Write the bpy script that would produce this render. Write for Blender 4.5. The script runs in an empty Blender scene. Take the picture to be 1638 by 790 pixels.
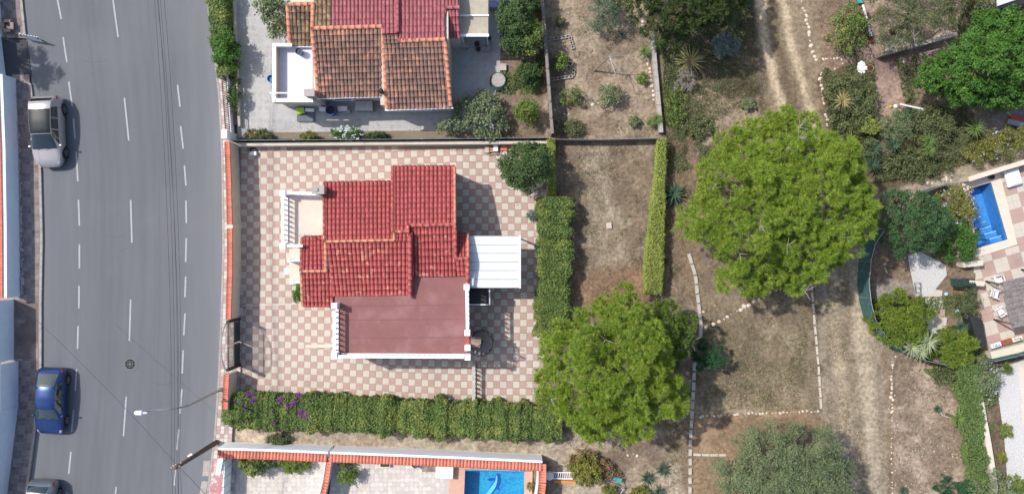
import bpy, bmesh, math, random
import numpy as np
from mathutils import Vector, Matrix
C = bpy.context.scene.collection
R = math.radians
random.seed(7)
rs = np.random.RandomState(11)
# ------------------------------------------------------------------ camera, light, exposure
CAM_H = 52.0; K = 26.0; CX = 819.0; CY = 395.0
cd = bpy.data.cameras.new('camera'); cam = bpy.data.objects.new('camera', cd); C.objects.link(cam)
cam.location = (0, 0, CAM_H); cam.rotation_euler = (0, 0, 0)
cd.sensor_width = 36; cd.lens = 36*CAM_H*K/1638.0; cd.clip_end = 2000
bpy.context.scene.camera = cam
SUNV = Vector((-0.66, 0.30, 1.0)).normalized()      # towards the sun
sd = bpy.data.lights.new('sun', 'SUN'); sd.energy = 3.3; sd.angle = R(0.9); sd.color = (1.0, 0.955, 0.9)
sun = bpy.data.objects.new('sun', sd); C.objects.link(sun)
sun.rotation_euler = SUNV.to_track_quat('Z', 'Y').to_euler(); sun.location = (-30, 15, 45)
w = bpy.data.worlds.new('World'); bpy.context.scene.world = w; w.use_nodes = True
nt = w.node_tree; bg = nt.nodes['Background']; bg.inputs[1].default_value = 0.15
sky = nt.nodes.new('ShaderNodeTexSky'); sky.sky_type = 'NISHITA'; sky.sun_disc = False
sky.sun_elevation = math.asin(SUNV.z); sky.sun_rotation = math.atan2(SUNV.x, SUNV.y)
sky.air_density = 1.0; sky.dust_density = 2.2; sky.ozone_density = 1.0
nt.links.new(sky.outputs[0], bg.inputs[0])
vs = bpy.context.scene.view_settings
vs.view_transform = 'Standard'; vs.look = 'None'; vs.gamma = 1.0; vs.exposure = 0.36; vs.use_curve_mapping = False

# ------------------------------------------------------------------ helpers
def P(px, py, h=0.0):
    "photo pixel seen at height h metres -> the world point"
    s = (1 - h/CAM_H)/K
    return Vector(((px-CX)*s, (CY-py)*s, h))
ORG = {}
def tag(o, label=None, cat=None, group=None, kind=None):
    if label: o['label'] = label
    if cat: o['category'] = cat
    if group: o['group'] = group
    if kind: o['kind'] = kind
    return o
def empty(name, loc, label=None, cat=None, group=None, kind=None):
    o = bpy.data.objects.new(name, None); C.objects.link(o)
    o.empty_display_size = 0.3; o.location = loc; ORG[o] = Vector(loc)
    return tag(o, label, cat, group, kind)
class MB:
    def __init__(s): s.v = []; s.f = []; s.m = []; s.mi = 0
    def quadpts(s, pts):
        n = len(s.v); s.v += [tuple(p) for p in pts]; s.f.append(tuple(range(n, n+len(pts)))); s.m.append(s.mi); return s
    def prism(s, poly, z0, z1, top=True, bottom=True):
        "poly: ccw or cw xy list"
        a = sum(poly[i][0]*poly[(i+1) % len(poly)][1]-poly[(i+1) % len(poly)][0]*poly[i][1] for i in range(len(poly)))
        if a < 0: poly = list(reversed(poly))
        n = len(s.v); k = len(poly)
        za = z0 if hasattr(z0, '__len__') else [z0]*k; zb = z1 if hasattr(z1, '__len__') else [z1]*k
        if a < 0: za = list(reversed(za)); zb = list(reversed(zb))
        s.v += [(p[0], p[1], z) for p, z in zip(poly, za)] + [(p[0], p[1], z) for p, z in zip(poly, zb)]
        for i in range(k):
            j = (i+1) % k; s.f.append((n+i, n+j, n+k+j, n+k+i)); s.m.append(s.mi)
        if top: s.f.append(tuple(range(n+k, n+2*k))); s.m.append(s.mi)
        if bottom: s.f.append(tuple(reversed(range(n, n+k)))); s.m.append(s.mi)
        return s
    def box(s, c, d, rz=0.0, rx=0.0, ry=0.0):
        "c centre, d full size"
        M = Matrix.Rotation(rz, 3, 'Z') @ Matrix.Rotation(rx, 3, 'X') @ Matrix.Rotation(ry, 3, 'Y')
        n = len(s.v)
        for z in (-.5, .5):
            for x, y in ((-.5, -.5), (.5, -.5), (.5, .5), (-.5, .5)):
                p = M @ Vector((x*d[0], y*d[1], z*d[2])); s.v.append((c[0]+p.x, c[1]+p.y, c[2]+p.z))
        for f in ((3, 2, 1, 0), (4, 5, 6, 7), (0, 1, 5, 4), (1, 2, 6, 5), (2, 3, 7, 6), (3, 0, 4, 7)):
            s.f.append(tuple(n+i for i in f)); s.m.append(s.mi)
        return s
    def bar(s, a, b, wd, ht):
        "box from a to b (centres), width across, height"
        a = Vector(a); b = Vector(b); d = b-a; L = d.length
        if L < 1e-6: return s
        rz = math.atan2(d.y, d.x); ry = -math.asin(max(-1, min(1, d.z/L)))
        return s.box((a+b)/2, (L, wd, ht), rz, 0, ry)
    def tube(s, pts, rad, n=8, cap=True):
        pts = [Vector(p) for p in pts]; m = len(pts)
        if not hasattr(rad, '__len__'): rad = [rad]*m
        base = len(s.v); up = Vector((0, 0, 1))
        for i, p in enumerate(pts):
            d = (pts[min(i+1, m-1)]-pts[max(i-1, 0)])
            d = d.normalized() if d.length > 1e-9 else Vector((0, 0, 1))
            a = d.cross(Vector((1, 0, 0)) if abs(d.x) < .8 else Vector((0, 1, 0))).normalized(); b = d.cross(a)
            for k in range(n):
                t = 2*math.pi*k/n; q = p+(a*math.cos(t)+b*math.sin(t))*rad[i]; s.v.append(tuple(q))
        for i in range(m-1):
            for k in range(n):
                k2 = (k+1) % n
                s.f.append((base+i*n+k, base+i*n+k2, base+(i+1)*n+k2, base+(i+1)*n+k)); s.m.append(s.mi)
        if cap:
            s.f.append(tuple(reversed(range(base, base+n)))); s.m.append(s.mi)
            s.f.append(tuple(range(base+(m-1)*n, base+m*n))); s.m.append(s.mi)
        return s
    def lathe(s, c, prof, n=12):
        "prof: list of (r,z)"
        return s.tube([(c[0], c[1], c[2]+z) for r, z in prof], [max(r, 1e-4) for r, z in prof], n) if False else s._lathe(c, prof, n)
    def _lathe(s, c, prof, n):
        base = len(s.v)
        for r, z in prof:
            for k in range(n):
                t = 2*math.pi*k/n; s.v.append((c[0]+r*math.cos(t), c[1]+r*math.sin(t), c[2]+z))
        for i in range(len(prof)-1):
            for k in range(n):
                k2 = (k+1) % n; s.f.append((base+i*n+k, base+i*n+k2, base+(i+1)*n+k2, base+(i+1)*n+k)); s.m.append(s.mi)
        s.f.append(tuple(reversed(range(base, base+n)))); s.m.append(s.mi)
        s.f.append(tuple(range(base+(len(prof)-1)*n, base+len(prof)*n))); s.m.append(s.mi)
        return s
    def barrel(s, a, b, wdt, ht, up=Vector((0, 0, 1)), n=5, taper=0.9):
        "half-round tile from a (high end) to b (low end)"
        a = Vector(a); b = Vector(b); d = (b-a).normalized(); side = d.cross(up).normalized(); nn = side.cross(d).normalized()
        base = len(s.v)
        for e, (p, sc) in enumerate(((a, taper), (b, 1.0))):
            for k in range(n+1):
                t = math.pi*k/n
                q = p - side*math.cos(t)*wdt/2*sc + nn*math.sin(t)*ht*sc
                s.v.append(tuple(q))
        for k in range(n):
            s.f.append((base+k, base+n+1+k, base+n+2+k, base+k+1)); s.m.append(s.mi)
        s.f.append(tuple(range(base+n+1, base+2*n+2))); s.m.append(s.mi)
        s.f.append(tuple(reversed(range(base, base+n+1)))); s.m.append(s.mi)
        return s
    def build(s, name, mats, parent=None, smooth=False, bevel=0, **kw):
        mats = mats if isinstance(mats, (list, tuple)) else [mats]
        v = np.array(s.v, dtype=float)
        if parent is not None: o0 = ORG[parent]
        else:
            o0 = Vector(((v[:, 0].min()+v[:, 0].max())/2, (v[:, 1].min()+v[:, 1].max())/2, v[:, 2].min()))
        me = bpy.data.meshes.new(name)
        me.from_pydata([(x-o0.x, y-o0.y, z-o0.z) for x, y, z in s.v], [], s.f)
        for m in mats: me.materials.append(m)
        if len(mats) > 1: me.polygons.foreach_set('material_index', s.m)
        if smooth: me.polygons.foreach_set('use_smooth', [True]*len(me.polygons))
        me.update()
        o = bpy.data.objects.new(name, me); C.objects.link(o)
        if smooth == 'auto':
            pass
        if bevel:
            b = o.modifiers.new('bevel', 'BEVEL'); b.width = bevel; b.segments = 2; b.limit_method = 'ANGLE'
        if parent is not None: o.parent = parent
        else: o.location = o0
        ORG[o] = o0
        tag(o, kw.get('label'), kw.get('cat'), kw.get('group'), kw.get('kind'))
        return o
def kids(o): return list(o.children)
def copy_tree(o, parent=None):
    c = o.copy(); C.objects.link(c)
    if parent is not None: c.parent = parent
    for ch in o.children: copy_tree(ch, c)
    return c
def inst(name, me, parent, loc, rz=0, sc=(1, 1, 1), **kw):
    "child (or top-level) object sharing a mesh, world location"
    o = bpy.data.objects.new(name, me); C.objects.link(o)
    o.rotation_euler = (kw.get('rx', 0), kw.get('ry', 0), rz); o.scale = sc
    if parent is not None: o.parent = parent; o.location = Vector(loc)-ORG[parent]
    else: o.location = loc
    ORG[o] = Vector(loc)
    tag(o, kw.get('label'), kw.get('cat'), kw.get('group'), kw.get('kind'))
    return o

# ------------------------------------------------------------------ materials
def mat(name, c1, c2=None, scale=8.0, rough=0.8, bump=0.0, bscale=60.0, spec=0.3, metal=0.0, isl=0.0, c3=None, s3=1.0, t3=(0.5, 0.6),
        transl=0.0, coat=0.0, detail=6.0, islhue=0.0, attr=None, ct=(0.3, 0.7), stretch=None):
    m = bpy.data.materials.new(name); m.use_nodes = True
    N = m.node_tree.nodes; L = m.node_tree.links; b = N['Principled BSDF']
    tc = N.new('ShaderNodeTexCoord'); geo = N.new('ShaderNodeNewGeometry')
    pos = geo.outputs['Position']
    c2 = c2 or tuple(x*0.8 for x in c1)
    n1 = N.new('ShaderNodeTexNoise'); n1.inputs['Scale'].default_value = scale; n1.inputs['Detail'].default_value = detail
    n1.inputs['Roughness'].default_value = 0.65
    if stretch:
        mp = N.new('ShaderNodeMapping'); mp.inputs['Scale'].default_value = stretch; L.new(pos, mp.inputs['Vector']); L.new(mp.outputs[0], n1.inputs['Vector'])
    else: L.new(pos, n1.inputs['Vector'])
    r1 = N.new('ShaderNodeMapRange'); r1.inputs[1].default_value = ct[0]; r1.inputs[2].default_value = ct[1]; L.new(n1.outputs[0], r1.inputs[0])
    mx = N.new('ShaderNodeMix'); mx.data_type = 'RGBA'; L.new(r1.outputs[0], mx.inputs[0])
    if attr:
        at = N.new('ShaderNodeAttribute'); at.attribute_name = attr
        g1 = N.new('ShaderNodeMix'); g1.data_type = 'RGBA'; g1.blend_type = 'MULTIPLY'; g1.inputs[0].default_value = 1
        L.new(at.outputs['Color'], g1.inputs[6]); g1.inputs[7].default_value = (*c1, 1)
        g2 = N.new('ShaderNodeMix'); g2.data_type = 'RGBA'; g2.blend_type = 'MULTIPLY'; g2.inputs[0].default_value = 1
        L.new(at.outputs['Color'], g2.inputs[6]); g2.inputs[7].default_value = (*c2, 1)
        L.new(g1.outputs[2], mx.inputs[6]); L.new(g2.outputs[2], mx.inputs[7])
    else:
        mx.inputs[6].default_value = (*c1, 1); mx.inputs[7].default_value = (*c2, 1)
    out = mx.outputs[2]
    if c3:
        n3 = N.new('ShaderNodeTexNoise'); n3.inputs['Scale'].default_value = s3; n3.inputs['Detail'].default_value = 8; n3.inputs['Roughness'].default_value = 0.6
        L.new(pos, n3.inputs['Vector'])
        r3 = N.new('ShaderNodeMapRange'); r3.inputs[1].default_value = t3[0]; r3.inputs[2].default_value = t3[1]; L.new(n3.outputs[0], r3.inputs[0])
        m3 = N.new('ShaderNodeMix'); m3.data_type = 'RGBA'; L.new(r3.outputs[0], m3.inputs[0]); L.new(out, m3.inputs[6]); m3.inputs[7].default_value = (*c3, 1)
        out = m3.outputs[2]
    if isl or islhue:
        hs = N.new('ShaderNodeHueSaturation')
        ma = N.new('ShaderNodeMapRange'); L.new(geo.outputs['Random Per Island'], ma.inputs[0])
        ma.inputs[3].default_value = 1-isl; ma.inputs[4].default_value = 1+isl; L.new(ma.outputs[0], hs.inputs['Value'])
        mh = N.new('ShaderNodeMath'); mh.operation = 'MULTIPLY'; mh.inputs[1].default_value = 7.31
        fr = N.new('ShaderNodeMath'); fr.operation = 'FRACT'; L.new(geo.outputs['Random Per Island'], mh.inputs[0]); L.new(mh.outputs[0], fr.inputs[0])
        mb = N.new('ShaderNodeMapRange'); L.new(fr.outputs[0], mb.inputs[0]); mb.inputs[3].default_value = 0.5-islhue; mb.inputs[4].default_value = 0.5+islhue
        L.new(mb.outputs[0], hs.inputs['Hue']); L.new(out, hs.inputs['Color']); out = hs.outputs[0]
    L.new(out, b.inputs['Base Color'])
    b.inputs['Roughness'].default_value = rough; b.inputs['Metallic'].default_value = metal
    b.inputs['Specular IOR Level'].default_value = spec
    if coat: b.inputs['Coat Weight'].default_value = coat; b.inputs['Coat Roughness'].default_value = 0.05
    if bump:
        nb = N.new('ShaderNodeTexNoise'); nb.inputs['Scale'].default_value = bscale; nb.inputs['Detail'].default_value = 4; L.new(pos, nb.inputs['Vector'])
        bp = N.new('ShaderNodeBump'); bp.inputs['Strength'].default_value = bump; bp.inputs['Distance'].default_value = 0.02
        L.new(nb.outputs[0], bp.inputs['Height']); L.new(bp.outputs[0], b.inputs['Normal'])
    if transl:
        tr = N.new('ShaderNodeBsdfTranslucent'); L.new(out, tr.inputs[0]); ms = N.new('ShaderNodeMixShader'); ms.inputs[0].default_value = transl
        L.new(b.outputs[0], ms.inputs[1]); L.new(tr.outputs[0], ms.inputs[2]); L.new(ms.outputs[0], N['Material Output'].inputs[0])
    return m
def water_mat(name, tint):
    m = bpy.data.materials.new(name); m.use_nodes = True; N = m.node_tree.nodes; L = m.node_tree.links
    N.remove(N['Principled BSDF']); t = N.new('ShaderNodeBsdfTransparent'); t.inputs[0].default_value = (*tint, 1)
    g = N.new('ShaderNodeBsdfGlossy'); g.inputs['Roughness'].default_value = 0.03
    f = N.new('ShaderNodeFresnel'); f.inputs[0].default_value = 1.33
    nz = N.new('ShaderNodeTexNoise'); nz.inputs['Scale'].default_value = 5; nz.inputs['Detail'].default_value = 3
    ge = N.new('ShaderNodeNewGeometry'); L.new(ge.outputs['Position'], nz.inputs['Vector'])
    bp = N.new('ShaderNodeBump'); bp.inputs['Strength'].default_value = .5; bp.inputs['Distance'].default_value = .05
    L.new(nz.outputs[0], bp.inputs['Height']); L.new(bp.outputs[0], g.inputs['Normal']); L.new(bp.outputs[0], f.inputs['Normal'])
    x = N.new('ShaderNodeMixShader'); L.new(f.outputs[0], x.inputs[0]); L.new(t.outputs[0], x.inputs[1]); L.new(g.outputs[0], x.inputs[2])
    L.new(x.outputs[0], N['Material Output'].inputs[0]); return m
def mosaic(name, c1, c2, c3):
    m = mat(name, c1, c2, scale=0.8, rough=.35, spec=.4); N = m.node_tree.nodes; L = m.node_tree.links; b = N['Principled BSDF']
    src = b.inputs['Base Color'].links[0].from_socket
    v = N.new('ShaderNodeTexVoronoi'); v.inputs['Scale'].default_value = 7.5; ge = N.new('ShaderNodeNewGeometry'); L.new(ge.outputs['Position'], v.inputs['Vector'])
    r = N.new('ShaderNodeSeparateColor'); L.new(v.outputs['Color'], r.inputs[0])
    x = N.new('ShaderNodeMix'); x.data_type = 'RGBA'; mr = N.new('ShaderNodeMapRange'); mr.inputs[1].default_value = .35; mr.inputs[2].default_value = 1.0; mr.inputs[4].default_value = .75
    L.new(r.outputs[0], mr.inputs[0]); L.new(mr.outputs[0], x.inputs[0]); L.new(src, x.inputs[6]); x.inputs[7].default_value = (*c3, 1)
    L.new(x.outputs[2], b.inputs['Base Color']); return m
M = {}
M['ground'] = mat('soil', (1.02, .955, .86), (.52, .475, .415), scale=4.5, rough=.95, bump=1.0, bscale=22, spec=.1, attr='tint', detail=14, ct=(.36, .64))
M['terrain'] = mat('terrain', (.24, .19, .145), (.17, .14, .10), scale=.6, rough=.95, bump=.5, bscale=8)
M['asphalt'] = mat('asphalt', (.142, .150, .161), (.120, .127, .137), stretch=(1, .07, 1), attr='tint', scale=1.6, rough=.88, bump=.35, bscale=160, spec=.25, detail=14, c3=(.160, .164, .168), s3=.12, t3=(.5, .85))
M['ramp'] = mat('dark_asphalt', (.075, .076, .085), (.055, .056, .062), scale=6, rough=.9, bump=.4, bscale=120)
M['paint'] = mat('road_paint', (.40, .405, .41), (.30, .30, .31), scale=9, rough=.7, c3=(.22, .22, .23), s3=5, t3=(.58, .72))
M['kerb'] = mat('kerb_concrete', (.42, .38, .34), (.26, .23, .21), scale=4, rough=.9, bump=.3)
M['cream'] = mat('cream_terrazzo', (.565, .505, .43), (.47, .42, .355), scale=38, rough=.75, bump=.15, bscale=90, c3=(.42, .36, .30), s3=.7, t3=(.52, .82))
M['pink'] = mat('pink_terrazzo', (.44, .305, .255), (.365, .255, .215), scale=30, rough=.75, bump=.15, bscale=90, c3=(.29, .215, .195), s3=.7, t3=(.52, .82))
M['joint'] = mat('tile_joint', (.33, .28, .24), (.22, .19, .16), scale=5, rough=.95)
M['walkpink'] = mat('walk_pink', (.44, .32, .30), (.36, .26, .25), scale=6, rough=.9, isl=.12)
M['walkcream'] = mat('walk_cream', (.56, .50, .45), (.46, .41, .37), scale=6, rough=.9, isl=.1)
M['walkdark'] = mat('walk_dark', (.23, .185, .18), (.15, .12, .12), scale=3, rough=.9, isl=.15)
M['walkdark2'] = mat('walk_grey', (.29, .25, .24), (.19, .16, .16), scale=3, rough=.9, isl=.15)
M['white'] = mat('white_paint', (.84, .86, .89), (.76, .78, .81), scale=2.5, rough=.7, bump=.08, c3=(.60, .57, .52), s3=1.3, t3=(.62, .8))
M['whitewall'] = mat('white_render', (.70, .77, .86), (.62, .69, .78), scale=2, rough=.85, bump=.15)
M['beigewall'] = mat('beige_render', (.60, .545, .46), (.50, .45, .38), scale=2.5, rough=.9, bump=.2, c3=(.42, .37, .31), s3=1.5, t3=(.58, .8))
M['creamwall'] = mat('cream_render', (.62, .57, .46), (.54, .49, .40), scale=2.5, rough=.9, bump=.2)
M['yellow'] = mat('ochre_render', (.58, .48, .27), (.50, .42, .24), scale=2.5, rough=.9)
M['red'] = mat('red_roof_tile', (.38, .078, .072), (.315, .064, .06), scale=7, rough=.55, bump=.15, isl=.14, spec=.35)
M['redworn'] = mat('red_worn_tile', (.375, .077, .070), (.31, .063, .058), scale=7, rough=.6, bump=.15, isl=.14, c3=(.56, .28, .19), s3=3.0, t3=(.575, .67))
M['redbase'] = mat('roof_channel', (.30, .065, .06), (.23, .05, .047), scale=6, rough=.8)
M['redcap'] = mat('red_cap', (.37, .09, .08), (.34, .085, .075), scale=5, rough=.6, isl=.1, c3=(.64, .33, .20), s3=4.5, t3=(.58, .64))
M['orange'] = mat('terracotta_cap', (.56, .25, .155), (.47, .19, .12), scale=6, rough=.75, isl=.12)
M['coping'] = mat('coping_tile', (.60, .21, .14), (.50, .165, .11), scale=6, rough=.75, isl=.13)
M['brown'] = mat('old_roof_tile', (.26, .145, .11), (.13, .09, .075), scale=4.5, rough=.9, bump=.3, isl=.18, c3=(.40, .20, .14), s3=1.6, t3=(.51, .66), islhue=.008)
M['ochre'] = mat('lichen_roof_tile', (.20, .135, .085), (.115, .085, .062), scale=4.5, rough=.9, bump=.3, isl=.18, c3=(.30, .20, .11), s3=2.4, t3=(.45, .6), islhue=.008)
M['brownbase'] = mat('old_channel', (.09, .065, .055), (.05, .04, .035), scale=5, rough=.9)
M['wine'] = mat('wine_roof_tile', (.36, .115, .125), (.29, .095, .105), scale=3, rough=.85, bump=.2, isl=.12, c3=(.42, .19, .16), s3=2.5, t3=(.58, .72))
M['winebase'] = mat('wine_channel', (.17, .055, .06), (.12, .04, .045), scale=5, rough=.9)
M['membrane'] = mat('roof_membrane', (.25, .112, .105), (.205, .093, .088), scale=1.2, rough=.9, bump=.2, bscale=70, detail=14, c3=(.30, .165, .165), s3=.7, t3=(.5, .75))
M['terrfloor'] = mat('terrace_floor', (.66, .56, .47), (.57, .48, .40), scale=2.5, rough=.85)
M['palefloor'] = mat('pale_floor', (.70, .68, .76), (.62, .60, .68), scale=2, rough=.7)
M['greyfloor'] = mat('grey_octagon_floor', (.46, .455, .44), (.36, .355, .345), scale=3.5, rough=.85, bump=.2, bscale=40, c3=(.31, .305, .30), s3=.6, t3=(.5, .8), detail=10)
M['crazy'] = mat('crazy_paving', (.60, .55, .49), (.50, .45, .40), scale=5, rough=.9, isl=.12)
M['deck'] = mat('terracotta_deck', (.60, .36, .27), (.52, .30, .23), scale=4, rough=.8)
M['pooldeck'] = mat('pool_coping', (.70, .58, .47), (.62, .50, .41), scale=4, rough=.8)
M['metalwhite'] = mat('white_sheet_metal', (.66, .69, .71), (.58, .61, .63), scale=2, rough=.4, spec=.4, c3=(.30, .30, .30), s3=9, t3=(.745, .79))
M['steel'] = mat('galvanised', (.42, .43, .44), (.32, .33, .34), scale=6, rough=.45, metal=.6)
M['black'] = mat('black_iron', (.03, .03, .032), (.02, .02, .022), scale=8, rough=.5)
M['wire'] = mat('cable', (.055, .055, .06), (.02, .02, .02), rough=.6)
M['polewood'] = mat('pole_wood', (.17, .12, .095), (.10, .075, .06), scale=9, rough=.9)
M['greengate'] = mat('dark_green_iron', (.035, .065, .055), (.025, .045, .04), rough=.5)
M['net'] = mat('green_net', (.065, .145, .15), (.04, .10, .10), scale=12, rough=.9, c3=(.15, .22, .20), s3=3, t3=(.55, .7))
M['netdark'] = mat('dark_net', (.035, .05, .045), (.02, .03, .028), scale=12, rough=.9)
M['netgrey'] = mat('grey_mesh', (.26, .26, .24), (.16, .16, .15), scale=14, rough=.9)
M['wood'] = mat('weathered_wood', (.30, .25, .21), (.17, .14, .12), scale=14, rough=.9, bump=.3)
M['stone'] = mat('pale_stone', (.62, .55, .46), (.44, .38, .31), scale=8, rough=.9, bump=.5, bscale=25, isl=.15)
M['stonegrey'] = mat('grey_stone', (.44, .40, .36), (.30, .27, .24), scale=8, rough=.9, bump=.5, bscale=25)
M['concrete'] = mat('concrete', (.50, .46, .41), (.36, .33, .29), scale=5, rough=.9, bump=.3)
M['trunk'] = mat('bark', (.17, .135, .11), (.09, .07, .055), scale=12, rough=.95, bump=.6, bscale=30)
M['palebranch'] = mat('pale_branch', (.42, .38, .33), (.28, .25, .22), scale=12, rough=.9)
M['tyre'] = mat('tyre', (.02, .02, .02), (.014, .014, .014), rough=.85)
M['rim'] = mat('alloy', (.50, .50, .52), (.38, .38, .40), rough=.3, metal=.9)
M['glass'] = mat('car_glass', (.012, .022, .024), (.01, .016, .018), rough=.04, spec=.9, coat=.6)
M['glassgreen'] = mat('car_glass_green', (.035, .055, .05), (.02, .035, .032), scale=3, rough=.04, spec=.9, coat=.6)
M['carsilver'] = mat('champagne_paint', (.43, .40, .395), (.40, .37, .365), scale=2, rough=.28, metal=.35, coat=.6)
M['carblue'] = mat('blue_paint', (.020, .052, .175), (.018, .045, .15), scale=2, rough=.3, metal=.5, coat=.7)
M['cargrey'] = mat('slate_paint', (.20, .23, .26), (.18, .21, .24), scale=2, rough=.3, metal=.5, coat=.7)
M['redlamp'] = mat('tail_lamp', (.45, .02, .025), (.35, .015, .02), rough=.2, spec=.6, coat=.5)
M['headlamp'] = mat('head_lamp', (.55, .57, .60), (.45, .47, .5), rough=.15, spec=.7, coat=.5)
M['trim'] = mat('dark_trim', (.03, .03, .032), rough=.6)
M['card'] = mat('cardboard', (.40, .29, .22), (.33, .24, .18), rough=.9)
M['redcloth'] = mat('red_cloth', (.40, .06, .07), rough=.9)
M['canvas'] = mat('beige_canvas', (.45, .40, .31), (.36, .32, .25), scale=3, rough=.9, bump=.3)
M['bluecloth'] = mat('blue_cloth', (.16, .20, .38), (.42, .45, .60), scale=9, rough=.9, detail=1)
M['blue'] = mat('blue_plastic', (.05, .13, .36), (.04, .10, .28), rough=.45)
M['bluecover'] = mat('blue_cover', (.07, .26, .66), (.06, .20, .56), scale=5, rough=.6)
M['lime'] = mat('lime_plastic', (.42, .60, .06), (.36, .52, .05), rough=.6)
M['terracotta'] = mat('terracotta_pot', (.48, .21, .13), (.38, .16, .10), scale=8, rough=.85)
M['reddish'] = mat('red_pot', (.42, .08, .055), (.32, .06, .04), scale=8, rough=.8)
M['potsoil'] = mat('pot_soil', (.06, .045, .035), (.04, .03, .025), rough=.95)
M['thatch'] = mat('thatch', (.27, .24, .23), (.14, .125, .12), scale=10, rough=.95, isl=.3)
M['plastic'] = mat('white_plastic', (.80, .80, .82), (.74, .74, .76), rough=.45)
M['creamplastic'] = mat('cream_plastic', (.72, .70, .62), (.66, .64, .56), rough=.5)
M['turq'] = mat('turquoise_tarp', (.05, .36, .34), (.04, .28, .28), scale=4, rough=.6)
M['orangep'] = mat('orange_plastic', (.70, .28, .04), rough=.5)
M['gravel'] = mat('white_gravel', (.66, .65, .63), (.36, .35, .33), scale=16, rough=.95, bump=.9, bscale=30, detail=10)
M['greygravel'] = mat('grey_gravel', (.36, .33, .31), (.22, .20, .19), scale=16, rough=.95, bump=.9, bscale=30)
M['dolphinblue'] = mat('dolphin_blue', (.02, .09, .52), (.02, .08, .44), rough=.4)
M['dolphinpale'] = mat('dolphin_pale', (.22, .72, .80), (.18, .62, .72), rough=.4)
M['poolmosaic'] = mosaic('pool_mosaic', (.05, .40, .62), (.04, .33, .56), (.02, .20, .46))
M['poolblue'] = mosaic('pool_mosaic_deep', (.07, .27, .62), (.06, .23, .55), (.10, .32, .68))
M['water'] = water_mat('pool_water', (.82, .95, .97))
M['slate'] = mat('slate_sheet', (.13, .145, .17), (.09, .10, .12), scale=5, rough=.6)
M['blacknet'] = mat('black_shade_net', (.016, .017, .018), (.04, .04, .04), scale=9, rough=.9)
M['purple'] = mat('bougainvillea_bract', (.26, .045, .30), (.16, .04, .18), rough=.7, transl=.2, isl=.2)
M['bluef'] = mat('pale_blue_flower', (.55, .58, .80), (.45, .48, .75), rough=.7, isl=.1)
M['pinkf'] = mat('pink_flower', (.75, .28, .35), (.65, .2, .3), rough=.7)
M['orangef'] = mat('orange_flower', (.75, .32, .05), (.65, .25, .04), rough=.7)
M['whitef'] = mat('white_flower', (.72, .76, .78), (.6, .66, .7), rough=.7)
M['yellowf'] = mat('yellow_flower', (.65, .5, .05), rough=.7)
M['roofglass'] = mat('roof_glass', (.014, .022, .024), (.012, .017, .019), rough=.42, spec=.2)
def leafm(k, a, b, tr=.2, isl=.28, hue=.02, scale=1.1, **kw):
    M[k] = mat(k, a, b, scale=scale, rough=.6, spec=.25, transl=tr, isl=isl, islhue=hue, **kw)
leafm('pine_leaf', (.31, .42, .055), (.17, .285, .038), tr=.3, scale=1.6, c3=(.45, .53, .09), s3=3.4, t3=(.52, .66))
leafm('pine_leaf_dark', (.15, .235, .04), (.095, .165, .032))
leafm('pine_leaf_shade', (.085, .125, .035), (.055, .085, .025))  # shade over the top pine, put into its needle colour
leafm('pale_yucca', (.36, .41, .24), (.22, .28, .14), tr=.15, isl=.25)
leafm('strip_leaf', (.15, .22, .065), (.085, .14, .04), isl=.4, scale=2.2)
leafm('grove_leaf', (.15, .20, .13), (.085, .13, .075), isl=.35)
leafm('hedge_leaf', (.16, .22, .055), (.07, .125, .032), isl=.5, scale=2.6, c3=(.25, .285, .07), s3=1.1, t3=(.5, .68))
leafm('ivy_leaf', (.31, .35, .08), (.17, .22, .045), isl=.4, scale=1.6)
leafm('citrus_leaf', (.09, .145, .045), (.05, .095, .03), isl=.4)
leafm('lime_leaf', (.17, .24, .04), (.11, .17, .03))
leafm('olive_leaf', (.215, .26, .13), (.125, .165, .08), isl=.3)
leafm('silver_leaf', (.20, .25, .22), (.14, .19, .17))
leafm('bright_leaf', (.09, .20, .03), (.045, .12, .02), isl=.35)
leafm('dark_leaf', (.07, .145, .05), (.045, .095, .035), isl=.35)
leafm('cypress_leaf', (.23, .31, .05), (.13, .20, .03))
leafm('fluffy_leaf', (.055, .15, .065), (.035, .10, .045))
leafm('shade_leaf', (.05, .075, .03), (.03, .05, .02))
leafm('golden_leaf', (.24, .23, .05), (.14, .16, .035), isl=.35)
leafm('dull_leaf', (.155, .18, .075), (.09, .11, .048), isl=.4)
leafm('dry_leaf', (.28, .19, .10), (.20, .13, .07), isl=.4)
leafm('agave_leaf', (.07, .12, .07), (.045, .085, .05), tr=.1, isl=.15)
leafm('yucca_leaf', (.15, .23, .06), (.10, .17, .04), tr=.15, isl=.25)
leafm('straw_leaf', (.42, .38, .16), (.30, .27, .11), tr=.15, isl=.25)
leafm('dry_grass', (.40, .335, .245), (.27, .215, .15), tr=.2, isl=.4)
leafm('green_grass', (.14, .165, .06), (.09, .11, .04), tr=.2, isl=.4)
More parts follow.
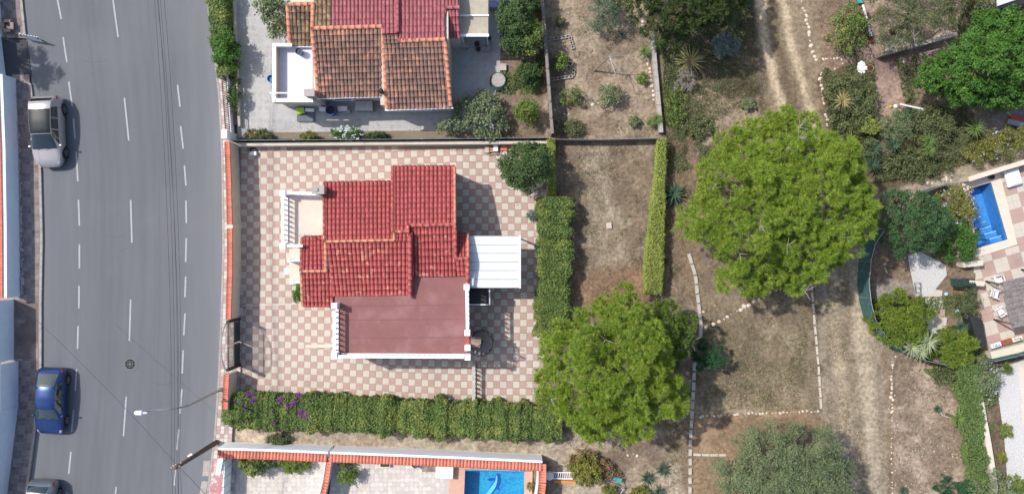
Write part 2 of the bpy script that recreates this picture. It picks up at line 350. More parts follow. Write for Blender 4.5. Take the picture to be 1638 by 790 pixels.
# ------------------------------------------------------------------ foliage generators (numpy)
def np_mesh(name, co, nper, mat_, parent=None, **kw):
    "co (N,nper,3) world coords -> one mesh of N separate faces"
    N = co.shape[0]; v = co.reshape(-1, 3)
    if parent is not None: o0 = ORG[parent]
    else: o0 = Vector((float((v[:, 0].min()+v[:, 0].max())/2), float((v[:, 1].min()+v[:, 1].max())/2), float(v[:, 2].min())))
    v = (v - np.array(o0)).astype(np.float32)
    me = bpy.data.meshes.new(name); me.vertices.add(len(v)); me.vertices.foreach_set('co', v.ravel())
    me.loops.add(len(v)); me.loops.foreach_set('vertex_index', np.arange(len(v), dtype=np.int32))
    me.polygons.add(N); me.polygons.foreach_set('loop_start', np.arange(0, len(v), nper, dtype=np.int32))
    me.materials.append(mat_); me.update(calc_edges=True)
    o = bpy.data.objects.new(name, me); C.objects.link(o)
    if parent is not None: o.parent = parent
    else: o.location = o0
    ORG[o] = o0; tag(o, kw.get('label'), kw.get('cat'), kw.get('group'), kw.get('kind')); return o
def unit(a): return a/np.maximum(np.linalg.norm(a, axis=-1, keepdims=True), 1e-9)
def leaf_quads(c, n, size, asp=.5, jit=.6):
    "c centres, n outward normals"
    N = len(c); n = unit(n + rs.normal(0, jit, (N, 3)))
    t = unit(np.cross(n, rs.normal(0, 1, (N, 3)))); b = np.cross(n, t)
    s = (size*rs.uniform(.65, 1.35, (N, 1))) if not hasattr(size, 'shape') else size
    return np.stack([c - t*s*.5, c + b*s*asp*.5, c + t*s*.5, c - b*s*asp*.5], 1)
def blade_tris(c, d, length, width):
    N = len(c); d = unit(d); sd_ = unit(np.cross(d, rs.normal(0, 1, (N, 3))))
    L_ = length*rs.uniform(.6, 1.3, (N, 1)); w_ = width*rs.uniform(.7, 1.3, (N, 1))
    return np.stack([c - sd_*w_*.5, c + sd_*w_*.5, c + d*L_], 1)
def radial(poly):
    "poly: (n,2) world outline -> centre, function R(angle)"
    p = np.array(poly, float); c = p.mean(0); a = np.arctan2(p[:, 1]-c[1], p[:, 0]-c[0]); r = np.hypot(p[:, 0]-c[0], p[:, 1]-c[1])
    o = np.argsort(a); a = a[o]; r = r[o]
    aa = np.concatenate([a-2*np.pi, a, a+2*np.pi]); rr = np.concatenate([r, r, r])
    return c, (lambda th: np.interp(th, aa, rr))
def ell(px, py, rx, ry, n=14, jit=.12, seed=0, rot=0):
    q = random.Random(seed+int(px*7+py)); out = []
    for i in range(n):
        t = 2*math.pi*i/n; k = 1+q.uniform(-jit, jit); x = rx*k*math.cos(t); y = ry*k*math.sin(t)
        out.append((px+x*math.cos(rot)-y*math.sin(rot), py+x*math.sin(rot)+y*math.cos(rot)))
    return out
def scatter_disc(Rf, n, spacing, tries=6):
    "dart throwing inside the outline; returns polar (theta, t)"
    pts = []; cell = {}
    area_n = int(n*tries)
    th = rs.uniform(-np.pi, np.pi, area_n); t = np.sqrt(rs.uniform(0, 1, area_n)); rr = Rf(th)
    xs = t*rr*np.cos(th); ys = t*rr*np.sin(th)
    for i in range(area_n):
        gx, gy = int(xs[i]//spacing), int(ys[i]//spacing); ok = True
        for a in (gx-1, gx, gx+1):
            for b in (gy-1, gy, gy+1):
                for j in cell.get((a, b), ()):
                    if (xs[i]-xs[j])**2+(ys[i]-ys[j])**2 < spacing*spacing: ok = False; break
        if ok: cell.setdefault((gx, gy), []).append(i); pts.append(i)
    pts = np.array(pts); return xs[pts], ys[pts], t[pts]
def crown(parent, outline, h_edge, h_top, mt, clump=.9, tuft=.3, style='needle', leaf=.16, per=26, lumps=.45, skirt=1.2, z0=.2, layers=2, name='crown', wid=.028, up=.55, fill=1.0, space=1.0):
    poly = [P(x, y, h_edge)[:2] for x, y in outline]; c, Rf0 = radial(poly); ph = float(c[0])
    Rf = lambda a: Rf0(a)*(1+.035*np.sin(a*9+ph)+.03*np.sin(a*17+ph*3)+.02*np.sin(a*29+ph))
    Rm = float(Rf(np.linspace(-3, 3, 40)).mean()); area = math.pi*Rm*Rm
    T = []; D = []
    for ly in range(layers+1):
        sp = clump*1.12*(space if ly == 0 else 1.1)
        xs, ys, t = scatter_disc(lambda a: Rf(a)*(1-clump*.72/Rm)*(1.0 if ly < 2 else .97), max(6, int(area/sp**2)), sp)
        zt = h_edge + (h_top-h_edge)*np.sqrt(np.maximum(0, 1-t**2.2))
        lb_ = (vnoise(xs*.55+31, ys*.55+7, 12)-.5)*lumps*2.6
        z = zt + lb_ + rs.normal(0, lumps*.4, len(xs)) - clump*.4 - ly*clump*.85
        if ly == layers: z = np.where(t > .6, h_edge-skirt*rs.uniform(.2, 1, len(xs)), z)
        z = np.maximum(z, z0+clump*.3)
        rc = clump*rs.uniform(.55, .95, len(xs))
        nt_ = max(4, int(fill*3.6*(clump/tuft)**2*(1 if ly == 0 else .5)))
        m = len(xs)
        d = unit(rs.normal(0, 1, (m, nt_, 3)))
        if ly < layers: d[..., 2] = np.abs(d[..., 2])*1.0 - .25
        d = unit(d)
        rad = rc[:, None, None]*rs.uniform(.62, 1.05, (m, nt_, 1))
        cc = np.stack([xs, ys, z], 1)[:, None, :]
        q = cc + d*rad*np.array([1.05, 1.05, .8])
        out = unit(np.stack([xs, ys, np.full(m, Rm*.55)], 1))[:, None, :]
        T.append(q.reshape(-1, 3)); D.append((d+out*.35).reshape(-1, 3))
    T = np.concatenate(T); D = unit(np.concatenate(D)); T[:, 0] += c[0]; T[:, 1] += c[1]
    k = T[:, 2] > z0; T = T[k]; D = D[k]
    n = len(T)
    Tr = np.repeat(T, per, 0); Dr = np.repeat(D, per, 0)
    if style == 'needle':
        dd = Dr*up + np.array([0, 0, up*.6]) + rs.normal(0, .6, Tr.shape)
        co = blade_tris(Tr + rs.normal(0, tuft*.22, Tr.shape), dd, leaf, wid)
        np_mesh(name, co, 3, mt, parent)
    else:
        co = leaf_quads(Tr + rs.normal(0, tuft*.5, Tr.shape), Dr*.6+np.array([0, 0, .6]), leaf, .52 if style == 'leaf' else .25, .55)
        co[..., 2] = np.maximum(co[..., 2], .03)
        np_mesh(name, co, 4, mt, parent)
    return c, Rm
def trunk(parent, c, h, r0, Rm, nl=6, seed=1, branch_h=.45, mt=None, bare=0, name='trunk'):
    q = random.Random(seed); mb = MB(); x, y = c
    mb.tube([(x, y, 0), (x+q.uniform(-.1, .1), y, h*.25), (x+q.uniform(-.2, .2), y+q.uniform(-.2, .2), h*.55), (x+q.uniform(-.3, .3), y, h*.85)], [r0*1.25, r0, r0*.7, r0*.3], 9)
    for i in range(nl):
        a = 2*math.pi*i/nl+q.uniform(-.4, .4); L_ = Rm*q.uniform(.55, .85); z0 = h*q.uniform(branch_h-.12, branch_h+.15); z1 = h*q.uniform(.55, .78)
        p = [(x, y, z0), (x+math.cos(a)*L_*.35, y+math.sin(a)*L_*.35, z0+(z1-z0)*.5), (x+math.cos(a+.12)*L_*.7, y+math.sin(a+.12)*L_*.7, z0+(z1-z0)*.85), (x+math.cos(a)*L_, y+math.sin(a)*L_, z1)]
        mb.tube(p, [r0*.5, r0*.38, r0*.22, r0*.08], 6)
    mb.build(name, mt or M['trunk'], parent, smooth=True)
    if bare:
        mb = MB()
        for i in range(bare):
            a = q.uniform(0, 6.28); t = q.uniform(.35, .95)*Rm; bx = x+math.cos(a)*t; by = y+math.sin(a)*t; bz = h*(.97-.3*(t/Rm)**2)+q.uniform(-.1, .1)
            for k in range(4):
                e = q.uniform(0, 6.28); l = q.uniform(.25, .7); mb.tube([(bx, by, bz-.3), (bx+math.cos(e)*l*.5, by+math.sin(e)*l*.5, bz-.05), (bx+math.cos(e)*l, by+math.sin(e)*l, bz+.08)], [.022, .015, .005], 4, False)
        mb.build('bare_twigs', M['palebranch'], parent, kind='stuff')
def tree(name, label, cat, outline, h_edge, h_top, mt, group=None, r0=.2, nl=6, bare=0, **kw):
    pts = [P(x, y, h_edge) for x, y in outline]; cx = sum(p.x for p in pts)/len(pts); cy = sum(p.y for p in pts)/len(pts)
    e = empty(name, (cx, cy, 0), label, cat, group)
    c, Rm = crown(e, outline, h_edge, h_top, mt, **kw)
    trunk(e, c, h_top, r0, Rm, nl, seed=int(cx*10)+77, bare=bare)
    return e
def shrub(name, label, px, py, rx, ry, h, mt, leaf=.1, cat='shrub', group=None, style='leaf', clump=None, per=14, flowers=None, outline=None, fill=1.0, wid=.02, fc=None):
    outline = outline or ell(px, py, rx, ry)
    c0 = P(px, py, h*.5); e = empty(name, (c0.x, c0.y, 0), label, cat, group)
    cl = clump or max(.16, min(rx, ry)/K*.42)
    c, Rm = crown(e, outline, h*.55, h, mt, clump=cl, tuft=cl*.5, style=style, leaf=leaf, per=per, lumps=cl*.4, skirt=h*.45, z0=.04, layers=1, name='foliage', wid=wid, fill=fill)
    mb = MB(); q = random.Random(int(px))
    for i in range(5):
        a = i*1.26+q.uniform(-.3, .3); mb.tube([(c[0], c[1], 0), (c[0]+math.cos(a)*Rm*.3, c[1]+math.sin(a)*Rm*.3, h*.35), (c[0]+math.cos(a)*Rm*.6, c[1]+math.sin(a)*Rm*.6, h*.6)], [.03, .02, .01], 5)
    mb.build('stem', M['trunk'], e)
    if flowers:
        _, Rf = radial([P(x, y, h*.55)[:2] for x, y in outline]); th = rs.uniform(-3.14, 3.14, fc or 40); t = np.sqrt(rs.uniform(0, .9, len(th)))
        xs = c[0]+t*Rf(th)*np.cos(th); ys = c[1]+t*Rf(th)*np.sin(th); z = h*.55+h*.45*np.sqrt(1-t**2*.9)+.04
        cen = np.repeat(np.stack([xs, ys, z], 1), 5, 0)+rs.normal(0, .035, (len(th)*5, 3))
        np_mesh('flowers', leaf_quads(cen, np.tile([0, 0, 1.], (len(cen), 1)), .06, .9, .5), 4, M[flowers], e, kind='stuff')
    return e
def hedge(name, label, line, width, h, mt, dens=620, leaf=.11, cat='hedge', group=None, bumps=.12, h0=.05, jit=.55):
    "line: ground pixel polyline; width px (float or list)"
    pts = [P(x, y, 0) for x, y in line]; mid = pts[len(pts)//2]
    e = empty(name, (mid.x, mid.y, 0), label, cat, group)
    W = width if hasattr(width, '__len__') else [width]*len(line); allc = []; alln = []; core = MB()
    for i in range(len(pts)-1):
        a, b = pts[i], pts[i+1]; d = (b-a); L_ = d.length; d = d/L_; s = Vector((-d.y, d.x, 0)); wa, wb = W[i]/K, W[i+1]/K
        wm = (wa+wb)/2; n_top = int(L_*wm*dens); n_side = int(L_*h*dens*.62)
        for kind in ('top', 'in', 'l', 'r'):
            n = {'top': n_top, 'in': n_top//2, 'l': n_side, 'r': n_side}[kind]
            u = rs.uniform(-.01, 1.01, n)
            if kind in ('top', 'in'):
                v = rs.uniform(-.5, .5, n); z = np.full(n, h-(0 if kind == 'top' else .22)); nz = np.tile([0, 0, 1.], (n, 1))
            else:
                sg = -1 if kind == 'l' else 1; v = np.full(n, .5*sg); z = rs.uniform(h0, h, n); nz = np.tile([s.x*sg, s.y*sg, .4], (n, 1))
            X = a.x+d.x*L_*u; Y = a.y+d.y*L_*u; ww = wa+(wb-wa)*u
            bn = (fbm(X*1.15+Y*1.3+z*.4, Y*1.15-X*1.3+z*.5, 5, 30)-.5)*1.0 + (.42-worley(X+z*.3, Y+z*.7, .55))*.30
            edge = 1-np.clip((np.abs(v)-.38)/.12, 0, 1)*.12
            z = np.where(z > h-.3, z*edge+bn*bumps*5.5, z)
            off = v*ww*(1 + bn*bumps*4.5) + np.where(np.abs(v) > .49, np.sign(v)*bn*bumps*1.5, 0)
            X = X+s.x*off+rs.normal(0, .03, n); Y = Y+s.y*off+rs.normal(0, .03, n); z = np.maximum(z+rs.normal(0, .05, n), .04)
            allc.append(np.stack([X, Y, z], 1)); alln.append(nz)
        ci = .24
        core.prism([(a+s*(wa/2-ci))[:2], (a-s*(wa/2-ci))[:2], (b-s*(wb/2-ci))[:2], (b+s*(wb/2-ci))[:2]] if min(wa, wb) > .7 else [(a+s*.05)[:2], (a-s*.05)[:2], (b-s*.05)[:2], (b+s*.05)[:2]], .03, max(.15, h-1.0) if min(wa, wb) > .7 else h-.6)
    co = np.concatenate(allc); nn = np.concatenate(alln)
    q = leaf_quads(co, nn+np.array([0, 0, .4]), leaf, .55, jit); q[..., 2] = np.maximum(q[..., 2], .02)
    np_mesh('foliage', q, 4, mt, e)
    core.build('dark_core', M['shade_leaf'], e)  # added solid core, dark as the shaded inside, in place of real branches
    return e
def worley(x, y, c):
    gx_ = np.floor(x/c).astype(int); gy_ = np.floor(y/c).astype(int); d = np.full(len(x), 9.)
    for a in (-1, 0, 1):
        for b in (-1, 0, 1):
            i = gx_+a; j = gy_+b; h1 = np.modf(np.abs(np.sin(i*12.99+j*78.23)*43758.5))[0]; h2 = np.modf(np.abs(np.sin(i*39.35+j*11.14)*24634.6))[0]
            d = np.minimum(d, np.hypot(x/c-i-h1, y/c-j-h2))
    return d
_grids = {}
def vnoise(x, y, seed=0):
    "value noise 0..1"
    if seed not in _grids: _grids[seed] = np.random.RandomState(seed+100).uniform(0, 1, (128, 128))
    g = _grids[seed]; xi = np.floor(x).astype(int); yi = np.floor(y).astype(int); fx = x-xi; fy = y-yi
    fx = fx*fx*(3-2*fx); fy = fy*fy*(3-2*fy); a = g[xi % 128, yi % 128]; b = g[(xi+1) % 128, yi % 128]; c = g[xi % 128, (yi+1) % 128]; d = g[(xi+1) % 128, (yi+1) % 128]
    return (a*(1-fx)+b*fx)*(1-fy)+(c*(1-fx)+d*fx)*fy
def fbm(x, y, o=4, seed=0):
    s = 0; a = .5; t = 0
    for i in range(o):
        s = s+a*vnoise(x*2**i, y*2**i, seed+i); t += a; a *= .55; x, y = x*.8-y*.6+3.1, x*.6+y*.8+1.7
    return s/t
def rosette(name, label, px, py, r, h, mt, n=26, wid=.09, cat='plant', group=None, parts=True, droop=.3, up=.7, trunk_h=0.0, stiff=True):
    c = P(px, py, h*.5+trunk_h); e = empty(name, (c.x, c.y, 0), label, cat, group); R_ = r/K; q = random.Random(int(px*3+py))
    meshes = []
    for k in range(3):
        mb = MB(); L_ = R_*1.12; seg = 5; wv = wid*(1, .85, 1.1)[k]
        pr = []
        for i in range(seg+1):
            t = i/seg; ww = wv*.5*(1-t**1.6)*(.7+.6*math.sin(math.pi*min(1, t*1.2))) if i < seg else .002
            x = L_*t; z = -droop*L_*t*t; pr.append((x, ww, z))
        nb = len(mb.v)
        for x, ww, z in pr: mb.v += [(x, ww, z+ww*.45), (x, 0, z), (x, -ww, z+ww*.45)]
        for i in range(seg):
            a = nb+i*3; mb.f += [(a, a+1, a+4, a+3), (a+1, a+2, a+5, a+4)]; mb.m += [0, 0]
        me = bpy.data.meshes.new('leaf'); me.from_pydata(mb.v, [], mb.f); me.materials.append(mt); me.update(); meshes.append(me)
    joined = MB()
    for i in range(n):
        a = i*2.39996+q.uniform(-.15, .15); t = i/n; el = up*(1-t)*1.35+.06+q.uniform(-.08, .08); sc = q.uniform(.75, 1.08)*(.72+.3*t)
        z0 = trunk_h+h*(.18+.25*(1-t))
        if parts:
            inst('leaf', meshes[i % 3], e, (c.x+math.cos(a)*.04, c.y+math.sin(a)*.04, z0), a, (sc, sc, sc), ry=-el)
        else:
            Mx = Matrix.Translation((c.x, c.y, z0)) @ Matrix.Rotation(a, 4, 'Z') @ Matrix.Rotation(-el, 4, 'Y') @ Matrix.Scale(sc, 4); n0 = len(joined.v)
            me = meshes[i % 3]; joined.v += [tuple(Mx @ v.co) for v in me.vertices]
            for p in me.polygons: joined.f.append(tuple(n0+k for k in p.vertices)); joined.m.append(0)
    if not parts: joined.build('leaves', mt, e, kind='stuff')
    s = MB(); s.tube([(c.x, c.y, 0), (c.x, c.y, max(.12, trunk_h+h*.3))], [.07, .05], 8); s.build('stem', M['trunk'], e)
    return e
# ------------------------------------------------------------------ ground sheet with its own soil colours
GX0, GX1, GY0, GY1, GS = -37.0, 37.0, -20.5, 20.5, .125
nx = int((GX1-GX0)/GS)+1; ny = int((GY1-GY0)/GS)+1
gx, gy = np.meshgrid(np.linspace(GX0, GX1, nx), np.linspace(GY0, GY1, ny)); gx = gx.ravel(); gy = gy.ravel()
PX = gx*K+CX; PY = CY-gy*K
wx = (fbm(gx*.9, gy*.9, 4, 20)-.5); wy = (fbm(gx*.9+50, gy*.9+9, 4, 25)-.5)
def inpoly(X, Y, poly):
    ins = np.zeros(len(X), bool); n = len(poly)
    for i in range(n):
        x1, y1 = poly[i]; x2, y2 = poly[(i+1) % n]
        if y1 == y2: continue
        c = ((y1 > Y) != (y2 > Y)) & (X < (x2-x1)*(Y-y1)/(y2-y1)+x1); ins ^= c
    return ins
def dseg(X, Y, line, closed=False):
    d = np.full(len(X), 1e9); n = len(line)
    for i in range(n if closed else n-1):
        x1, y1 = line[i]; x2, y2 = line[(i+1) % n]; dx, dy = x2-x1, y2-y1; t = np.clip(((X-x1)*dx+(Y-y1)*dy)/(dx*dx+dy*dy+1e-9), 0, 1)
        d = np.minimum(d, np.hypot(X-x1-t*dx, Y-y1-t*dy))
    return d
col = np.zeros((len(gx), 3)); col[:] = (.235, .185, .145)
def zone(poly, c, soft=6, amt=1.0, warp=14, mott=.0, cs=.5, seed=0, thr=.45):
    global col
    X = PX+wx*warp*2; Y = PY+wy*warp*2
    d = dseg(X, Y, poly, True); d = np.where(inpoly(X, Y, poly), d, -d); m = np.clip(d/soft+.5, 0, 1)*amt
    if mott:
        n = fbm(gx*cs+seed, gy*cs+seed*3, 5, 40+seed); m = m*np.clip((n-thr)/.12+.5, 0, 1)**mott
    col = col*(1-m[:, None])+np.array(c)*m[:, None]
def stroke(line, c, wd, soft=4, amt=1.0, warp=3):
    global col
    d = dseg(PX+wx*warp*2, PY+wy*warp*2, line); m = np.clip((wd/2-d)/soft+.5, 0, 1)*amt
    n = fbm(gx*1.2, gy*1.2, 4, 60); m = m*np.clip(.45+n, 0, 1)
    col = col*(1-m[:, None])+np.array(c)*m[:, None]
B = lambda x0, y0, x1, y1: [(x0, y0), (x1, y0), (x1, y1), (x0, y1)]
zone(B(790, -60, 872, 222), (.235, .185, .15))
zone(B(872, -60, 1048, 222), (.36, .295, .24), mott=0)
zone(B(872, -60, 1048, 222), (.27, .215, .17), mott=1, cs=.8, seed=3, thr=.52)
zone(B(880, 226, 1062, 640), (.275, .22, .165))
zone(B(880, 226, 1062, 640), (.21, .165, .13), mott=1, cs=.6, seed=5, thr=.5, amt=.8)
zone(B(880, 226, 1062, 640), (.37, .32, .26), mott=1, cs=.5, seed=6, thr=.6, amt=.7)
zone([(925, 236), (975, 232), (968, 262), (975, 300), (979, 345), (970, 345), (958, 295), (935, 285)], (.43, .37, .30), soft=8, amt=.8, warp=4)
zone([(915, 300), (960, 290), (975, 340), (940, 360), (910, 350)], (.34, .29, .23), amt=.6)
zone(B(905, 435, 1040, 500), (.29, .17, .11), soft=24, amt=.6)
zone(B(1050, -60, 1330, 420), (.225, .175, .14))
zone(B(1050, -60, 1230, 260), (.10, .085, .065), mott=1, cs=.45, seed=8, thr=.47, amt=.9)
zone(B(1050, 60, 1160, 240), (.11, .13, .055), mott=1, cs=.6, seed=9, thr=.5, amt=.8)
zone(B(1085, 130, 1215, 235), (.42, .34, .26), mott=1, cs=.6, seed=11, thr=.52, amt=.9)
zone(B(1165, 60, 1215, 110), (.33, .26, .20), mott=0, soft=18, amt=.6)
zone(B(1062, 220, 1120, 470), (.25, .19, .14))
zone(B(1300, -60, 1345, 200), (.28, .21, .165))
zone([(1195, -60), (1285, -60), (1330, 200), (1345, 330), (1225, 330), (1225, 120)], (.29, .235, .175), soft=14)
zone([(1315, 300), (1395, 300), (1425, 560), (1428, 860), (1318, 860), (1308, 600), (1300, 430)], (.335, .285, .235), soft=14)
zone(B(1105, 440, 1312, 662), (.265, .22, .165))
zone(B(1105, 440, 1312, 662), (.36, .30, .225), mott=1, cs=.3, seed=13, thr=.5, amt=.7)
zone(B(1105, 440, 1312, 662), (.18, .15, .105), mott=1, cs=.7, seed=14, thr=.55, amt=.6)
zone(B(1060, 440, 1112, 860), (.27, .215, .17))
zone(B(1105, 664, 1320, 860), (.34, .25, .175))
zone(B(1105, 728, 1320, 860), (.30, .22, .15), amt=.8)
zone([(1425, 570), (1500, 580), (1540, 660), (1548, 860), (1425, 860)], (.41, .335, .285), soft=10)
zone([(1425, 570), (1500, 580), (1540, 660), (1548, 860), (1425, 860)], (.25, .195, .155), mott=1, cs=.7, seed=16, thr=.52, amt=.8)
zone(B(1425, 570, 1545, 650), (.20, .155, .12), mott=1, cs=.5, seed=17, thr=.48, amt=.7)
stroke([(1230, -20), (1243, 60), (1256, 120), (1272, 200), (1300, 330)], (.17, .135, .095), 14, 8, .9)
stroke([(1350, 430), (1358, 540), (1368, 620), (1376, 720), (1384, 800)], (.24, .195, .145), 18, 10, .6)
for ln, wd in (([(1213, -20), (1222, 60), (1236, 120), (1248, 165), (1262, 230), (1300, 330)], 13), ([(1246, -20), (1262, 50), (1276, 110), (1290, 160), (1305, 210), (1330, 330)], 13)):
    stroke(ln, (.60, .50, .38), wd, 6, 1.0)
stroke([(1325, 430), (1333, 520), (1345, 600), (1352, 700), (1362, 800)], (.46, .39, .30), 16, 10, .8)
stroke([(1368, 430), (1376, 540), (1388, 620), (1398, 720), (1405, 800)], (.50, .435, .355), 20, 16, .8)
stroke([(1412, 560), (1424, 640), (1424, 790)], (.24, .17, .11), 8, 6, .8)
zone([(340, 676), (900, 692), (1080, 690), (1100, 860), (880, 860), (878, 738), (340, 712)], (.44, .385, .325), soft=6, warp=4)
zone([(340, 676), (900, 692), (1080, 690), (1100, 860), (880, 860)], (.34, .275, .22), mott=1, cs=.7, seed=19, thr=.5, amt=.8)
zone(B(360, 676, 430, 706), (.58, .50, .41), soft=6, mott=1, cs=1, seed=21, thr=.45)
zone(B(960, 700, 1060, 760), (.22, .17, .145), mott=1, cs=.6, seed=22, thr=.5, amt=.8)
zone(B(985, 740, 1100, 800), (.52, .45, .37), mott=1, cs=.8, seed=23, thr=.55, amt=.8)
zone(B(900, 760, 965, 860), (.48, .43, .37), amt=.8)
zone([(1385, 400), (1470, 400), (1560, 560), (1500, 580), (1400, 540)], (.27, .205, .16))
zone([(1400, 448), (1460, 446), (1468, 478), (1400, 480)], (.33, .31, .29), soft=5, amt=.8)
zone([(1380, -40), (1530, -40), (1520, 50), (1460, 120), (1448, 195), (1395, 200), (1385, 90)], (.38, .29, .255))
zone([(1395, 80), (1450, 80), (1440, 130), (1400, 120)], (.26, .185, .18), soft=14, amt=.8)
zone(B(1495, -40, 1545, 85), (.48, .39, .335), soft=10)
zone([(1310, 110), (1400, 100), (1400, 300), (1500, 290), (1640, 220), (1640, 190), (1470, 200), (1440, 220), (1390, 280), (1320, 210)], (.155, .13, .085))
zone([(1440, 300), (1500, 282), (1545, 262), (1638, 232), (1645, 250), (1545, 290), (1450, 325)], (.38, .335, .285), soft=6, warp=6)
zone([(1560, 190), (1640, 175), (1640, 215), (1560, 212)], (.29, .27, .265))
zone([(1575, 575), (1640, 570), (1640, 860), (1600, 860)], (.18, .14, .11))
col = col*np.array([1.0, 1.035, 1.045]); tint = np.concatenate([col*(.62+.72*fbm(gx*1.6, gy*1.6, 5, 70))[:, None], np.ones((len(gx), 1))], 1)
BUILT = [B(-60, -80, 392, 860), B(380, -80, 800, 224), [(380, 230), (878, 230), (866, 650), (380, 632)], [(352, 722), (872, 742), (872, 860), (352, 860)], [(1545, 290), (1700, 245), (1700, 560), (1580, 570), (1556, 410)]]
POOLS = [[(739, 749), (846, 753), (846, 900), (733, 900)], [(1546, 299), (1587, 287), (1614, 383), (1560, 401)]]
gz = (fbm(gx*.8, gy*.8, 5, 80)-.2)*.05+(fbm(gx*4, gy*4, 3, 85)-.5)*.035
blt = np.zeros(len(gx), bool)
for b in BUILT: blt |= inpoly(PX, PY, b)
gz = np.where(blt, -.07, gz); 
for b in POOLS: gz = np.where(inpoly(PX, PY, b), -1.9, gz)
eg = (gx < GX0+.2) | (gx > GX1-.2) | (gy < GY0+.2) | (gy > GY1-.2); gz = np.where(eg, -.055, gz)
me = bpy.data.meshes.new('ground'); me.vertices.add(len(gx)); me.vertices.foreach_set('co', np.stack([gx, gy, gz], 1).astype(np.float32).ravel())
ii, jj = np.meshgrid(np.arange(nx-1), np.arange(ny-1)); i0 = (jj*nx+ii).ravel(); fq = np.stack([i0, i0+1, i0+nx+1, i0+nx], 1).astype(np.int32)
me.loops.add(fq.size); me.loops.foreach_set('vertex_index', fq.ravel()); me.polygons.add(len(fq)); me.polygons.foreach_set('loop_start', np.arange(0, fq.size, 4, dtype=np.int32))
me.polygons.foreach_set('use_smooth', [True]*len(fq)); me.update(calc_edges=True)
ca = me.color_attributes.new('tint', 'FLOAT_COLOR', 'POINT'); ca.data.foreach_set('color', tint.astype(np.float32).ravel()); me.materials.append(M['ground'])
g = bpy.data.objects.new('ground', me); C.objects.link(g); tag(g, kind='structure'); ORG[g] = Vector((0, 0, 0))
mb = MB()
for x0, y0, x1, y1 in ((-300, GY1, 300, 300), (-300, -300, 300, GY0), (-300, GY0, GX0, GY1), (GX1, GY0, 300, GY1)): mb.quadpts([(x0, y0, -.06), (x1, y0, -.06), (x1, y1, -.06), (x0, y1, -.06)])
mb.build('terrain', M['terrain'], kind='structure')
# ---- dry grass, weeds, pebbles
def scatter_grass(name, label, cat, polys, dens, mt, length=.14, wid=.02, cluster=.5, seed=3, up=1.0, thr=.45):
    cs = []
    for poly in polys:
        p = np.array([P(x, y)[:2] for x, y in poly]); x0, y0 = p.min(0); x1, y1 = p.max(0); n = int((x1-x0)*(y1-y0)*dens)
        X = rs.uniform(x0, x1, n); Y = rs.uniform(y0, y1, n); k = inpoly(X, Y, [tuple(q) for q in p]); X = X[k]; Y = Y[k]
        f = fbm(X*cluster+seed, Y*cluster, 4, 90+seed); k = f+rs.normal(0, .05, len(X)) > thr; cs.append(np.stack([X[k], Y[k], np.full(k.sum(), 0.0)], 1))
    c = np.concatenate(cs); d = rs.normal(0, .7, c.shape); d[:, 2] = np.abs(d[:, 2])*.6+.35*up; c[:, 2] = .01
    return np_mesh(name, blade_tris(c, d, length, wid), 3, mt, None, label=label, cat=cat, kind='stuff')
FIELD = B(1116, 455, 1310, 655); PLOT = B(925, 232, 1035, 500); RP = [(1430, 580), (1495, 585), (1535, 660), (1540, 790), (1430, 790)]
UP = [(1062, 0), (1205, 0), (1235, 200), (1180, 300), (1062, 470)]; MIDT = [(1222, 0), (1242, 0), (1290, 200), (1260, 200)]
scatter_grass('dry_grass', 'short dry straw-coloured grass on the vacant field and plots', 'grass', [FIELD, PLOT, RP, UP, MIDT, B(1115, 668, 1320, 790), B(1062, 480, 1105, 790), B(1322, 450, 1358, 790), B(1404, 560, 1425, 790), B(1310, 0, 1345, 200)], 420, M['dry_grass'], .12, .026, thr=.47)
scatter_grass('green_weeds', 'low green weeds among the dry grass of the upper field', 'weeds', [[(1062, 60), (1150, 90), (1160, 240), (1062, 260)], B(1240, 100, 1262, 200), B(1120, 520, 1290, 650)], 240, M['green_grass'], .13, .035, seed=5, thr=.56)
scatter_grass('brown_scrub', 'brown dead scrub covering the ground below the dark pine', 'scrub', [[(1062, 0), (1205, 0), (1215, 150), (1062, 250)], [(1385, 270), (1430, 290), (1530, 270), (1640, 225), (1640, 200), (1430, 240)], [(1320, 120), (1400, 120), (1400, 280), (1330, 210)], B(885, 180, 935, 220)], 260, M['dull_leaf'], .22, .035, seed=8, thr=.44)
scatter_grass('weed_tufts', 'dark tufts of weeds dotted over the dry fields', 'weeds', [FIELD, PLOT, RP, UP, B(1062, 300, 1110, 790), B(1320, 450, 1360, 790), B(880, 10, 1045, 215)], 170, M['dull_leaf'], .16, .03, cluster=2.2, seed=12, thr=.62)
def undergrowth(name, label, polys, dens, h, mt, leaf=.11, seed=1, thr=.42):
    cs = []
    for poly in polys:
        pp = [tuple(P(x, y, h*.5)[:2]) for x, y in poly]; a = np.array(pp); n = int(np.ptp(a[:, 0])*np.ptp(a[:, 1])*dens); X = rs.uniform(a[:, 0].min(), a[:, 0].max(), n); Y = rs.uniform(a[:, 1].min(), a[:, 1].max(), n)
        k = inpoly(X, Y, pp); X = X[k]; Y = Y[k]; f = fbm(X*.8+seed, Y*.8, 4, 95+seed); k = f > thr; X = X[k]; Y = Y[k]; f = f[k]
        z = h*np.clip((f-thr)*4, .1, 1)*(1.05-.7*worley(X, Y, .5))*np.sqrt(rs.uniform(.15, 1, len(X))); cs.append(np.stack([X, Y, np.maximum(z, .05)], 1))
    c = np.concatenate(cs); q = leaf_quads(c, np.tile([0, 0, 1.], (len(c), 1)), leaf, .5, .6); q[..., 2] = np.maximum(q[..., 2], .03)
    return np_mesh(name, q, 4, mt, None, label=label, cat='undergrowth', kind='stuff')
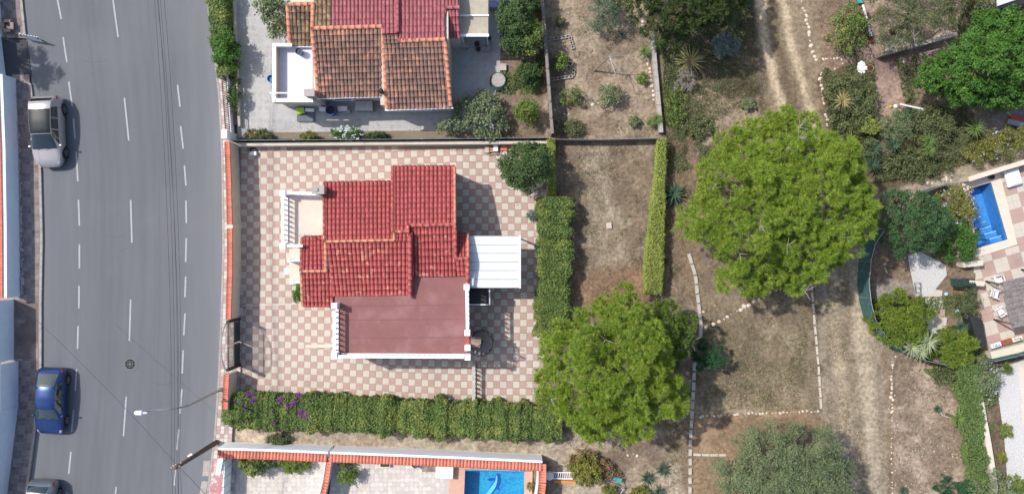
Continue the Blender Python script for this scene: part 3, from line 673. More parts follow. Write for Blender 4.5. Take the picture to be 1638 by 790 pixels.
undergrowth('undergrowth', 'dense low green undergrowth between the shrubs at the top right', [[(1318, 108), (1400, 100), (1400, 285), (1330, 215)], [(1400, 215), (1450, 170), (1545, 165), (1560, 190), (1545, 262), (1400, 292)], [(1435, 95), (1470, 85), (1475, 175), (1452, 180)], [(1540, -10), (1600, -10), (1590, 60), (1530, 80)]], 520, .7, M['dull_leaf'], .12, 3, .36)
undergrowth('undergrowth', 'patchy green undergrowth in the shade at the left of the upper field', [[(1060, 30), (1205, 0), (1190, 90), (1150, 140), (1140, 260), (1062, 280)]], 420, .4, M['dull_leaf'], .11, 5, .47)
undergrowth('undergrowth', 'mixed green undergrowth along the cream retaining wall and garden', [[(1556, 560), (1600, 575), (1600, 640), (1590, 700), (1575, 640)], [(1475, 590), (1545, 585), (1545, 640), (1500, 610)], [(1400, 480), (1560, 470), (1575, 575), (1500, 575), (1420, 545)], [(802, 90), (870, 90), (870, 150), (802, 150)]], 460, .5, M['strip_leaf'], .11, 7, .45)
def pebbles(name, label, polys, n, s0, s1, mt):
    mb = MB(); q = random.Random(5)
    for poly in polys:
        xs = [p[0] for p in poly]; ys = [p[1] for p in poly]; k = 0
        while k < n:
            x, y = q.uniform(min(xs), max(xs)), q.uniform(min(ys), max(ys)); k += 1
            if not inpoly(np.array([x]), np.array([y]), poly)[0]: continue
            p = P(x, y); s = q.uniform(s0, s1); a = q.uniform(0, 3)
            v = [(p.x+s*math.cos(a+t)*q.uniform(.7, 1.1), p.y+s*math.sin(a+t)*q.uniform(.7, 1.1), .0) for t in (0, 1.3, 2.5, 3.8, 5.0)]
            b = len(mb.v); mb.v += v+[(p.x+q.uniform(-.2, .2)*s, p.y, s*q.uniform(.5, .9)+.02)]
            for i in range(5): mb.f.append((b+i, b+(i+1) % 5, b+5)); mb.m.append(0)
    return mb.build(name, mt, None, label=label, cat='pebbles', kind='stuff')
pebbles('pebbles', 'scattered pale pebbles on bare soil and track', [B(1320, 450, 1430, 790), RP, B(880, 10, 1045, 215), [(370, 684), (1080, 700), (1095, 790), (900, 790), (880, 735)], B(900, 240, 985, 350)], 230, .02, .06, M['stone'])
# ------------------------------------------------------------------ road, pavements
def strip(mb, left, right, z, n=1):
    for i in range(len(left)-1):
        a, b, c, d = P(*left[i]), P(*right[i]), P(*right[i+1]), P(*left[i+1])
        mb.quadpts([(a.x, a.y, z), (d.x, d.y, z), (c.x, c.y, z), (b.x, b.y, z)])
def lerpline(line, ys):
    Y = [p[1] for p in line]; X = [p[0] for p in line]; return [(float(np.interp(y, Y, X)), y) for y in ys]
ysamp = list(range(-300, 1101, 20))
LE = [(28, -120), (37, 0), (50, 125), (62, 215), (67, 260), (70, 380), (68, 480), (68, 600), (57, 700), (45, 790), (25, 920)]
RE = [(322, -120), (331, 0), (341, 80), (350, 150), (355, 250), (357, 400), (354, 500), (350, 600), (343, 700), (331, 790), (318, 920)]
NC_ = 48; lx = lerpline(LE, ysamp); rx_ = lerpline(RE, ysamp); mb = MB(); mb.v = [tuple(P(lx[i][0]+(rx_[i][0]-lx[i][0])*k/NC_, ysamp[i])) for i in range(len(ysamp)) for k in range(NC_+1)]
mb.f = [(i*(NC_+1)+k, (i+1)*(NC_+1)+k, (i+1)*(NC_+1)+k+1, i*(NC_+1)+k+1) for i in range(len(ysamp)-1) for k in range(NC_)]; mb.m = [0]*len(mb.f)
road = mb.build('road', M['asphalt'], kind='structure'); qr = random.Random(12); streak = [qr.uniform(-.035, .035) for k in range(NC_+1)]
ta = []
for i in range(len(ysamp)):
    for k in range(NC_+1):
        u = k/NC_; f = 1.0+streak[k]+.26*max(0, (u-.80)/.20)**1.1+.14*max(0, (.16-u)/.16)-.07*math.exp(-((u-.36)/.06)**2)-.05*math.exp(-((u-.58)/.07)**2)-.05*math.exp(-((u-.72)/.05)**2); ta += [f, f*.995, f*(.985 if u > .8 else 1.0), 1]
ca = road.data.color_attributes.new('tint', 'FLOAT_COLOR', 'POINT'); ca.data.foreach_set('color', ta)
for cr in ([(168, 379), (176, 377), (183, 380), (192, 379), (203, 376)], [(192, 402), (200, 398), (207, 397)], [(128, 96), (150, 101), (172, 97)], [(245, 612), (262, 616), (281, 611)]):
    m = MB(); m.tube([(P(x, y).x, P(x, y).y, .0) for x, y in cr], .005, 4, False); m.build('crack', M['ramp'], road)
def dash(x0, y0, x1, y1, wd=2.5):
    a, b = P(x0, y0), P(x1, y1); d = (b-a).normalized(); s = Vector((-d.y, d.x, 0))*wd/K/2
    m = MB(); m.prism([(a+s)[:2], (a-s)[:2], (b-s)[:2], (b+s)[:2]], .001, .005, bottom=False); m.build('road_marking', M['paint'], road)
for t in [(91, -5, 98, 31), (101, 60, 107, 100), (110, 131, 115.5, 170), (117.5, 190, 120, 222), (122, 243, 124.5, 290), (125.5, 320, 127, 361), (127, 391, 127, 429), (126.5, 457, 126.2, 493), (125, 521, 124, 558), (122.5, 590, 120.5, 625), (118, 655, 114.5, 690), (113.5, 722, 110, 757), (107, 786, 104, 815),
          (180, -5, 189, 60), (199, 157, 206, 225), (209, 320, 211, 388), (209, 479, 207, 545), (202, 634, 197.5, 697), (186, 778, 178, 850),
          (284, 136, 288, 171), (289, 202, 293, 238), (295, 265, 297.5, 297), (297.5, 321, 298, 357), (298, 381, 297, 419), (297, 442, 296, 475), (296, 501, 294, 536), (293, 560, 291.5, 597), (291, 622, 288, 661), (286, 686, 283, 719), (281, 742, 279, 776)]: dash(*t)
for ln, wd in (([(132, -60), (138, 20), (150, 120), (160, 200), (167, 300), (168, 480), (163, 620), (150, 740), (140, 850)], 2.6), ([(230, -60), (245, 100), (254, 250), (256, 420), (252, 600), (246, 720), (238, 850)], 2.0)):
    m = MB()
    for i in range(len(ln)-1):
        a, b = P(*ln[i]), P(*ln[i+1]); s = Vector((wd/K/2, 0, 0)); m.quadpts([(a.x-s.x, a.y, .0015), (b.x-s.x, b.y, .0015), (b.x+s.x, b.y, .0015), (a.x+s.x, a.y, .0015)])
    m.build('tar_seam', mat('tar_seam', (.112, .116, .124), (.13, .135, .14), scale=5, rough=.9), road)
M['manhole'] = mat('cast_iron', (.135, .14, .145), (.10, .105, .11), scale=8, rough=.7)
c = P(208, 582); m = MB()
m._lathe((c.x, c.y, .001), [(.50, 0), (.50, .008), (.43, .008), (.43, .005), (.39, .005)], 32); mh = m.build('manhole_cover', M['manhole'], road)
m = MB()
for r_ in (.33, .20):
    m._lathe((c.x, c.y, .006), [(r_, 0), (r_, .009), (r_-.03, .009), (r_-.03, 0)], 28)
for i in range(8): a = i*math.pi/4; m.bar((c.x+.08*math.cos(a), c.y+.08*math.sin(a), .012), (c.x+.36*math.cos(a), c.y+.36*math.sin(a), .012), .02, .008)
m._lathe((c.x, c.y, .004), [(.07, 0), (.07, .014), (.0, .014)], 12)
m.build('cover_rib', mat('worn_iron', (.19, .195, .2), (.15, .155, .16), rough=.6), mh)
# right pavement: checker of small pavers behind a kerb
ysm = list(np.arange(-100, 900, 6.5))
sw = MB(); kb = MB(); WI = [(372, -100), (372, 200), (382, 240), (385, 500), (384, 640), (372, 660), (372, 900)]
for i in range(len(ysm)-1):
    y0, y1 = ysm[i], ysm[i+1]; xe0, xe1 = lerpline(RE, [y0])[0][0]+3.2, lerpline(RE, [y1])[0][0]+3.2; xi = lerpline(WI, [y0])[0][0]; n = int((xi-xe0)/6.5)+1
    for k in range(n):
        sw.mi = 0 if ((i//2+k) % 2 == 0) ^ (random.random() < .06) else 1
        a0 = xe0+k*6.5; a1 = xe1+k*6.5; g_ = .35
        p = [P(a0+g_, y0+g_), P(a1+g_, y1-g_), P(a1+6.5-g_, y1-g_), P(a0+6.5-g_, y0+g_)]
        sw.quadpts([(q.x, q.y, .125) for q in p])
    if i % 3 == 0 and i+3 < len(ysm):
        y3 = ysm[i+3]; e0, e3 = lerpline(RE, [y0])[0][0], lerpline(RE, [y3])[0][0]
        kb.prism([P(e0, y0+.25)[:2], P(e0+3, y0+.25)[:2], P(e3+3, y3-.25)[:2], P(e3, y3-.25)[:2]], 0.0, .13)
mm = MB(); rr = [(x+2, y) for x, y in lerpline(RE, ysamp)]; rl = [(x, y) for x, y in lerpline(WI, ysamp)]
for i in range(len(rr)-1): mm.prism([P(*rr[i])[:2], P(*rl[i])[:2], P(*rl[i+1])[:2], P(*rr[i+1])[:2]], 0, .118)
pav = mm.build('pavement', M['joint'], kind='structure')
sw.build('pavers', [M['walkpink'], M['walkcream']], pav, kind='stuff'); kb.build('kerb_stones', M['kerb'], pav, kind='stuff')
# left pavement in the shade of the boundary walls
sw = MB(); kb = MB(); WL = [(0, -120), (3, 0), (8, 58), (16, 127), (25, 200), (31, 260), (34, 363), (36, 475), (26, 478), (26, 575), (33, 577), (32, 647), (15, 790), (5, 900)]
for i in range(len(ysm)-1):
    y0, y1 = ysm[i], ysm[i+1]; xe0, xe1 = lerpline(LE, [y0])[0][0]-4.2, lerpline(LE, [y1])[0][0]-4.2; xi = lerpline(WL, [y0])[0][0]-4; n = int((xe0-xi)/6.5)+1
    if 60 < y0 < 122: pass
    else:
        for k in range(n):
            sw.mi = 0 if (i//2+k//2) % 2 == 0 else 1; a0 = xe0-k*6.5; a1 = xe1-k*6.5
            p = [P(a0-.3, y0+.3), P(a1-.3, y1-.3), P(a1-6.2, y1-.3), P(a0-6.2, y0+.3)]
            sw.quadpts([(q.x, q.y, .125) for q in reversed(p)])
    if i % 3 == 0 and i+3 < len(ysm) and not (50 < y0 < 122):
        y3 = ysm[i+3]; e0, e3 = lerpline(LE, [y0])[0][0], lerpline(LE, [y3])[0][0]
        kb.prism([P(e0-4, y0+.25)[:2], P(e0, y0+.25)[:2], P(e3, y3-.25)[:2], P(e3-4, y3-.25)[:2]], 0.0, .13)
mm = MB(); rr = [(x-2, y) for x, y in lerpline(LE, ysamp)]; rl = [(x-30, y) for x, y in lerpline(WL, ysamp)]
for i in range(len(rr)-1):
    if ysamp[i] in (60, 80, 100): continue
    mm.prism([P(*rl[i])[:2], P(*rr[i])[:2], P(*rr[i+1])[:2], P(*rl[i+1])[:2]], 0, .118)
pav2 = mm.build('shaded_pavement', M['joint'], kind='structure')
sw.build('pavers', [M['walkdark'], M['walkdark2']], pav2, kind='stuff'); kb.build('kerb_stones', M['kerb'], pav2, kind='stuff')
m = MB(); m.prism([P(5, 60)[:2], P(44, 66)[:2], P(51, 123)[:2], P(11, 123)[:2]], [0, 0, 0, 0], [.15, .03, .03, .15]); m.build('driveway_ramp', M['ramp'], kind='structure')
m = MB(); m.prism([P(26, 480)[:2], P(63, 484)[:2], P(63, 573)[:2], P(26, 573)[:2]], .1, .129); m.build('driveway_entrance', mat('driveway_brown', (.20, .155, .145), (.12, .095, .09), scale=1.5, rough=.9, c3=(.34, .27, .25), s3=.7, t3=(.55, .7)), kind='structure')

# ------------------------------------------------------------------ generic wall with tile coping
def wall(name, label, line, h, th, mt, coping=None, cw=11, pitch=5.0, cat='wall', capm=None, group=None, slope=0.0, off=0, zb=0.0, inside=1):
    "line: ground pixels of the wall axis"
    pts = [P(*p) for p in line]; e = empty(name, (pts[0].x, pts[0].y, 0), label, cat, group); m = MB(); cp = MB(); cap = MB(); ct = MB()
    for i in range(len(pts)-1):
        a, b = pts[i], pts[i+1]; d = (b-a).normalized(); s = Vector((-d.y, d.x, 0)); m.prism([(a+s*th/2)[:2], (a-s*th/2)[:2], (b-s*th/2)[:2], (b+s*th/2)[:2]], zb, h)
        if coping:
            L_ = (b-a).length; n = int(L_*K/pitch); cwm = cw/K; sg = inside; o_ = s*off/K
            for k in range(n):
                q = a+(b-a)*((k+.5)/n); ct.barrel(q+o_+s*cwm/2*sg+Vector((0, 0, h+.07+slope)), q+o_-s*cwm/2*sg+Vector((0, 0, h+.03)), pitch/K*1.0, .075, n=4, taper=1)
            cap.prism([(a+o_+s*cwm*.48)[:2], (a+o_-s*cwm*.48)[:2], (b+o_-s*cwm*.48)[:2], (b+o_+s*cwm*.48)[:2]], h-.01, h+.035)
        elif capm:
            cap.prism([(a+s*(th/2+.03))[:2], (a-s*(th/2+.03))[:2], (b-s*(th/2+.03))[:2], (b+s*(th/2+.03))[:2]], h, h+.05)
    m.build('wall_body', mt, e)
    if coping: cap.build('coping_bed', M['coping'], e); ct.build('coping_tiles', coping, e, kind='stuff', smooth=True)
    elif capm: cap.build('coping', capm, e)
    return e
def balustrade(name, label, a, b, z0, h, sp=.3, r=.055, parent=None, cat='balustrade', group=None, railw=.16, pillars=(), mt=None):
    mt = mt or M['white']; a = Vector((a[0], a[1], z0)); b = Vector((b[0], b[1], z0)); d = b-a; L_ = d.length; u = d/L_
    e = empty(name, a, label, cat, group) if parent is None else parent
    m = MB(); m.bar(a+Vector((0, 0, .05)), b+Vector((0, 0, .05)), railw, .10); m.build('bottom_rail', mt, e)
    m = MB(); m.bar(a+Vector((0, 0, h-.045)), b+Vector((0, 0, h-.045)), railw, .09); m.build('top_rail', mt, e)
    n = max(2, int(L_/sp)); m = MB(); hh = h-.19
    m._lathe((0, 0, 0), [(r*.9, 0), (r*.9, .05), (r*.5, .08), (r*1.15, hh*.35), (r*.8, hh*.55), (r*.45, hh*.8), (r*.9, hh-.05), (r*.9, hh)], 8)
    o0 = Vector((0, 0, 0)); mesh = bpy.data.meshes.new('baluster'); mesh.from_pydata(m.v, [], m.f); mesh.materials.append(mt); mesh.update()
    for i in range(n): p = a+u*L_*(i+.5)/n; inst('baluster', mesh, e, (p.x, p.y, z0+.10))
    for p in pillars:
        m = MB(); m.box((p[0], p[1], z0+h/2+.02), (.26, .26, h+.06)); m.box((p[0], p[1], z0+h+.07), (.33, .33, .05)); m.build('pillar', mt, e)
    return e
# ------------------------------------------------------------------ roofs
def roof_slope(parent, rl, rr_, el_, er, nc, nr, mt, base, name='roof', gap=.03, bh=.062):
    "rl, rr = ridge ends, el, er = eave ends (world points)"
    rl, rr_, el_, er = map(Vector, (rl, rr_, el_, er)); m = MB(); t = .1; up = Vector((0, 0, t))
    n0 = len(m.v); m.v += [tuple(p-up) for p in (rl, el_, er, rr_)]+[tuple(p) for p in (rl, el_, er, rr_)]
    nrm = (el_-rl).cross(er-rl)
    m.f += [(n0+3, n0+2, n0+1, n0), (n0+4, n0+5, n0+6, n0+7), (n0, n0+1, n0+5, n0+4), (n0+1, n0+2, n0+6, n0+5), (n0+2, n0+3, n0+7, n0+6), (n0+3, n0, n0+4, n0+7)]; m.m += [0]*6
    o = m.build(name, base, parent)
    T = MB(); q = random.Random(nc*100+nr); S = lambda u, v: (rl*(1-u)+rr_*u)*(1-v)+(el_*(1-u)+er*u)*v
    ns = (S(1, 0)-S(0, 0)).cross(S(0, 1)-S(0, 0)).normalized(); ns = -ns if ns.z < 0 else ns
    for i in range(nc):
        u = (i+.5)/nc; wd = (S(1, .5)-S(0, .5)).length/nc*.93
        for j in range(nr):
            v0, v1 = j/nr, (j+1.12)/nr; v1 = min(v1, 1.012); du = q.uniform(-.04, .04)/nc
            a = S(u+du, v0)+ns*(.012); b = S(u+du, v1)+ns*(.040+q.uniform(-.006, .008)); T.barrel(a, b, wd, bh, up=ns, n=6, taper=.88)
    T.build('roof_tiles', mt, o, smooth=True, kind='stuff')
    return o
def cap_row(parent, a, b, wd, mt, ln=.38, ht=.09, name='ridge_cap', lift=.05):
    a, b = Vector(a)+Vector((0, 0, lift)), Vector(b)+Vector((0, 0, lift)); n = max(1, round((b-a).length/ln)); m = MB()
    for i in range(n): m.barrel(a+(b-a)*i/n, a+(b-a)*min(1, (i+1.08)/n)+Vector((0, 0, .012)), wd, ht, n=6, taper=.9)
    return m.build(name, mt, parent, smooth=True, kind='stuff')

# ------------------------------------------------------------------ main villa
V = empty('red_roofed_villa', (P(640, 430).x, P(640, 430).y, 0), 'villa with glossy red tiled roofs and flat dusky red terrace on the checkered patio', 'house')
def blk(name, pxs, h, z0, z1, mt, parent): m = MB(); m.prism([P(x, y, h)[:2] for x, y in pxs], z0, z1); return m.build(name, mt, parent)
sl = .0115
NA = lambda y: 2.9+(y-290)*sl; NB = lambda y: 2.9+(y-266)*sl; SD = lambda y: 4.0-(y-384)*sl; SE = lambda y: 4.0-(y-360)*sl; NC = lambda y: 2.85+(y-377)*.0104; NG = lambda y: 2.95+(y-372)*.0102
blk('wall', [(521, 294), (631, 294), (631, 270), (724, 270), (724, 470), (521, 470)], 2.8, 0, 2.78, M['beigewall'], V)
blk('wall', [(485, 380), (521.5, 380), (521.5, 486), (485, 486)], 2.7, 0, 2.70, M['beigewall'], V)
blk('wall', [(724.5, 376), (747, 376), (747, 458), (724.5, 458)], 2.8, 0, 2.79, M['beigewall'], V)
blk('wall', [(538, 471), (747, 471), (747, 570), (538, 570)], 2.9, 0, 2.90, M['beigewall'], V)
# gable infill under the raised ridges
for xs, y0, y1, f in ((( 632, 726), 300, 436, lambda y: min(NB(y), SE(y))), ((522, 654), 300, 460, lambda y: min(NA(y), SD(y)))):
    m = MB(); yy = [y0, 362 if xs[0] == 632 else 385, y1]
    for i in range(2):
        pl = [(xs[0], yy[i]), (xs[1], yy[i]), (xs[1], yy[i+1]), (xs[0], yy[i+1])]; zz = [f(y)-.13 for _, y in pl]
        m.prism([P(x, y, z)[:2] for (x, y), z in zip(pl, zz)], 2.6+(.001 if xs[0] == 632 else 0), zz)
    m.build('gable', M['beigewall'], V)
Q = lambda x, y, f: P(x, y, f(y))
roof_slope(V, Q(631, 384, NA), Q(518, 387, NA), Q(631, 290, NA), Q(518, 292, NA), 17, 11, M['red'], M['redbase'])
roof_slope(V, Q(728, 359, NB), Q(653, 361, NB), Q(728, 266, NB), Q(653, 266, NB), 11, 11, M['red'], M['redbase'])
roof_slope(V, Q(653, 371, NB), Q(628, 371, NB), Q(653, 266, NB), Q(628, 267, NB), 4, 12, M['red'], M['redbase'])
roof_slope(V, Q(522, 386, SD), Q(656, 384, SD), Q(532, 472, SD), Q(655, 470, SD), 20, 9, M['redworn'], M['redbase'])
roof_slope(V, P(632, 371, 4.15), P(656, 371, 4.15), Q(632, 385, SD)+Vector((0, 0, .05)), Q(656, 385, SD)+Vector((0, 0, .05)), 4, 2, M['redworn'], M['redbase'])
roof_slope(V, Q(655, 362, SE), Q(728, 360, SE), Q(657, 441, SE), Q(730, 440, SE), 12, 7, M['redworn'], M['redbase'])
roof_slope(V, Q(522, 432, NC), Q(481, 434, NC), Q(519, 377, NC), Q(484, 379, NC), 6, 7, M['red'], M['redbase'])
SD2 = lambda y: SD(y)-.0
roof_slope(V, Q(482, 435, SD2), Q(533, 433, SD2), Q(485, 490, SD2), Q(534, 490, SD2), 8, 6, M['redworn'], M['redbase'])
roof_slope(V, Q(749, 412, NG), Q(729, 413, NG), Q(748, 372, NG), Q(730, 372, NG), 4, 5, M['red'], M['redbase'])
roof_slope(V, Q(729, 414, SE), Q(749, 413, SE), Q(731, 440, SE), Q(749, 440, SE), 3, 3, M['redworn'], M['redbase'])
O = M['orange']; RC = M['redcap']
cap_row(V, Q(519, 386.5, SD), Q(631, 384, SD), .17, O); cap_row(V, P(631, 384, 4.1), P(631, 371, 4.2), .18, O); cap_row(V, P(630, 371, 4.18), P(655, 370, 4.2), .20, RC)
cap_row(V, P(653, 372, 4.17), P(653, 360, 4.12), .2, RC); cap_row(V, Q(653, 360.5, SE), Q(729, 359, SE), .22, RC)
cap_row(V, Q(628, 267, NB), Q(628, 372, NB), .20, RC, name='verge_cap'); cap_row(V, Q(727.5, 267, NB), Q(728, 359, NB), .17, O, name='verge_cap')
cap_row(V, Q(728, 360, SE), Q(729, 412, SE), .20, RC, name='verge_cap'); cap_row(V, Q(518.5, 292, NA), Q(519, 386, NA), .18, RC, name='verge_cap')
cap_row(V, P(656, 374, 4.3), P(656, 475, 3.22), .22, RC, name='verge_cap'); cap_row(V, Q(521, 386, SD), Q(522, 434, SD), .2, O, name='verge_cap')
cap_row(V, Q(482, 434, NC), Q(522, 433.5, NC), .17, O); cap_row(V, Q(483.5, 380, NC), Q(481.5, 434, NC), .2, RC, name='verge_cap'); cap_row(V, Q(482, 436, SD2), Q(484.5, 489, SD2), .2, O, name='verge_cap')
cap_row(V, Q(728, 414, SE), Q(749, 413, SE), .2, RC); cap_row(V, Q(748.5, 373, NG), Q(749, 413, NG), .18, O, name='verge_cap'); cap_row(V, Q(749, 414, SE), P(747.5, 457, 3.2), .22, RC, name='verge_cap')
m = MB(); m.prism([P(656, 373, 4.1)[:2], P(660, 373, 4.1)[:2], P(660, 472, 3.1)[:2], P(655, 474, 3.1)[:2]], 2.8, [4.2, 4.2, 3.1, 3.1]); m.build('parapet', M['red'], V)
m = MB(); z = 3.0
m.prism([P(536, 468, z)[:2], P(657, 466, z)[:2], P(657, 438, z)[:2], P(748, 438, z)[:2], P(748, 571, z)[:2], P(536, 571, z)[:2]], 2.903, z); fr = m.build('flat_roof', M['membrane'], V)
for y, x0, x1 in ((489, 540, 742), (512, 537, 742), (541, 537, 742)):
    m = MB(); a, b = P(x0, y, z), P(x1, y-1.5, z); m.bar((a.x, a.y, z+.006), (b.x, b.y, z+.004), .04, .008); m.build('membrane_seam', mat('seam', (.215, .10, .104), rough=.9), fr)
m = MB(); m.box(P(748, 543, 3.03), (.24, 1.0, .10)); m.build('doorstep', M['redcap'], V)
def pxy(x, y, h): p = P(x, y, h); return (p.x, p.y)
b1 = balustrade('b', None, pxy(534.5, 496, 3.9), pxy(534.5, 566, 3.9), 3.0, .9, .29, parent=V, pillars=(pxy(535, 489, 3.9), pxy(534.5, 569, 3.9)))
balustrade('b', None, pxy(541, 570, 3.9), pxy(742, 571, 3.9), 3.0, .9, .30, parent=V, pillars=(pxy(748, 571, 3.9),))
balustrade('b', None, pxy(746.5, 464, 3.9), pxy(747.5, 526, 3.9), 3.0, .9, .27, parent=V, pillars=(pxy(746.5, 459, 3.9), pxy(747.5, 532, 3.9), pxy(748, 556, 3.9)))
# left roof terrace over the porch
m = MB(); m.prism([P(455, 309, 2.6)[:2], P(519, 309, 2.6)[:2], P(519, 394, 2.6)[:2], P(455, 394, 2.6)[:2]], 0, 2.55); m.build('porch', M['creamwall'], V)
m = MB(); m.prism([P(453, 307, 2.6)[:2], P(519, 307, 2.6)[:2], P(519, 396, 2.6)[:2], P(453, 396, 2.6)[:2]], 2.55, 2.62); m.build('terrace_floor', M['terrfloor'], V)
m = MB(); m.box((P(459, 352, 2.65).x, P(459, 352, 2.65).y, 2.66), (.05, 3.05, .09)); m.build('gutter_edge', M['trunk'], V)
balustrade('b', None, pxy(452.5, 315, 3.5), pxy(452.5, 388, 3.5), 2.62, .9, .27, parent=V, pillars=(pxy(452.5, 309, 3.5), pxy(452.5, 393, 3.5)))
balustrade('b', None, pxy(458, 308.5, 3.5), pxy(508, 310, 3.5), 2.62, .9, .27, parent=V); balustrade('b', None, pxy(458, 393, 3.5), pxy(484, 393, 3.5), 2.62, .9, .27, parent=V)
p = P(509, 303.5, 4.0); m = MB(); m.box((p.x, p.y, 2.0), (.62, .42, 4.0)); ch = m.build('chimney', M['stonegrey'], V)
m = MB(); m.box((p.x, p.y, 4.03), (.70, .50, .08)); m.box((p.x-.1, p.y, 4.1), (.2, .2, .08)); m.build('chimney_cap', M['stonegrey'], ch)
# windows and door
for (x, y, dx, dy, dz, zc, nm) in ((505, 295, 1.0, .06, 1.1, 1.4, 'window'),):
    pass
def opening(nm, c, size, zc, ax, mtc, frame=M['white']):
    "ax 'x': window in a wall facing +-y ; 'y': facing +-x"
    w_, h_ = size; d = (w_, .05, h_) if ax == 'x' else (.05, w_, h_); m = MB(); m.box((c[0], c[1], zc), d); o = m.build(nm, mtc, V); f = MB()
    for s in (-1, 1):
        if ax == 'x': f.box((c[0]+s*w_/2, c[1], zc), (.06, .10, h_+.06)); f.box((c[0], c[1], zc+s*h_/2), (w_-.06, .10, .06))
        else: f.box((c[0], c[1]+s*w_/2, zc), (.10, .06, h_+.06)); f.box((c[0], c[1], zc+s*h_/2), (.10, w_-.06, .06))
    f.build('frame', frame, o)
xr = P(747, 500, 2.9).x; ys_ = P(600, 570, 2.9).y
for X in (580, 680): opening('window', (P(X, 570, 2.9).x, ys_), (1.3, 1.1), 1.45, 'x', M['glassgreen'])
opening('window', (P(724, 320, 2.8).x, P(724, 320, 2.8).y), (1.1, 1.1), 1.45, 'y', M['glassgreen']); opening('back_door', (P(747, 415, 2.8).x, P(747, 415, 2.8).y), (.9, 2.1), 1.08, 'y', M['trunk'])
opening('window', (P(575, 294, 2.8).x, P(575, 294, 2.8).y), (1.2, 1.1), 1.45, 'x', M['glassgreen']); opening('front_door', (P(485, 425, 2.7).x, P(485, 425, 2.7).y), (.95, 2.1), 1.12, 'y', M['trunk'])
# entrance step, low walls
m = MB(); m.prism([P(464, 398)[:2], P(492, 398)[:2], P(492, 455)[:2], P(464, 455)[:2]], .01, .16); m.build('entrance_step', M['terrfloor'], V)
for (x0, y0, x1, y1, hh) in ((462, 416.5, 492, 416.5, .9), (467, 451, 492, 451, .9)):
    a, b = P(x0, y0, hh), P(x1, y1, hh); m = MB(); m.bar((a.x, a.y, hh/2), (b.x, b.y, hh/2), .14, hh); m.box((a.x, a.y, hh/2+.02), (.2, .2, hh+.05)); m.build('porch_side_wall', M['white'], V)
# small step line and ledge on the patio
# carport
e = empty('carport_canopy', (P(790, 418).x, P(790, 418).y, 0), 'white sheet metal carport canopy beside the red roof', 'canopy'); ys2 = [377.5, 391.5, 405, 419, 432.5, 446.5, 460]; z = 2.62
for i in range(6):
    m = MB(); a = P(750, ys2[i], z); b = P(831, ys2[i+1], z); m.prism([(a.x+.03, a.y-.012), (b.x, a.y-.012), (b.x, b.y+.012), (a.x+.03, b.y+.012)], z-.04, [z+.03, z-.0, z-.0, z+.03]); m.build('roof_panel', M['metalwhite'], e)
m = MB()
for yy in ys2: a, b = P(750.5, yy, z), P(831, yy, z); m.bar((a.x, a.y, z+.03), (b.x, b.y, z+.0), .035, .05)
m.build('panel_seams', M['steel'], e, kind='stuff')
m = MB(); a, b = P(831.8, 376, z), P(831.8, 461, z); m.bar((a.x, a.y, z-.03), (b.x, b.y, z-.03), .10, .12); m.build('gutter', M['metalwhite'], e)
for x, y in ((829, 379), (829, 458)): m = MB(); p = P(x, y, z); m.box((p.x, p.y, (z-.09)/2), (.08, .08, z-.09)); m.build('post', M['metalwhite'], e)
# sunken dark lean-to below the carport
e = empty('side_enclosure', (P(766, 473).x, P(766, 473).y, 0), 'small dark enclosure with a thin white rim below the carport canopy', 'enclosure'); z = 2.1
m = MB(); m.prism([P(749, 461, z)[:2], P(782, 461, z)[:2], P(782, 486, z)[:2], P(749, 486, z)[:2]], z-.05, z-.01); m.build('roof_sheet', mat('dark_sheet', (.045, .045, .048), (.03, .03, .03), rough=.9), e)
for a, b in (((783, 460), (783, 487.5)), ((749, 487), (781.5, 487))): m = MB(); p, q = P(*a, z), P(*b, z); m.bar((p.x, p.y, z), (q.x, q.y, z), .07, .07); m.build('rim', M['metalwhite'], e)
for x, y in ((782.5, 461), (782.5, 486), (752, 486)): m = MB(); p = P(x, y, z); m.box((p.x, p.y, z/2-.02), (.05, .05, z-.04)); m.build('post', M['metalwhite'], e)
# spiral stair
cS = P(771, 547, 1.5); e = empty('spiral_staircase', (cS.x, cS.y, 0), 'black iron spiral staircase climbing to the flat red roof', 'staircase')
m = MB(); m.tube([(cS.x, cS.y, 0), (cS.x, cS.y, 3.95)], .05, 10); m.build('centre_pole', M['black'], e)
nst = 15; rR = .66; step_me = None; mt_tr = mat('tread_plate', (.34, .29, .27), (.24, .20, .19), scale=8, rough=.6, metal=.3)
for i in range(nst):
    a0 = R(165)-i*R(25); z_ = .18+i*.185; m = MB(); wv = R(12)
    if i == 0:
        mm_ = MB(); mm_.prism([(.05, -.03), (rR, -.15), (rR, .15), (.05, .03)], 0, .03); step_me = bpy.data.meshes.new('tread'); step_me.from_pydata(mm_.v, [], mm_.f); step_me.materials.append(mt_tr); step_me.update()
    inst('tread', step_me, e, (cS.x, cS.y, z_), a0)
m = MB(); pts = []; 
for i in range(nst*2+1):
    a0 = R(165)-i*R(12.5); z_ = .18+i*.0925; pts.append((cS.x+rR*math.cos(a0), cS.y+rR*math.sin(a0), z_+.9)); 
    if i % 2 == 0: m.tube([(cS.x+rR*math.cos(a0), cS.y+rR*math.sin(a0), z_), pts[-1]], .012, 5)
m.tube(pts, .022, 6); m.build('railing', M['black'], e)
m = MB(); m.tube([(x, y, z_-.93) for x, y, z_ in pts], .03, 6); m.build('stringer', M['black'], e)
a = P(751, 547, 2.98); m = MB(); m.box(((a.x+cS.x)/2, a.y+.0, 2.98), (cS.x-a.x+.0, .60, .04)); m.build('landing', mat('rusty_plate', (.36, .24, .19), (.28, .20, .16), rough=.8), e)
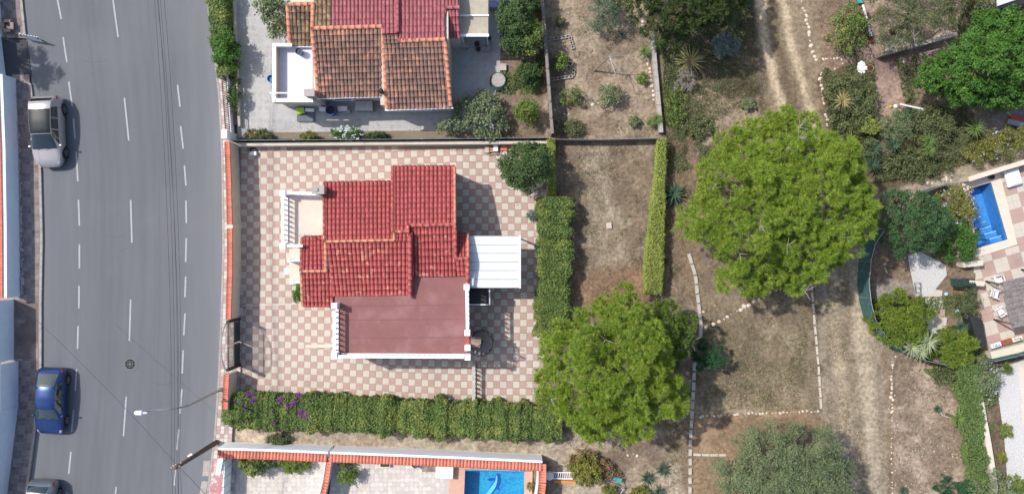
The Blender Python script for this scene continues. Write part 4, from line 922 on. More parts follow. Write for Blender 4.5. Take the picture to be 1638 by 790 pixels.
for s in (-1, 1):
    m = MB(); y = a.y+s*.31; m.tube([(a.x, y, 3.88), (cS.x, y, 3.88)], .022, 6); m.tube([(a.x, y, 3.45), (cS.x, y, 3.45)], .012, 5)
    for t in (0, .33, .66, 1): m.tube([(a.x+(cS.x-a.x)*t, y, 3.0), (a.x+(cS.x-a.x)*t, y, 3.88)], .015, 5)
    m.build('landing_rail', M['black'], e)
# patio balustrade
balustrade('patio_balustrade', 'weathered white stone balustrade running from the villa corner to the flowering hedge', pxy(757.5, 583, .9), pxy(757.5, 641, .9), .02, .9, .26, mt=M['concrete'], railw=.19)

# ------------------------------------------------------------------ checkered patio
m = MB(); m.prism([P(383, 232)[:2], P(882, 230)[:2], P(880, 648)[:2], P(380, 640)[:2]], -.06, -.012); pat = m.build('patio', M['joint'], kind='structure')
T_ = 10.45; tiles = []
hid = [(540, 312), (728, 312), (742, 380), (742, 554), (550, 554), (550, 478), (505, 478), (505, 388), (480, 388), (480, 320)]
for j in range(-4, 46):
    v = 236+T_*(j+.5)
    for i in range(0, 48):
        x = 385.5+T_*(i+.5)+(v-236)*(-.010 if i > 5 else -.010); s_ = -.055+(v-240)*.000275
        y = v+s_*(min(x, 735)-560)
        if not (236.5 < y < 647+0) or x > 876 or y > 628+(x-380)*.05: continue
        if inpoly(np.array([x]), np.array([y]), hid)[0]: continue
        tiles.append((x, y, s_ if x < 735 else 0, (i+j) % 2))
tm = []
for k, mt in ((0, M['pink']), (1, M['cream'])):
    mm_ = MB(); h_ = T_/K/2-.006; t_ = h_-.012; mm_.v += [(-h_, -h_, -.03), (h_, -h_, -.03), (h_, h_, -.03), (-h_, h_, -.03), (-t_, -t_, 0), (t_, -t_, 0), (t_, t_, 0), (-t_, t_, 0), (-h_, -h_, -.008), (h_, -h_, -.008), (h_, h_, -.008), (-h_, h_, -.008)]
    mm_.f += [(4, 5, 6, 7)]+[(8+a, 8+(a+1) % 4, 4+(a+1) % 4, 4+a) for a in range(4)]+[(a, (a+1) % 4, 8+(a+1) % 4, 8+a) for a in range(4)]
    me_ = bpy.data.meshes.new('paving_tile'); me_.from_pydata(mm_.v, [], mm_.f); me_.materials.append(mt); me_.update(); tm.append((me_, mm_))
vis = [t for t in tiles if not inpoly(np.array([t[0]]), np.array([t[1]]), [(500, 290), (735, 262), (750, 370), (835, 370), (835, 462), (770, 470), (750, 575), (535, 575), (480, 490), (448, 400), (448, 305)])[0]]
vis.sort(key=lambda t: math.hypot(t[0]-CX, t[1]-CY)); first = set(id(t) for t in vis[:298]); rest = MB()
qq = random.Random(4)
for t in tiles:
    p = P(t[0], t[1]); z_ = qq.uniform(-.0015, .0015)
    if id(t) in first: inst('paving_tile', tm[t[3]][0], pat, (p.x, p.y, z_), -math.atan(t[2]))
    else:
        n0 = len(rest.v); a = -math.atan(t[2]); ca_, sa_ = math.cos(a), math.sin(a); src = tm[t[3]][1]
        rest.v += [(p.x+x*ca_-y*sa_, p.y+x*sa_+y*ca_, z+z_) for x, y, z in src.v]; rest.f += [tuple(n0+k for k in f) for f in src.f]; rest.m += [t[3]]*len(src.f)
rest.build('paving_tiles', [M['pink'], M['cream']], pat, kind='stuff')
m = MB(); a, b, c_ = P(388, 488.5), P(440, 487), P(483, 485.5); m.bar((a.x, a.y, .012), (b.x, b.y, .012), .07, .03); m.bar((b.x, b.y, .012), (c_.x, c_.y, .012), .07, .03); m.build('step_edge', M['terrfloor'], pat)
m = MB(); p = P(511, 553); m.box((p.x+.3, p.y, .03), (2.3, .2, .10), R(2)); m.build('ledge', M['terrfloor'], pat)
m = MB(); p = P(458.5, 434); m.box((p.x, p.y, .008), (.36, .44, .02)); m.build('drain_cover', M['steel'], pat)
# ------------------------------------------------------------------ street wall and gate of the villa
for ln, lb in (([(378.5, 232), (381, 300), (382.5, 361)], 'beige street wall with orange tile coping, northern length beside the villa patio'),
               ([(382.5, 366), (382.5, 430), (380.5, 507)], 'beige street wall with orange tile coping, middle length ending at the green gate'),
               ([(377.5, 592), (375.5, 646)], 'beige street wall with orange tile coping, short length between green gate and bougainvillea hedge')):
    wall('street_wall', lb, ln, 1.65, .26, M['beigewall'], M['coping'], cw=8.5, pitch=2.6, group='beige coped street walls', inside=1)
m = MB(); p = P(383, 363.5); m.box((p.x, p.y, .88), (.34, .2, 1.76)); m.build('wall_pier', M['creamwall'], label='small cream pier between two lengths of coped street wall', cat='pier')
e = empty('entrance_gate', (P(383, 547).x, P(383, 547).y, 0), 'dark green double gate with a wrought iron arch above it', 'gate'); X = P(384, 547).x
for y0, y1 in ((512, 545), (547, 581)):
    a, b = P(384, y0), P(384, y1); m = MB(); L_ = a.y-b.y
    m.bar((X, a.y, .12), (X, b.y, .12), .05, .06); m.bar((X, a.y, 2.2), (X, b.y, 2.2), .05, .06); m.bar((X, a.y, 1.1), (X, b.y, 1.1), .05, .06); m.box((X+.0, (a.y+b.y)/2, .6), (.02, L_-.05, .95))
    for k in range(11): y = a.y-L_*k/10; m.tube([(X, y, .1), (X, y, 2.42+.12*math.sin(math.pi*k/10))], .018, 5)
    for k in range(10): y = a.y-L_*(k+.5)/10; m.box((X, y, 1.65), (.012, .03, 1.0))
    o = m.build('gate_leaf', M['greengate'], e)
    m = MB(); yy = b.y+.08 if y0 == 512 else a.y-.08; m.box((X-.05, yy, 1.05), (.10, .04, .14)); m.build('handle', M['steel'], o)
for y in (509.5, 583): p = P(384, y); m = MB(); m.box((X, p.y, 1.15), (.16, .16, 2.3)); m.build('gate_post', M['black'], e)
m = MB(); yc = P(384, 547).y; hw = 1.52
for r_ in (0, .10):
    m.tube([(X-.1, yc+(hw-r_)*math.cos(t), 1.65+(1.5-r_)*math.sin(t)) for t in np.linspace(0, math.pi, 29)], .016, 6)
for t in np.linspace(.1, math.pi-.1, 26): m.tube([(X-.1, yc+(hw)*math.cos(t), 1.65+1.5*math.sin(t)), (X-.1, yc+(hw-.10)*math.cos(t), 1.65+1.4*math.sin(t))], .007, 4)
m.build('arch', M['steel'], e)
# ------------------------------------------------------------------ north boundary of the patio: beige wall with dark netting on posts
wall('boundary_wall', 'low beige wall along the north edge of the checkered patio', [(377, 233.5), (600, 231.5), (880, 229.5)], .75, .2, M['beigewall'])
def net_fence(name, label, line, h, mt, post=None, z0=0.0, step=60, cat='fence', group=None, th=.02, lean=0, braces=False):
    pts = [P(*p) for p in line]; e = empty(name, (pts[0].x, pts[0].y, 0), label, cat, group); m = MB()
    for i in range(len(pts)-1):
        a, b = pts[i], pts[i+1]; k = max(1, int((b-a).length/.6))
        for j in range(k):
            p = a+(b-a)*j/k; q = a+(b-a)*(j+1)/k; w1 = .05*math.sin(j*2.1+i); m.bar((p.x, p.y, z0+(h)/2), (q.x, q.y, z0+(h)/2+.02*math.sin(j*1.7)), th, h)
    m.build('netting', mt, e); m = MB()
    m.tube([(p.x, p.y, z0+h) for p in pts], .018, 5); m.build('top_wire', M['steel'], e)
    tot = sum((pts[i+1]-pts[i]).length for i in range(len(pts)-1)); n = max(2, int(tot*K/step)); c = 0
    for k in range(n+1):
        s = tot*k/n; acc = 0
        for i in range(len(pts)-1):
            L_ = (pts[i+1]-pts[i]).length
            if acc+L_ >= s-1e-6: p = pts[i]+(pts[i+1]-pts[i])*((s-acc)/L_); break
            acc += L_
        m = MB(); m.tube([(p.x, p.y, 0), (p.x, p.y, z0+h+.1)], .03, 6); m.build('post', M['steel'], e)
    return e
net_fence('netting_fence', 'dark green netting fence behind the beige wall north of the patio', [(378, 228.5), (600, 227), (878, 224.5)], 1.05, M['netdark'], z0=.1, step=85)
net_fence('mesh_fence', 'grey wire mesh fence on the north edge of the empty plot', [(884, 226), (960, 226.5), (1060, 224)], .9, M['netgrey'], step=60)
# wooden fence between yards (double plank line)
e = empty('plank_fence', (P(877, 100).x, P(877, 100).y, 0), 'weathered wooden plank fence between the citrus yard and the dry garden', 'fence')
for i in range(9):
    y0 = -10+i*25.5; y1 = y0+25; xa = 863+(y0)*.075; xb = 863+(y1)*.075; a, b = P(xa+2, y0), P(xb+2, y1)
    m = MB(); m.bar((a.x, a.y, .8), (b.x, b.y, .8), .05, 1.5); m.bar((a.x, a.y, 1.58), (b.x, b.y, 1.58), .18, .05); m.bar((a.x+.12, a.y, 1.3), (b.x+.12, b.y, 1.3), .04, .12); m.build('plank', M['wood'], e)
    m = MB(); m.box((a.x, a.y, .85), (.12, .12, 1.7)); m.build('post', M['wood'], e)
# low boundary board on the east side of the dry garden
e = empty('low_board_wall', (P(1050, 150).x, P(1050, 150).y, 0), 'low weathered board edging on the east side of the dry garden', 'edging')
for i in range(7):
    y0 = 60+i*22; a, b = P(1042+(y0-60)*.09, y0), P(1042+(y0-39)*.09, y0+21.5); m = MB(); m.bar((a.x, a.y, .22), (b.x, b.y, .22), .26, .44); m.build('plank', M['stonegrey'], e)

# ------------------------------------------------------------------ north house
Hn = empty('brown_roofed_house', (P(600, 90).x, P(600, 90).y, 0), 'house with weathered brown and wine coloured tile roofs north of the checkered patio', 'house')
blk('wall', [(503, 52), (608, 52), (608, 150), (503, 150)], 2.8, 0, 2.8, M['creamwall'], Hn)
blk('wall', [(608.5, 62), (718, 62), (718, 168), (608.5, 168)], 2.8, 0, 2.801, M['creamwall'], Hn)
blk('wall', [(464, -60), (735, -60), (735, 60), (464, 60)], 2.8, 0, 2.75, M['creamwall'], Hn)
s1 = lambda y: 4.2-(y-44)*.0118; s2 = lambda y: 4.2-(y-60)*.0118; n1 = lambda y: 4.2+(y-44)*.0118; n2 = lambda y: 4.2+(y-62)*.0118; s0 = lambda y: 3.5-(y-8)*.009
for xs, y0, yr, y1, f, zb in (((504, 607), 0, 45, 150, lambda y: min(s1(y), n1(y)), 2.6), ((609, 717), 0, 61, 165, lambda y: min(s2(y), n2(y)), 2.602)):
    m = MB(); yy = [y0, yr, y1]
    for i in range(2):
        pl = [(xs[0], yy[i]), (xs[1], yy[i]), (xs[1], yy[i+1]), (xs[0], yy[i+1])]; zz = [f(y)-.13 for _, y in pl]; m.prism([P(x, y, z)[:2] for (x, y), z in zip(pl, zz)], zb, zz)
    m.build('gable', M['creamwall'], Hn)
roof_slope(Hn, Q(500, 46, s1), Q(611, 43, s1), Q(510, 156, s1), Q(612, 153, s1), 17, 11, M['brown'], M['brownbase'])
roof_slope(Hn, P(612, 56, 4.33), P(637, 55, 4.33), P(613, 70, s2(70)+.06), P(638, 69, s2(69)+.06), 4, 2, M['brown'], M['brownbase']); roof_slope(Hn, P(637, 54, 4.34), P(611, 55, 4.34), P(637, 38, n1(38)+.03), P(611, 39, n1(39)+.03), 4, 2, M['wine'], M['winebase'])
roof_slope(Hn, Q(614, 66, s2), Q(712, 64, s2), Q(620, 174, s2), Q(721, 171, s2), 16, 11, M['brown'], M['brownbase'])
roof_slope(Hn, P(460, 8, 3.5), P(502, 7, 3.5), P(465, 73, 2.9), P(502, 73, 2.9), 6, 6, M['ochre'], M['brownbase'])
roof_slope(Hn, Q(530, 45, n1), Q(502, 46, n1), Q(530, -40, n1), Q(502, -40, n1), 4, 8, M['ochre'], M['brownbase'])
roof_slope(Hn, Q(636, 42, n1), Q(530.5, 44, n1), Q(636, -40, n1), Q(530.5, -40, n1), 17, 8, M['wine'], M['winebase'])
roof_slope(Hn, Q(712, 64, n2), Q(636, 66, n2), Q(712, -40, n2), Q(636, -40, n2), 12, 10, M['wine'], M['winebase'])
roof_slope(Hn, P(734, -40, 3.1), P(712, -40, 3.1), P(734, 12, 3.6), P(712, 13, 3.6), 4, 4, M['wine'], M['winebase'])
roof_slope(Hn, P(712, 14, 3.55), P(734, 13, 3.55), P(714, 62, 3.05), P(736, 61, 3.05), 4, 4, M['wine'], M['winebase'])
for a, b, n in ((Q(499, 46, s1), Q(611, 43, s1), 'ridge_cap'), (Q(499.5, 47, s1), Q(510, 155, s1), 'verge_cap'), (Q(612, 43, s1), Q(616, 110, s1), 'verge_cap'), (Q(616, 110, s1), Q(619, 174, s2), 'verge_cap'), (Q(613, 55, s1), Q(636, 54, s1), 'ridge_cap'), (Q(636, 55, s1), Q(637, 66, s2), 'verge_cap'), (Q(637, 66, s2), Q(712, 63.5, s2), 'ridge_cap'), (Q(712, 64, s2), Q(721, 170, s2), 'verge_cap'),
                (P(459, 8, 3.5), P(502, 7, 3.5), 'ridge_cap'), (P(460, 8, 3.5), P(464, 72, 2.95), 'verge_cap'), (Q(502, 7, n1)+Vector((0, 0, .1)), Q(500, 46, n1), 'verge_cap'), (P(711, 14, 3.6), P(713, 62, 3.3), 'verge_cap')):
    cap_row(Hn, a, b, .24, M['orange'], name=n, ht=.10)
cap_row(Hn, Q(636, -30, n1), Q(636, 53, n1), .22, M['wine'], name='verge_cap'); cap_row(Hn, P(711, 13, 3.6), P(735, 12.5, 3.6), .22, M['wine'])
for a, b in ((P(506, 157.5, 2.85), P(609, 154.5, 2.85)), (P(616, 176, 2.8), P(725, 172.5, 2.8)), (P(462, 74.5, 2.85), P(502, 74.5, 2.85))): m = MB(); m.bar(a, b, .12, .10); m.build('gutter', M['white'], Hn)
# terrace
m = MB(); m.prism([P(441, 74, 2.55)[:2], P(503, 74, 2.55)[:2], P(503, 160, 2.55)[:2], P(441, 160, 2.55)[:2]], 0, 2.55); m.build('porch', M['creamwall'], Hn)
m = MB(); m.prism([P(444, 76, 2.6)[:2], P(500, 76, 2.6)[:2], P(500, 158, 2.6)[:2], P(444, 158, 2.6)[:2]], 2.56, 2.6); m.build('terrace_floor', M['palefloor'], Hn)
for x0, y0, x1, y1 in ((436, 70, 441, 163), (441, 158, 500, 163), (441, 70, 466, 74)):
    a, b = P(x0, y0, 3.3), P(x1, y1, 3.3); m = MB(); m.prism([(a.x, a.y), (b.x, a.y), (b.x, b.y), (a.x, b.y)], 2.551, 3.25); m.build('parapet', M['yellow'] if x0 == 436 else M['creamwall'], Hn)
    m = MB(); m.prism([(a.x-.02, a.y+.02), (b.x+.02, a.y+.02), (b.x+.02, b.y-.02), (a.x-.02, b.y-.02)], 3.251 if x0 == 436 else 3.252, 3.31 if x0 == 436 else 3.305); m.build('parapet_cap', M['white'], Hn)
m = MB(); a, b = P(432, 149, 3.6), P(492, 149, 3.6); m.bar(a, b, .07, .05); m.bar(P(432, 149, 3.6), P(438, 162, 3.4), .03, .03); m.build('rail', M['white'], Hn)
p = P(495, 148.5, 3.7); m = MB(); m.box((p.x, p.y, 1.85), (.55, .36, 3.7)); ch = m.build('chimney', M['stonegrey'], Hn); m = MB(); m.box((p.x, p.y, 3.73), (.6, .42, .06)); m.build('chimney_cap', M['stonegrey'], ch)
p = P(609.5, 146, 3.5); m = MB(); m.tube([(p.x, p.y, 2.9), (p.x, p.y, 3.5)], .10, 10); m._lathe((p.x, p.y, 3.5), [(.15, 0), (.15, .05), (.05, .15)], 10); m.build('flue', M['black'], Hn)
for X, Y in ((540, 153), (670, 170)):
    p = P(X, Y-2.5, 2.8); m = MB(); m.box((p.x, p.y-.0, 1.4), (1.1, .07, 1.1)); o = m.build('window', M['glassgreen'], Hn); f = MB()
    for s in (-1, 1): f.box((p.x+s*.57, p.y, 1.4), (.06, .12, 1.22)); f.box((p.x, p.y, 1.4+s*.57), (1.08, .12, .06))
    f.build('frame', M['white'], o)
# courtyard floor of the north house, its shared edge strip
m = MB(); m.prism([P(374, -80)[:2], P(802, -80)[:2], P(800, 130)[:2], P(792, 150)[:2], P(790, 222)[:2], P(380, 222)[:2]], -.05, .0); nf = m.build('courtyard_floor', M['greyfloor'], kind='structure')
oc = MB(); t = 10.6
for i in range(40):
    for j in range(30):
        x = 384+i*t; y = -60+j*t-(x-384)*.01
        if y > 214 or x > 780 or inpoly(np.array([x]), np.array([y]), [(450, -60), (725, -60), (722, 160), (450, 160)])[0]: continue
        p = P(x, y); r_ = .165
        oc.quadpts([(p.x+r_*math.cos(a), p.y+r_*math.sin(a), .004) for a in np.linspace(0, 2*math.pi, 9)[:-1]+math.pi/8])
oc.build('octagon_tiles', mat('octagon', (.43, .425, .41), (.34, .335, .33), scale=4, rough=.85, isl=.08, c3=(.31, .305, .30), s3=.6, t3=(.5, .8)), nf, kind='stuff')
m = MB(); m.prism([P(392, 213)[:2], P(700, 209)[:2], P(790, 212)[:2], P(790, 223)[:2], P(384, 223)[:2]], .0, .10); m.build('planting_bed', M['terrain'], kind='structure')
wall('planter_wall', 'narrow beige kerb wall of the planting strip by the street fence', [(376, -20), (379, 90), (385, 203)], .3, .14, M['beigewall'])
m = MB(); m.prism([P(366, -20)[:2], P(376, -20)[:2], P(385, 200)[:2], P(372, 200)[:2]], .0, .12); m.build('soil_strip', M['terrain'], kind='structure')
# street railing of the north house
e = empty('street_railing', (P(368, 170).x, P(368, 170).y, 0), 'white and black barred street railing left of the north courtyard', 'fence')
a, b = P(367, 118), P(374, 215); m = MB(); m.bar((a.x, a.y, .3), (b.x, b.y, .3), .12, .6); m.build('railing_base', M['white'], e)
for z_ in (.72, 1.5): m = MB(); m.bar((a.x, a.y, z_), (b.x, b.y, z_), .04, .05); m.build('rail', M['black'], e)
bm_ = MB(); bm_.box((0, 0, .45), (.03, .03, .9)); bme = bpy.data.meshes.new('bar'); bme.from_pydata(bm_.v, [], bm_.f); bme.materials.append(M['black']); bme.update()
for i in range(27): p = a+(b-a)*(i+.5)/27; inst('bar', bme, e, (p.x, p.y, .6))
m = MB(); p = P(376, 221); m.box((p.x, p.y, .95), (.26, .45, 1.9)); m.box((p.x, p.y, 1.93), (.32, .52, .06)); m.build('corner_pier', M['white'], label='white corner pier where street railing meets the patio wall', cat='pier')
# small things round the north house
def drum(name, label, cat, px, py, r, h, mt, z0=0, top=None, group=None, lid=None):
    p = P(px, py, h+z0); e = empty(name, (p.x, p.y, z0), label, cat, group); m = MB(); m._lathe((p.x, p.y, z0), [(r*.82, 0), (r, h*.85), (r*1.04, h*.9), (r*1.04, h), (r*.92, h), (r*.88, h*.8), (.001, h*.8)], 18); m.build('body', mt, e, smooth=False)
    m = MB(); m._lathe((p.x, p.y, z0+h*.78), [(r*.86, 0), (r*.86, .03), (.001, .03)], 14); m.build('filling', top or M['potsoil'], e); return e
drum('barrel', 'blue plastic barrel standing on the pale roof terrace of the brown roofed house', 'barrel', 477.5, 82, .20, .55, M['blue'], z0=2.6, top=M['black'])
drum('barrel', 'dark blue barrel on the ground outside the left terrace parapet', 'barrel', 433, 126, .22, .8, M['blue'], top=M['blue'])
drum('barrel', 'open blue barrel standing in front of the brown roofed house wall', 'barrel', 528.5, 176, .30, .75, M['blue'], top=M['black'])
def boxthing(name, label, cat, px, py, w_, d_, h, mt, rz=0, extra=None, z0=0.02):
    p = P(px, py, h+z0); e = empty(name, (p.x, p.y, z0), label, cat); m = MB(); m.box((p.x, p.y, z0+h*.45), (w_*.94, d_*.94, h*.9), rz); m.build('body', mt, e, bevel=.012); m = MB(); m.box((p.x, p.y, z0+h*.95), (w_, d_, h*.1), rz); m.build('lid', extra or mt, e, bevel=.012); return e
boxthing('cold_frame', 'dark low box on the ground below the lime green board', 'box', 488.5, 187, 1.05, .62, .12, M['slate'])
e = empty('board', (P(479, 178).x, P(479, 178).y, 0), 'lime green board leaning on the dark low box', 'board'); m = MB(); p = P(479.5, 177, .5); m.box((p.x, p.y, .42), (.5, .36, .05), R(6), R(25)); m.build('panel', M['lime'], e); m = MB(); m.box((p.x, p.y+.17, .2), (.45, .05, .38), R(6)); m.build('support', M['slate'], e)
boxthing('white_box', 'white low box next to the lime green board', 'box', 495, 176, .55, .2, .35, M['plastic'], R(-3)); boxthing('white_box', 'white crate just left of the open blue barrel', 'crate', 516, 174.5, .42, .26, .4, M['plastic'])
boxthing('white_box', 'white wide crate right of the open blue barrel', 'crate', 547.5, 173.5, .6, .28, .4, M['plastic']); boxthing('storage_bench', 'large grey covered bench against the brown roofed house', 'bench', 582, 169, 1.05, .6, .8, M['steel'])
boxthing('meter_box', 'small grey box on the ground in front of the white crate', 'box', 557, 178.5, .2, .2, .25, M['concrete'])
# awning
e = empty('awning', (P(758, 30).x, P(758, 30).y, 0), 'beige canvas awning attached to the wine coloured roof', 'awning')
for y0, y1 in ((-30, 24.5), (26, 55)):
    m = MB(); a, b = P(735.5, y0, 2.6), P(781, y1, 2.6); n = 8
    for i in range(n):
        u0, u1 = i/n, (i+1)/n; z0_, z1_ = 2.62-.07*math.sin(math.pi*u0), 2.62-.07*math.sin(math.pi*u1); ya = a.y+(b.y-a.y)*u0; yb = a.y+(b.y-a.y)*u1; m.prism([(a.x, ya), (b.x, ya), (b.x, yb), (a.x, yb)], [z0_-.02, z0_-.02, z1_-.02, z1_-.02], [z0_, z0_, z1_, z1_])
    m.build('canvas', M['canvas'], e, smooth=False)
for y, w_ in ((25.2, .08), (57, .16)): m = MB(); m.bar(P(736, y, 2.66), P(782, y, 2.66), w_, .08); m.build('bar', M['white'], e)
for x in (739, 779): m = MB(); p = P(x, 57, 2.6); m.box((p.x, p.y, 1.3), (.06, .06, 2.6)); m.build('post', M['white'], e)
k = 0
for x, y, r_, lb in ((782, 61, .14, 'plant pot nearest the awning corner'), (781.5, 69.5, .17, 'pale round pot below the awning, second from its corner'), (781, 77.5, .17, 'pale round pot below the awning, farthest from its corner'), (773, 79, .15, 'dark empty pot left of the lowest pale pot'), (765, 79, .15, 'dark empty pot at the left end of the pot row'), (763, 70.5, .17, 'square-rimmed dark planter behind the pot row')):
    drum('flower_pot', lb, 'pot', x, y, r_, .3, M['stonegrey'] if 'pale' in lb else M['slate'], top=M['stonegrey'] if 'pale' in lb else None, group='flower pots below the awning')
boxthing('side_table', 'pale grey side table against the house below the wine roof', 'table', 743, 72, .5, .3, .6, M['stonegrey'])
boxthing('garden_table', 'table with a blue patterned cloth beyond the awning', 'table', 800, 2, 1.4, .8, .75, M['bluecloth'])
c = P(797, 129, .25); e = empty('hose_reel_table', (c.x, c.y, 0), 'round pale stone slab ringed by a coiled green garden hose', 'garden hose'); m = MB(); m._lathe((c.x, c.y, .0), [(.30, 0), (.30, .35), (.42, .36), (.42, .42), (.0, .42)], 26); m.build('slab', M['stonegrey'], e)
m = MB()
for k in range(4): m.tube([(c.x+(.45+.025*k)*math.cos(t), c.y-.02*k+(.45+.025*k)*math.sin(t), .40-.05*k) for t in np.linspace(0, 6.283, 33)], .022, 5, False)
m.build('hose', mat('hose_green', (.05, .13, .10), (.04, .10, .08), rough=.5), e)
boxthing('paving_block', 'square pale block beside the coiled hose slab', 'block', 804.5, 107.5, .42, .42, .22, M['concrete'])
# antenna on villa and on the north house
for lb, x, y, h in (('thin television antenna mast on the red villa roof terrace corner', 486, 377, 4.6), ('television antenna mast on the small ochre roof at the top', 464, 6, 4.8)):
    p = P(x, y, h); e = empty('antenna', (p.x, p.y, 2.8), lb, 'antenna'); m = MB(); m.tube([(p.x, p.y, 2.8), (p.x, p.y, h)], .022, 6); m.build('mast', M['steel'], e); m = MB(); m.tube([(p.x-.1, p.y-.5*0, h-.1), (p.x+.05, p.y+.9, h-.15)], .012, 5)
    m.tube([(p.x-.45, p.y-.02, h-.1), (p.x+.4, p.y+.05, h-.1)], .012, 5)
    for k in range(7): xx = p.x-.4+k*.13; m.tube([(xx, p.y-.13, h-.08), (xx+.03, p.y+.13, h-.08)], .007, 4)
    m.build('dipoles', M['steel'], e)

# ------------------------------------------------------------------ left side walls across the road
wall('coped_wall', 'long white wall with red tile coping left of the shaded pavement', [(24.5, 127), (29, 240), (31, 363), (31.5, 474)], 1.5, .22, M['whitewall'], M['coping'], cw=8, pitch=2.5, off=-7, inside=-1)
m = MB(); m.prism([P(-40, 60)[:2], P(4, 60)[:2], P(12, 126)[:2], P(-40, 126)[:2]], 0, 1.45); m.build('white_gate_wall', M['whitewall'], label='pale wall piece beside the dark driveway ramp', cat='wall')
wall('pale_wall', 'pale wall at the top left corner behind the open cardboard box', [(-4, -90), (-1, 0), (4, 58)], 1.5, .2, M['whitewall'], capm=M['white'])
wall('pale_gate_wall', 'tall pale panel wall behind the brown driveway entrance', [(22, 478), (22, 574)], 2.2, .16, M['whitewall'])
wall('tall_white_wall', 'tall pale blue-white wall beside the parked blue car', [(28, 577), (28, 647), (10, 790), (2, 850)], 2.0, .25, M['whitewall'], capm=M['white'])
m = MB(); p = P(5, 120, 1.4)
# rough ivy strip at the wall foot
m = MB(); q = random.Random(9)
for i in range(90):
    y = 130+i*3.8; x = float(np.interp(y, [127, 260, 475], [24, 32, 37])); p = P(x+q.uniform(-1, 3), y); s = q.uniform(.05, .13); m.box((p.x, p.y, .13+s*.3), (s*1.6, s*1.5, s), q.uniform(0, 3))
m.build('rubble_edging', M['stonegrey'], label='dark line of rubble at the foot of the long white wall', cat='rubble', kind='stuff')
# letter box and number on the wall near the ramp
p = P(3, 136, 1.2); m = MB(); m.box((P(16, 137).x+.03, p.y, 1.1), (.10, .42, .32)); m.build('letter_box', M['slate'], label='dark letter box on the white wall below the driveway ramp', cat='letter box')
# guard rail at the ramp
e = empty('guard_rail', (P(46, 60).x, P(46, 60).y, 0), 'low striped metal guard rail beside the dark driveway ramp', 'barrier'); a, b = P(33, 57, .8), P(60, 62, .8); a.z = b.z = 0
for z_ in (.45, .85): m = MB(); m.bar((a.x, a.y, z_), (b.x, b.y-.0, z_), .05, .04); m.build('rail', M['black'], e)
for i in range(7): m = MB(); p = a+(b-a)*i/6; m.box((p.x, p.y, .65), (.09, .03, .5), 0, R(-18)); m.build('slat', M['white'], e)
for p in (a, b): m = MB(); m.box((p.x, p.y, .45), (.05, .05, .9)); m.build('post', M['black'], e)
# cardboard box
c = P(12.5, 42, .4); e = empty('cardboard_box', (c.x, c.y, .13), 'open cardboard box with red and white contents on the shaded pavement', 'box'); m = MB()
for dx, dy, sx, sy in ((-.2, 0, .02, .42), (.2, 0, .02, .42), (0, -.2, .38, .02), (0, .2, .38, .02)): m.box((c.x+dx, c.y+dy, .32), (sx, sy, .38))
m.box((c.x, c.y, .14), (.4, .4, .02)); m.build('carton', M['card'], e)
for dx, dy, rx, ry, s in ((-.29, 0, 0, R(-20), (.19, .4, .012)), (.29, 0, 0, R(20), (.19, .4, .012)), (0, -.29, R(20), 0, (.4, .19, .012)), (0, .29, R(-20), 0, (.4, .19, .012))): m = MB(); m.box((c.x+dx, c.y+dy, .50), s, 0, rx, ry); m.build('flap', M['card'], e)
m = MB(); m.box((c.x-.03, c.y+.06, .36), (.26, .16, .1), .3); m.build('red_cloth', M['redcloth'], e); m = MB(); m.box((c.x+.03, c.y-.08, .36), (.2, .14, .12), -.3); m.build('paper', M['plastic'], e)

# ------------------------------------------------------------------ south compound
M['brightwhite'] = mat('bright_white', (.90, .92, .95), (.86, .88, .91), scale=2, rough=.8)
M['crazyjoint'] = mat('pale_mortar', (.50, .455, .41), (.44, .40, .36), scale=6, rough=.95)
wall('tiled_garden_wall', 'white garden wall with orange tile coping, western half below the alley', [(363, 709), (450, 711.5), (533, 715)], 1.6, .24, M['brightwhite'], M['coping'], cw=12, pitch=5.1, off=-6, slope=.06, inside=-1)
wall('tiled_garden_wall', 'white garden wall with orange tile coping, eastern half above the blue pool cover', [(537, 715), (640, 719), (740, 723), (866, 729)], 1.6, .24, M['brightwhite'], M['coping'], cw=12, pitch=5.1, off=-6, slope=.06, inside=-1)
wall('divider_wall', 'white wall with orange coping dividing the two southern courtyards', [(533, 721), (527, 760), (517, 800), (505, 850)], 1.5, .22, M['white'], M['coping'], cw=9, pitch=4.4, off=3, inside=1)
wall('pool_end_wall', 'white wall with orange coping at the east end of the pool courtyard', [(861, 731), (861, 760), (856, 800), (853, 860)], 1.55, .22, M['white'], M['coping'], cw=12, pitch=4.0, off=5, inside=1, cat='wall')
fl = MB(); fl.prism([P(366, 716)[:2], P(530, 722)[:2], P(512, 900)[:2], P(366, 900)[:2]], -.05, .0); f1 = fl.build('west_courtyard_floor', M['crazyjoint'], kind='structure')
fl = MB(); fl.prism([P(534, 722)[:2], P(738, 728)[:2], P(736, 900)[:2], P(515, 900)[:2]], -.05, .0); f2 = fl.build('east_courtyard_floor', M['crazyjoint'], kind='structure')
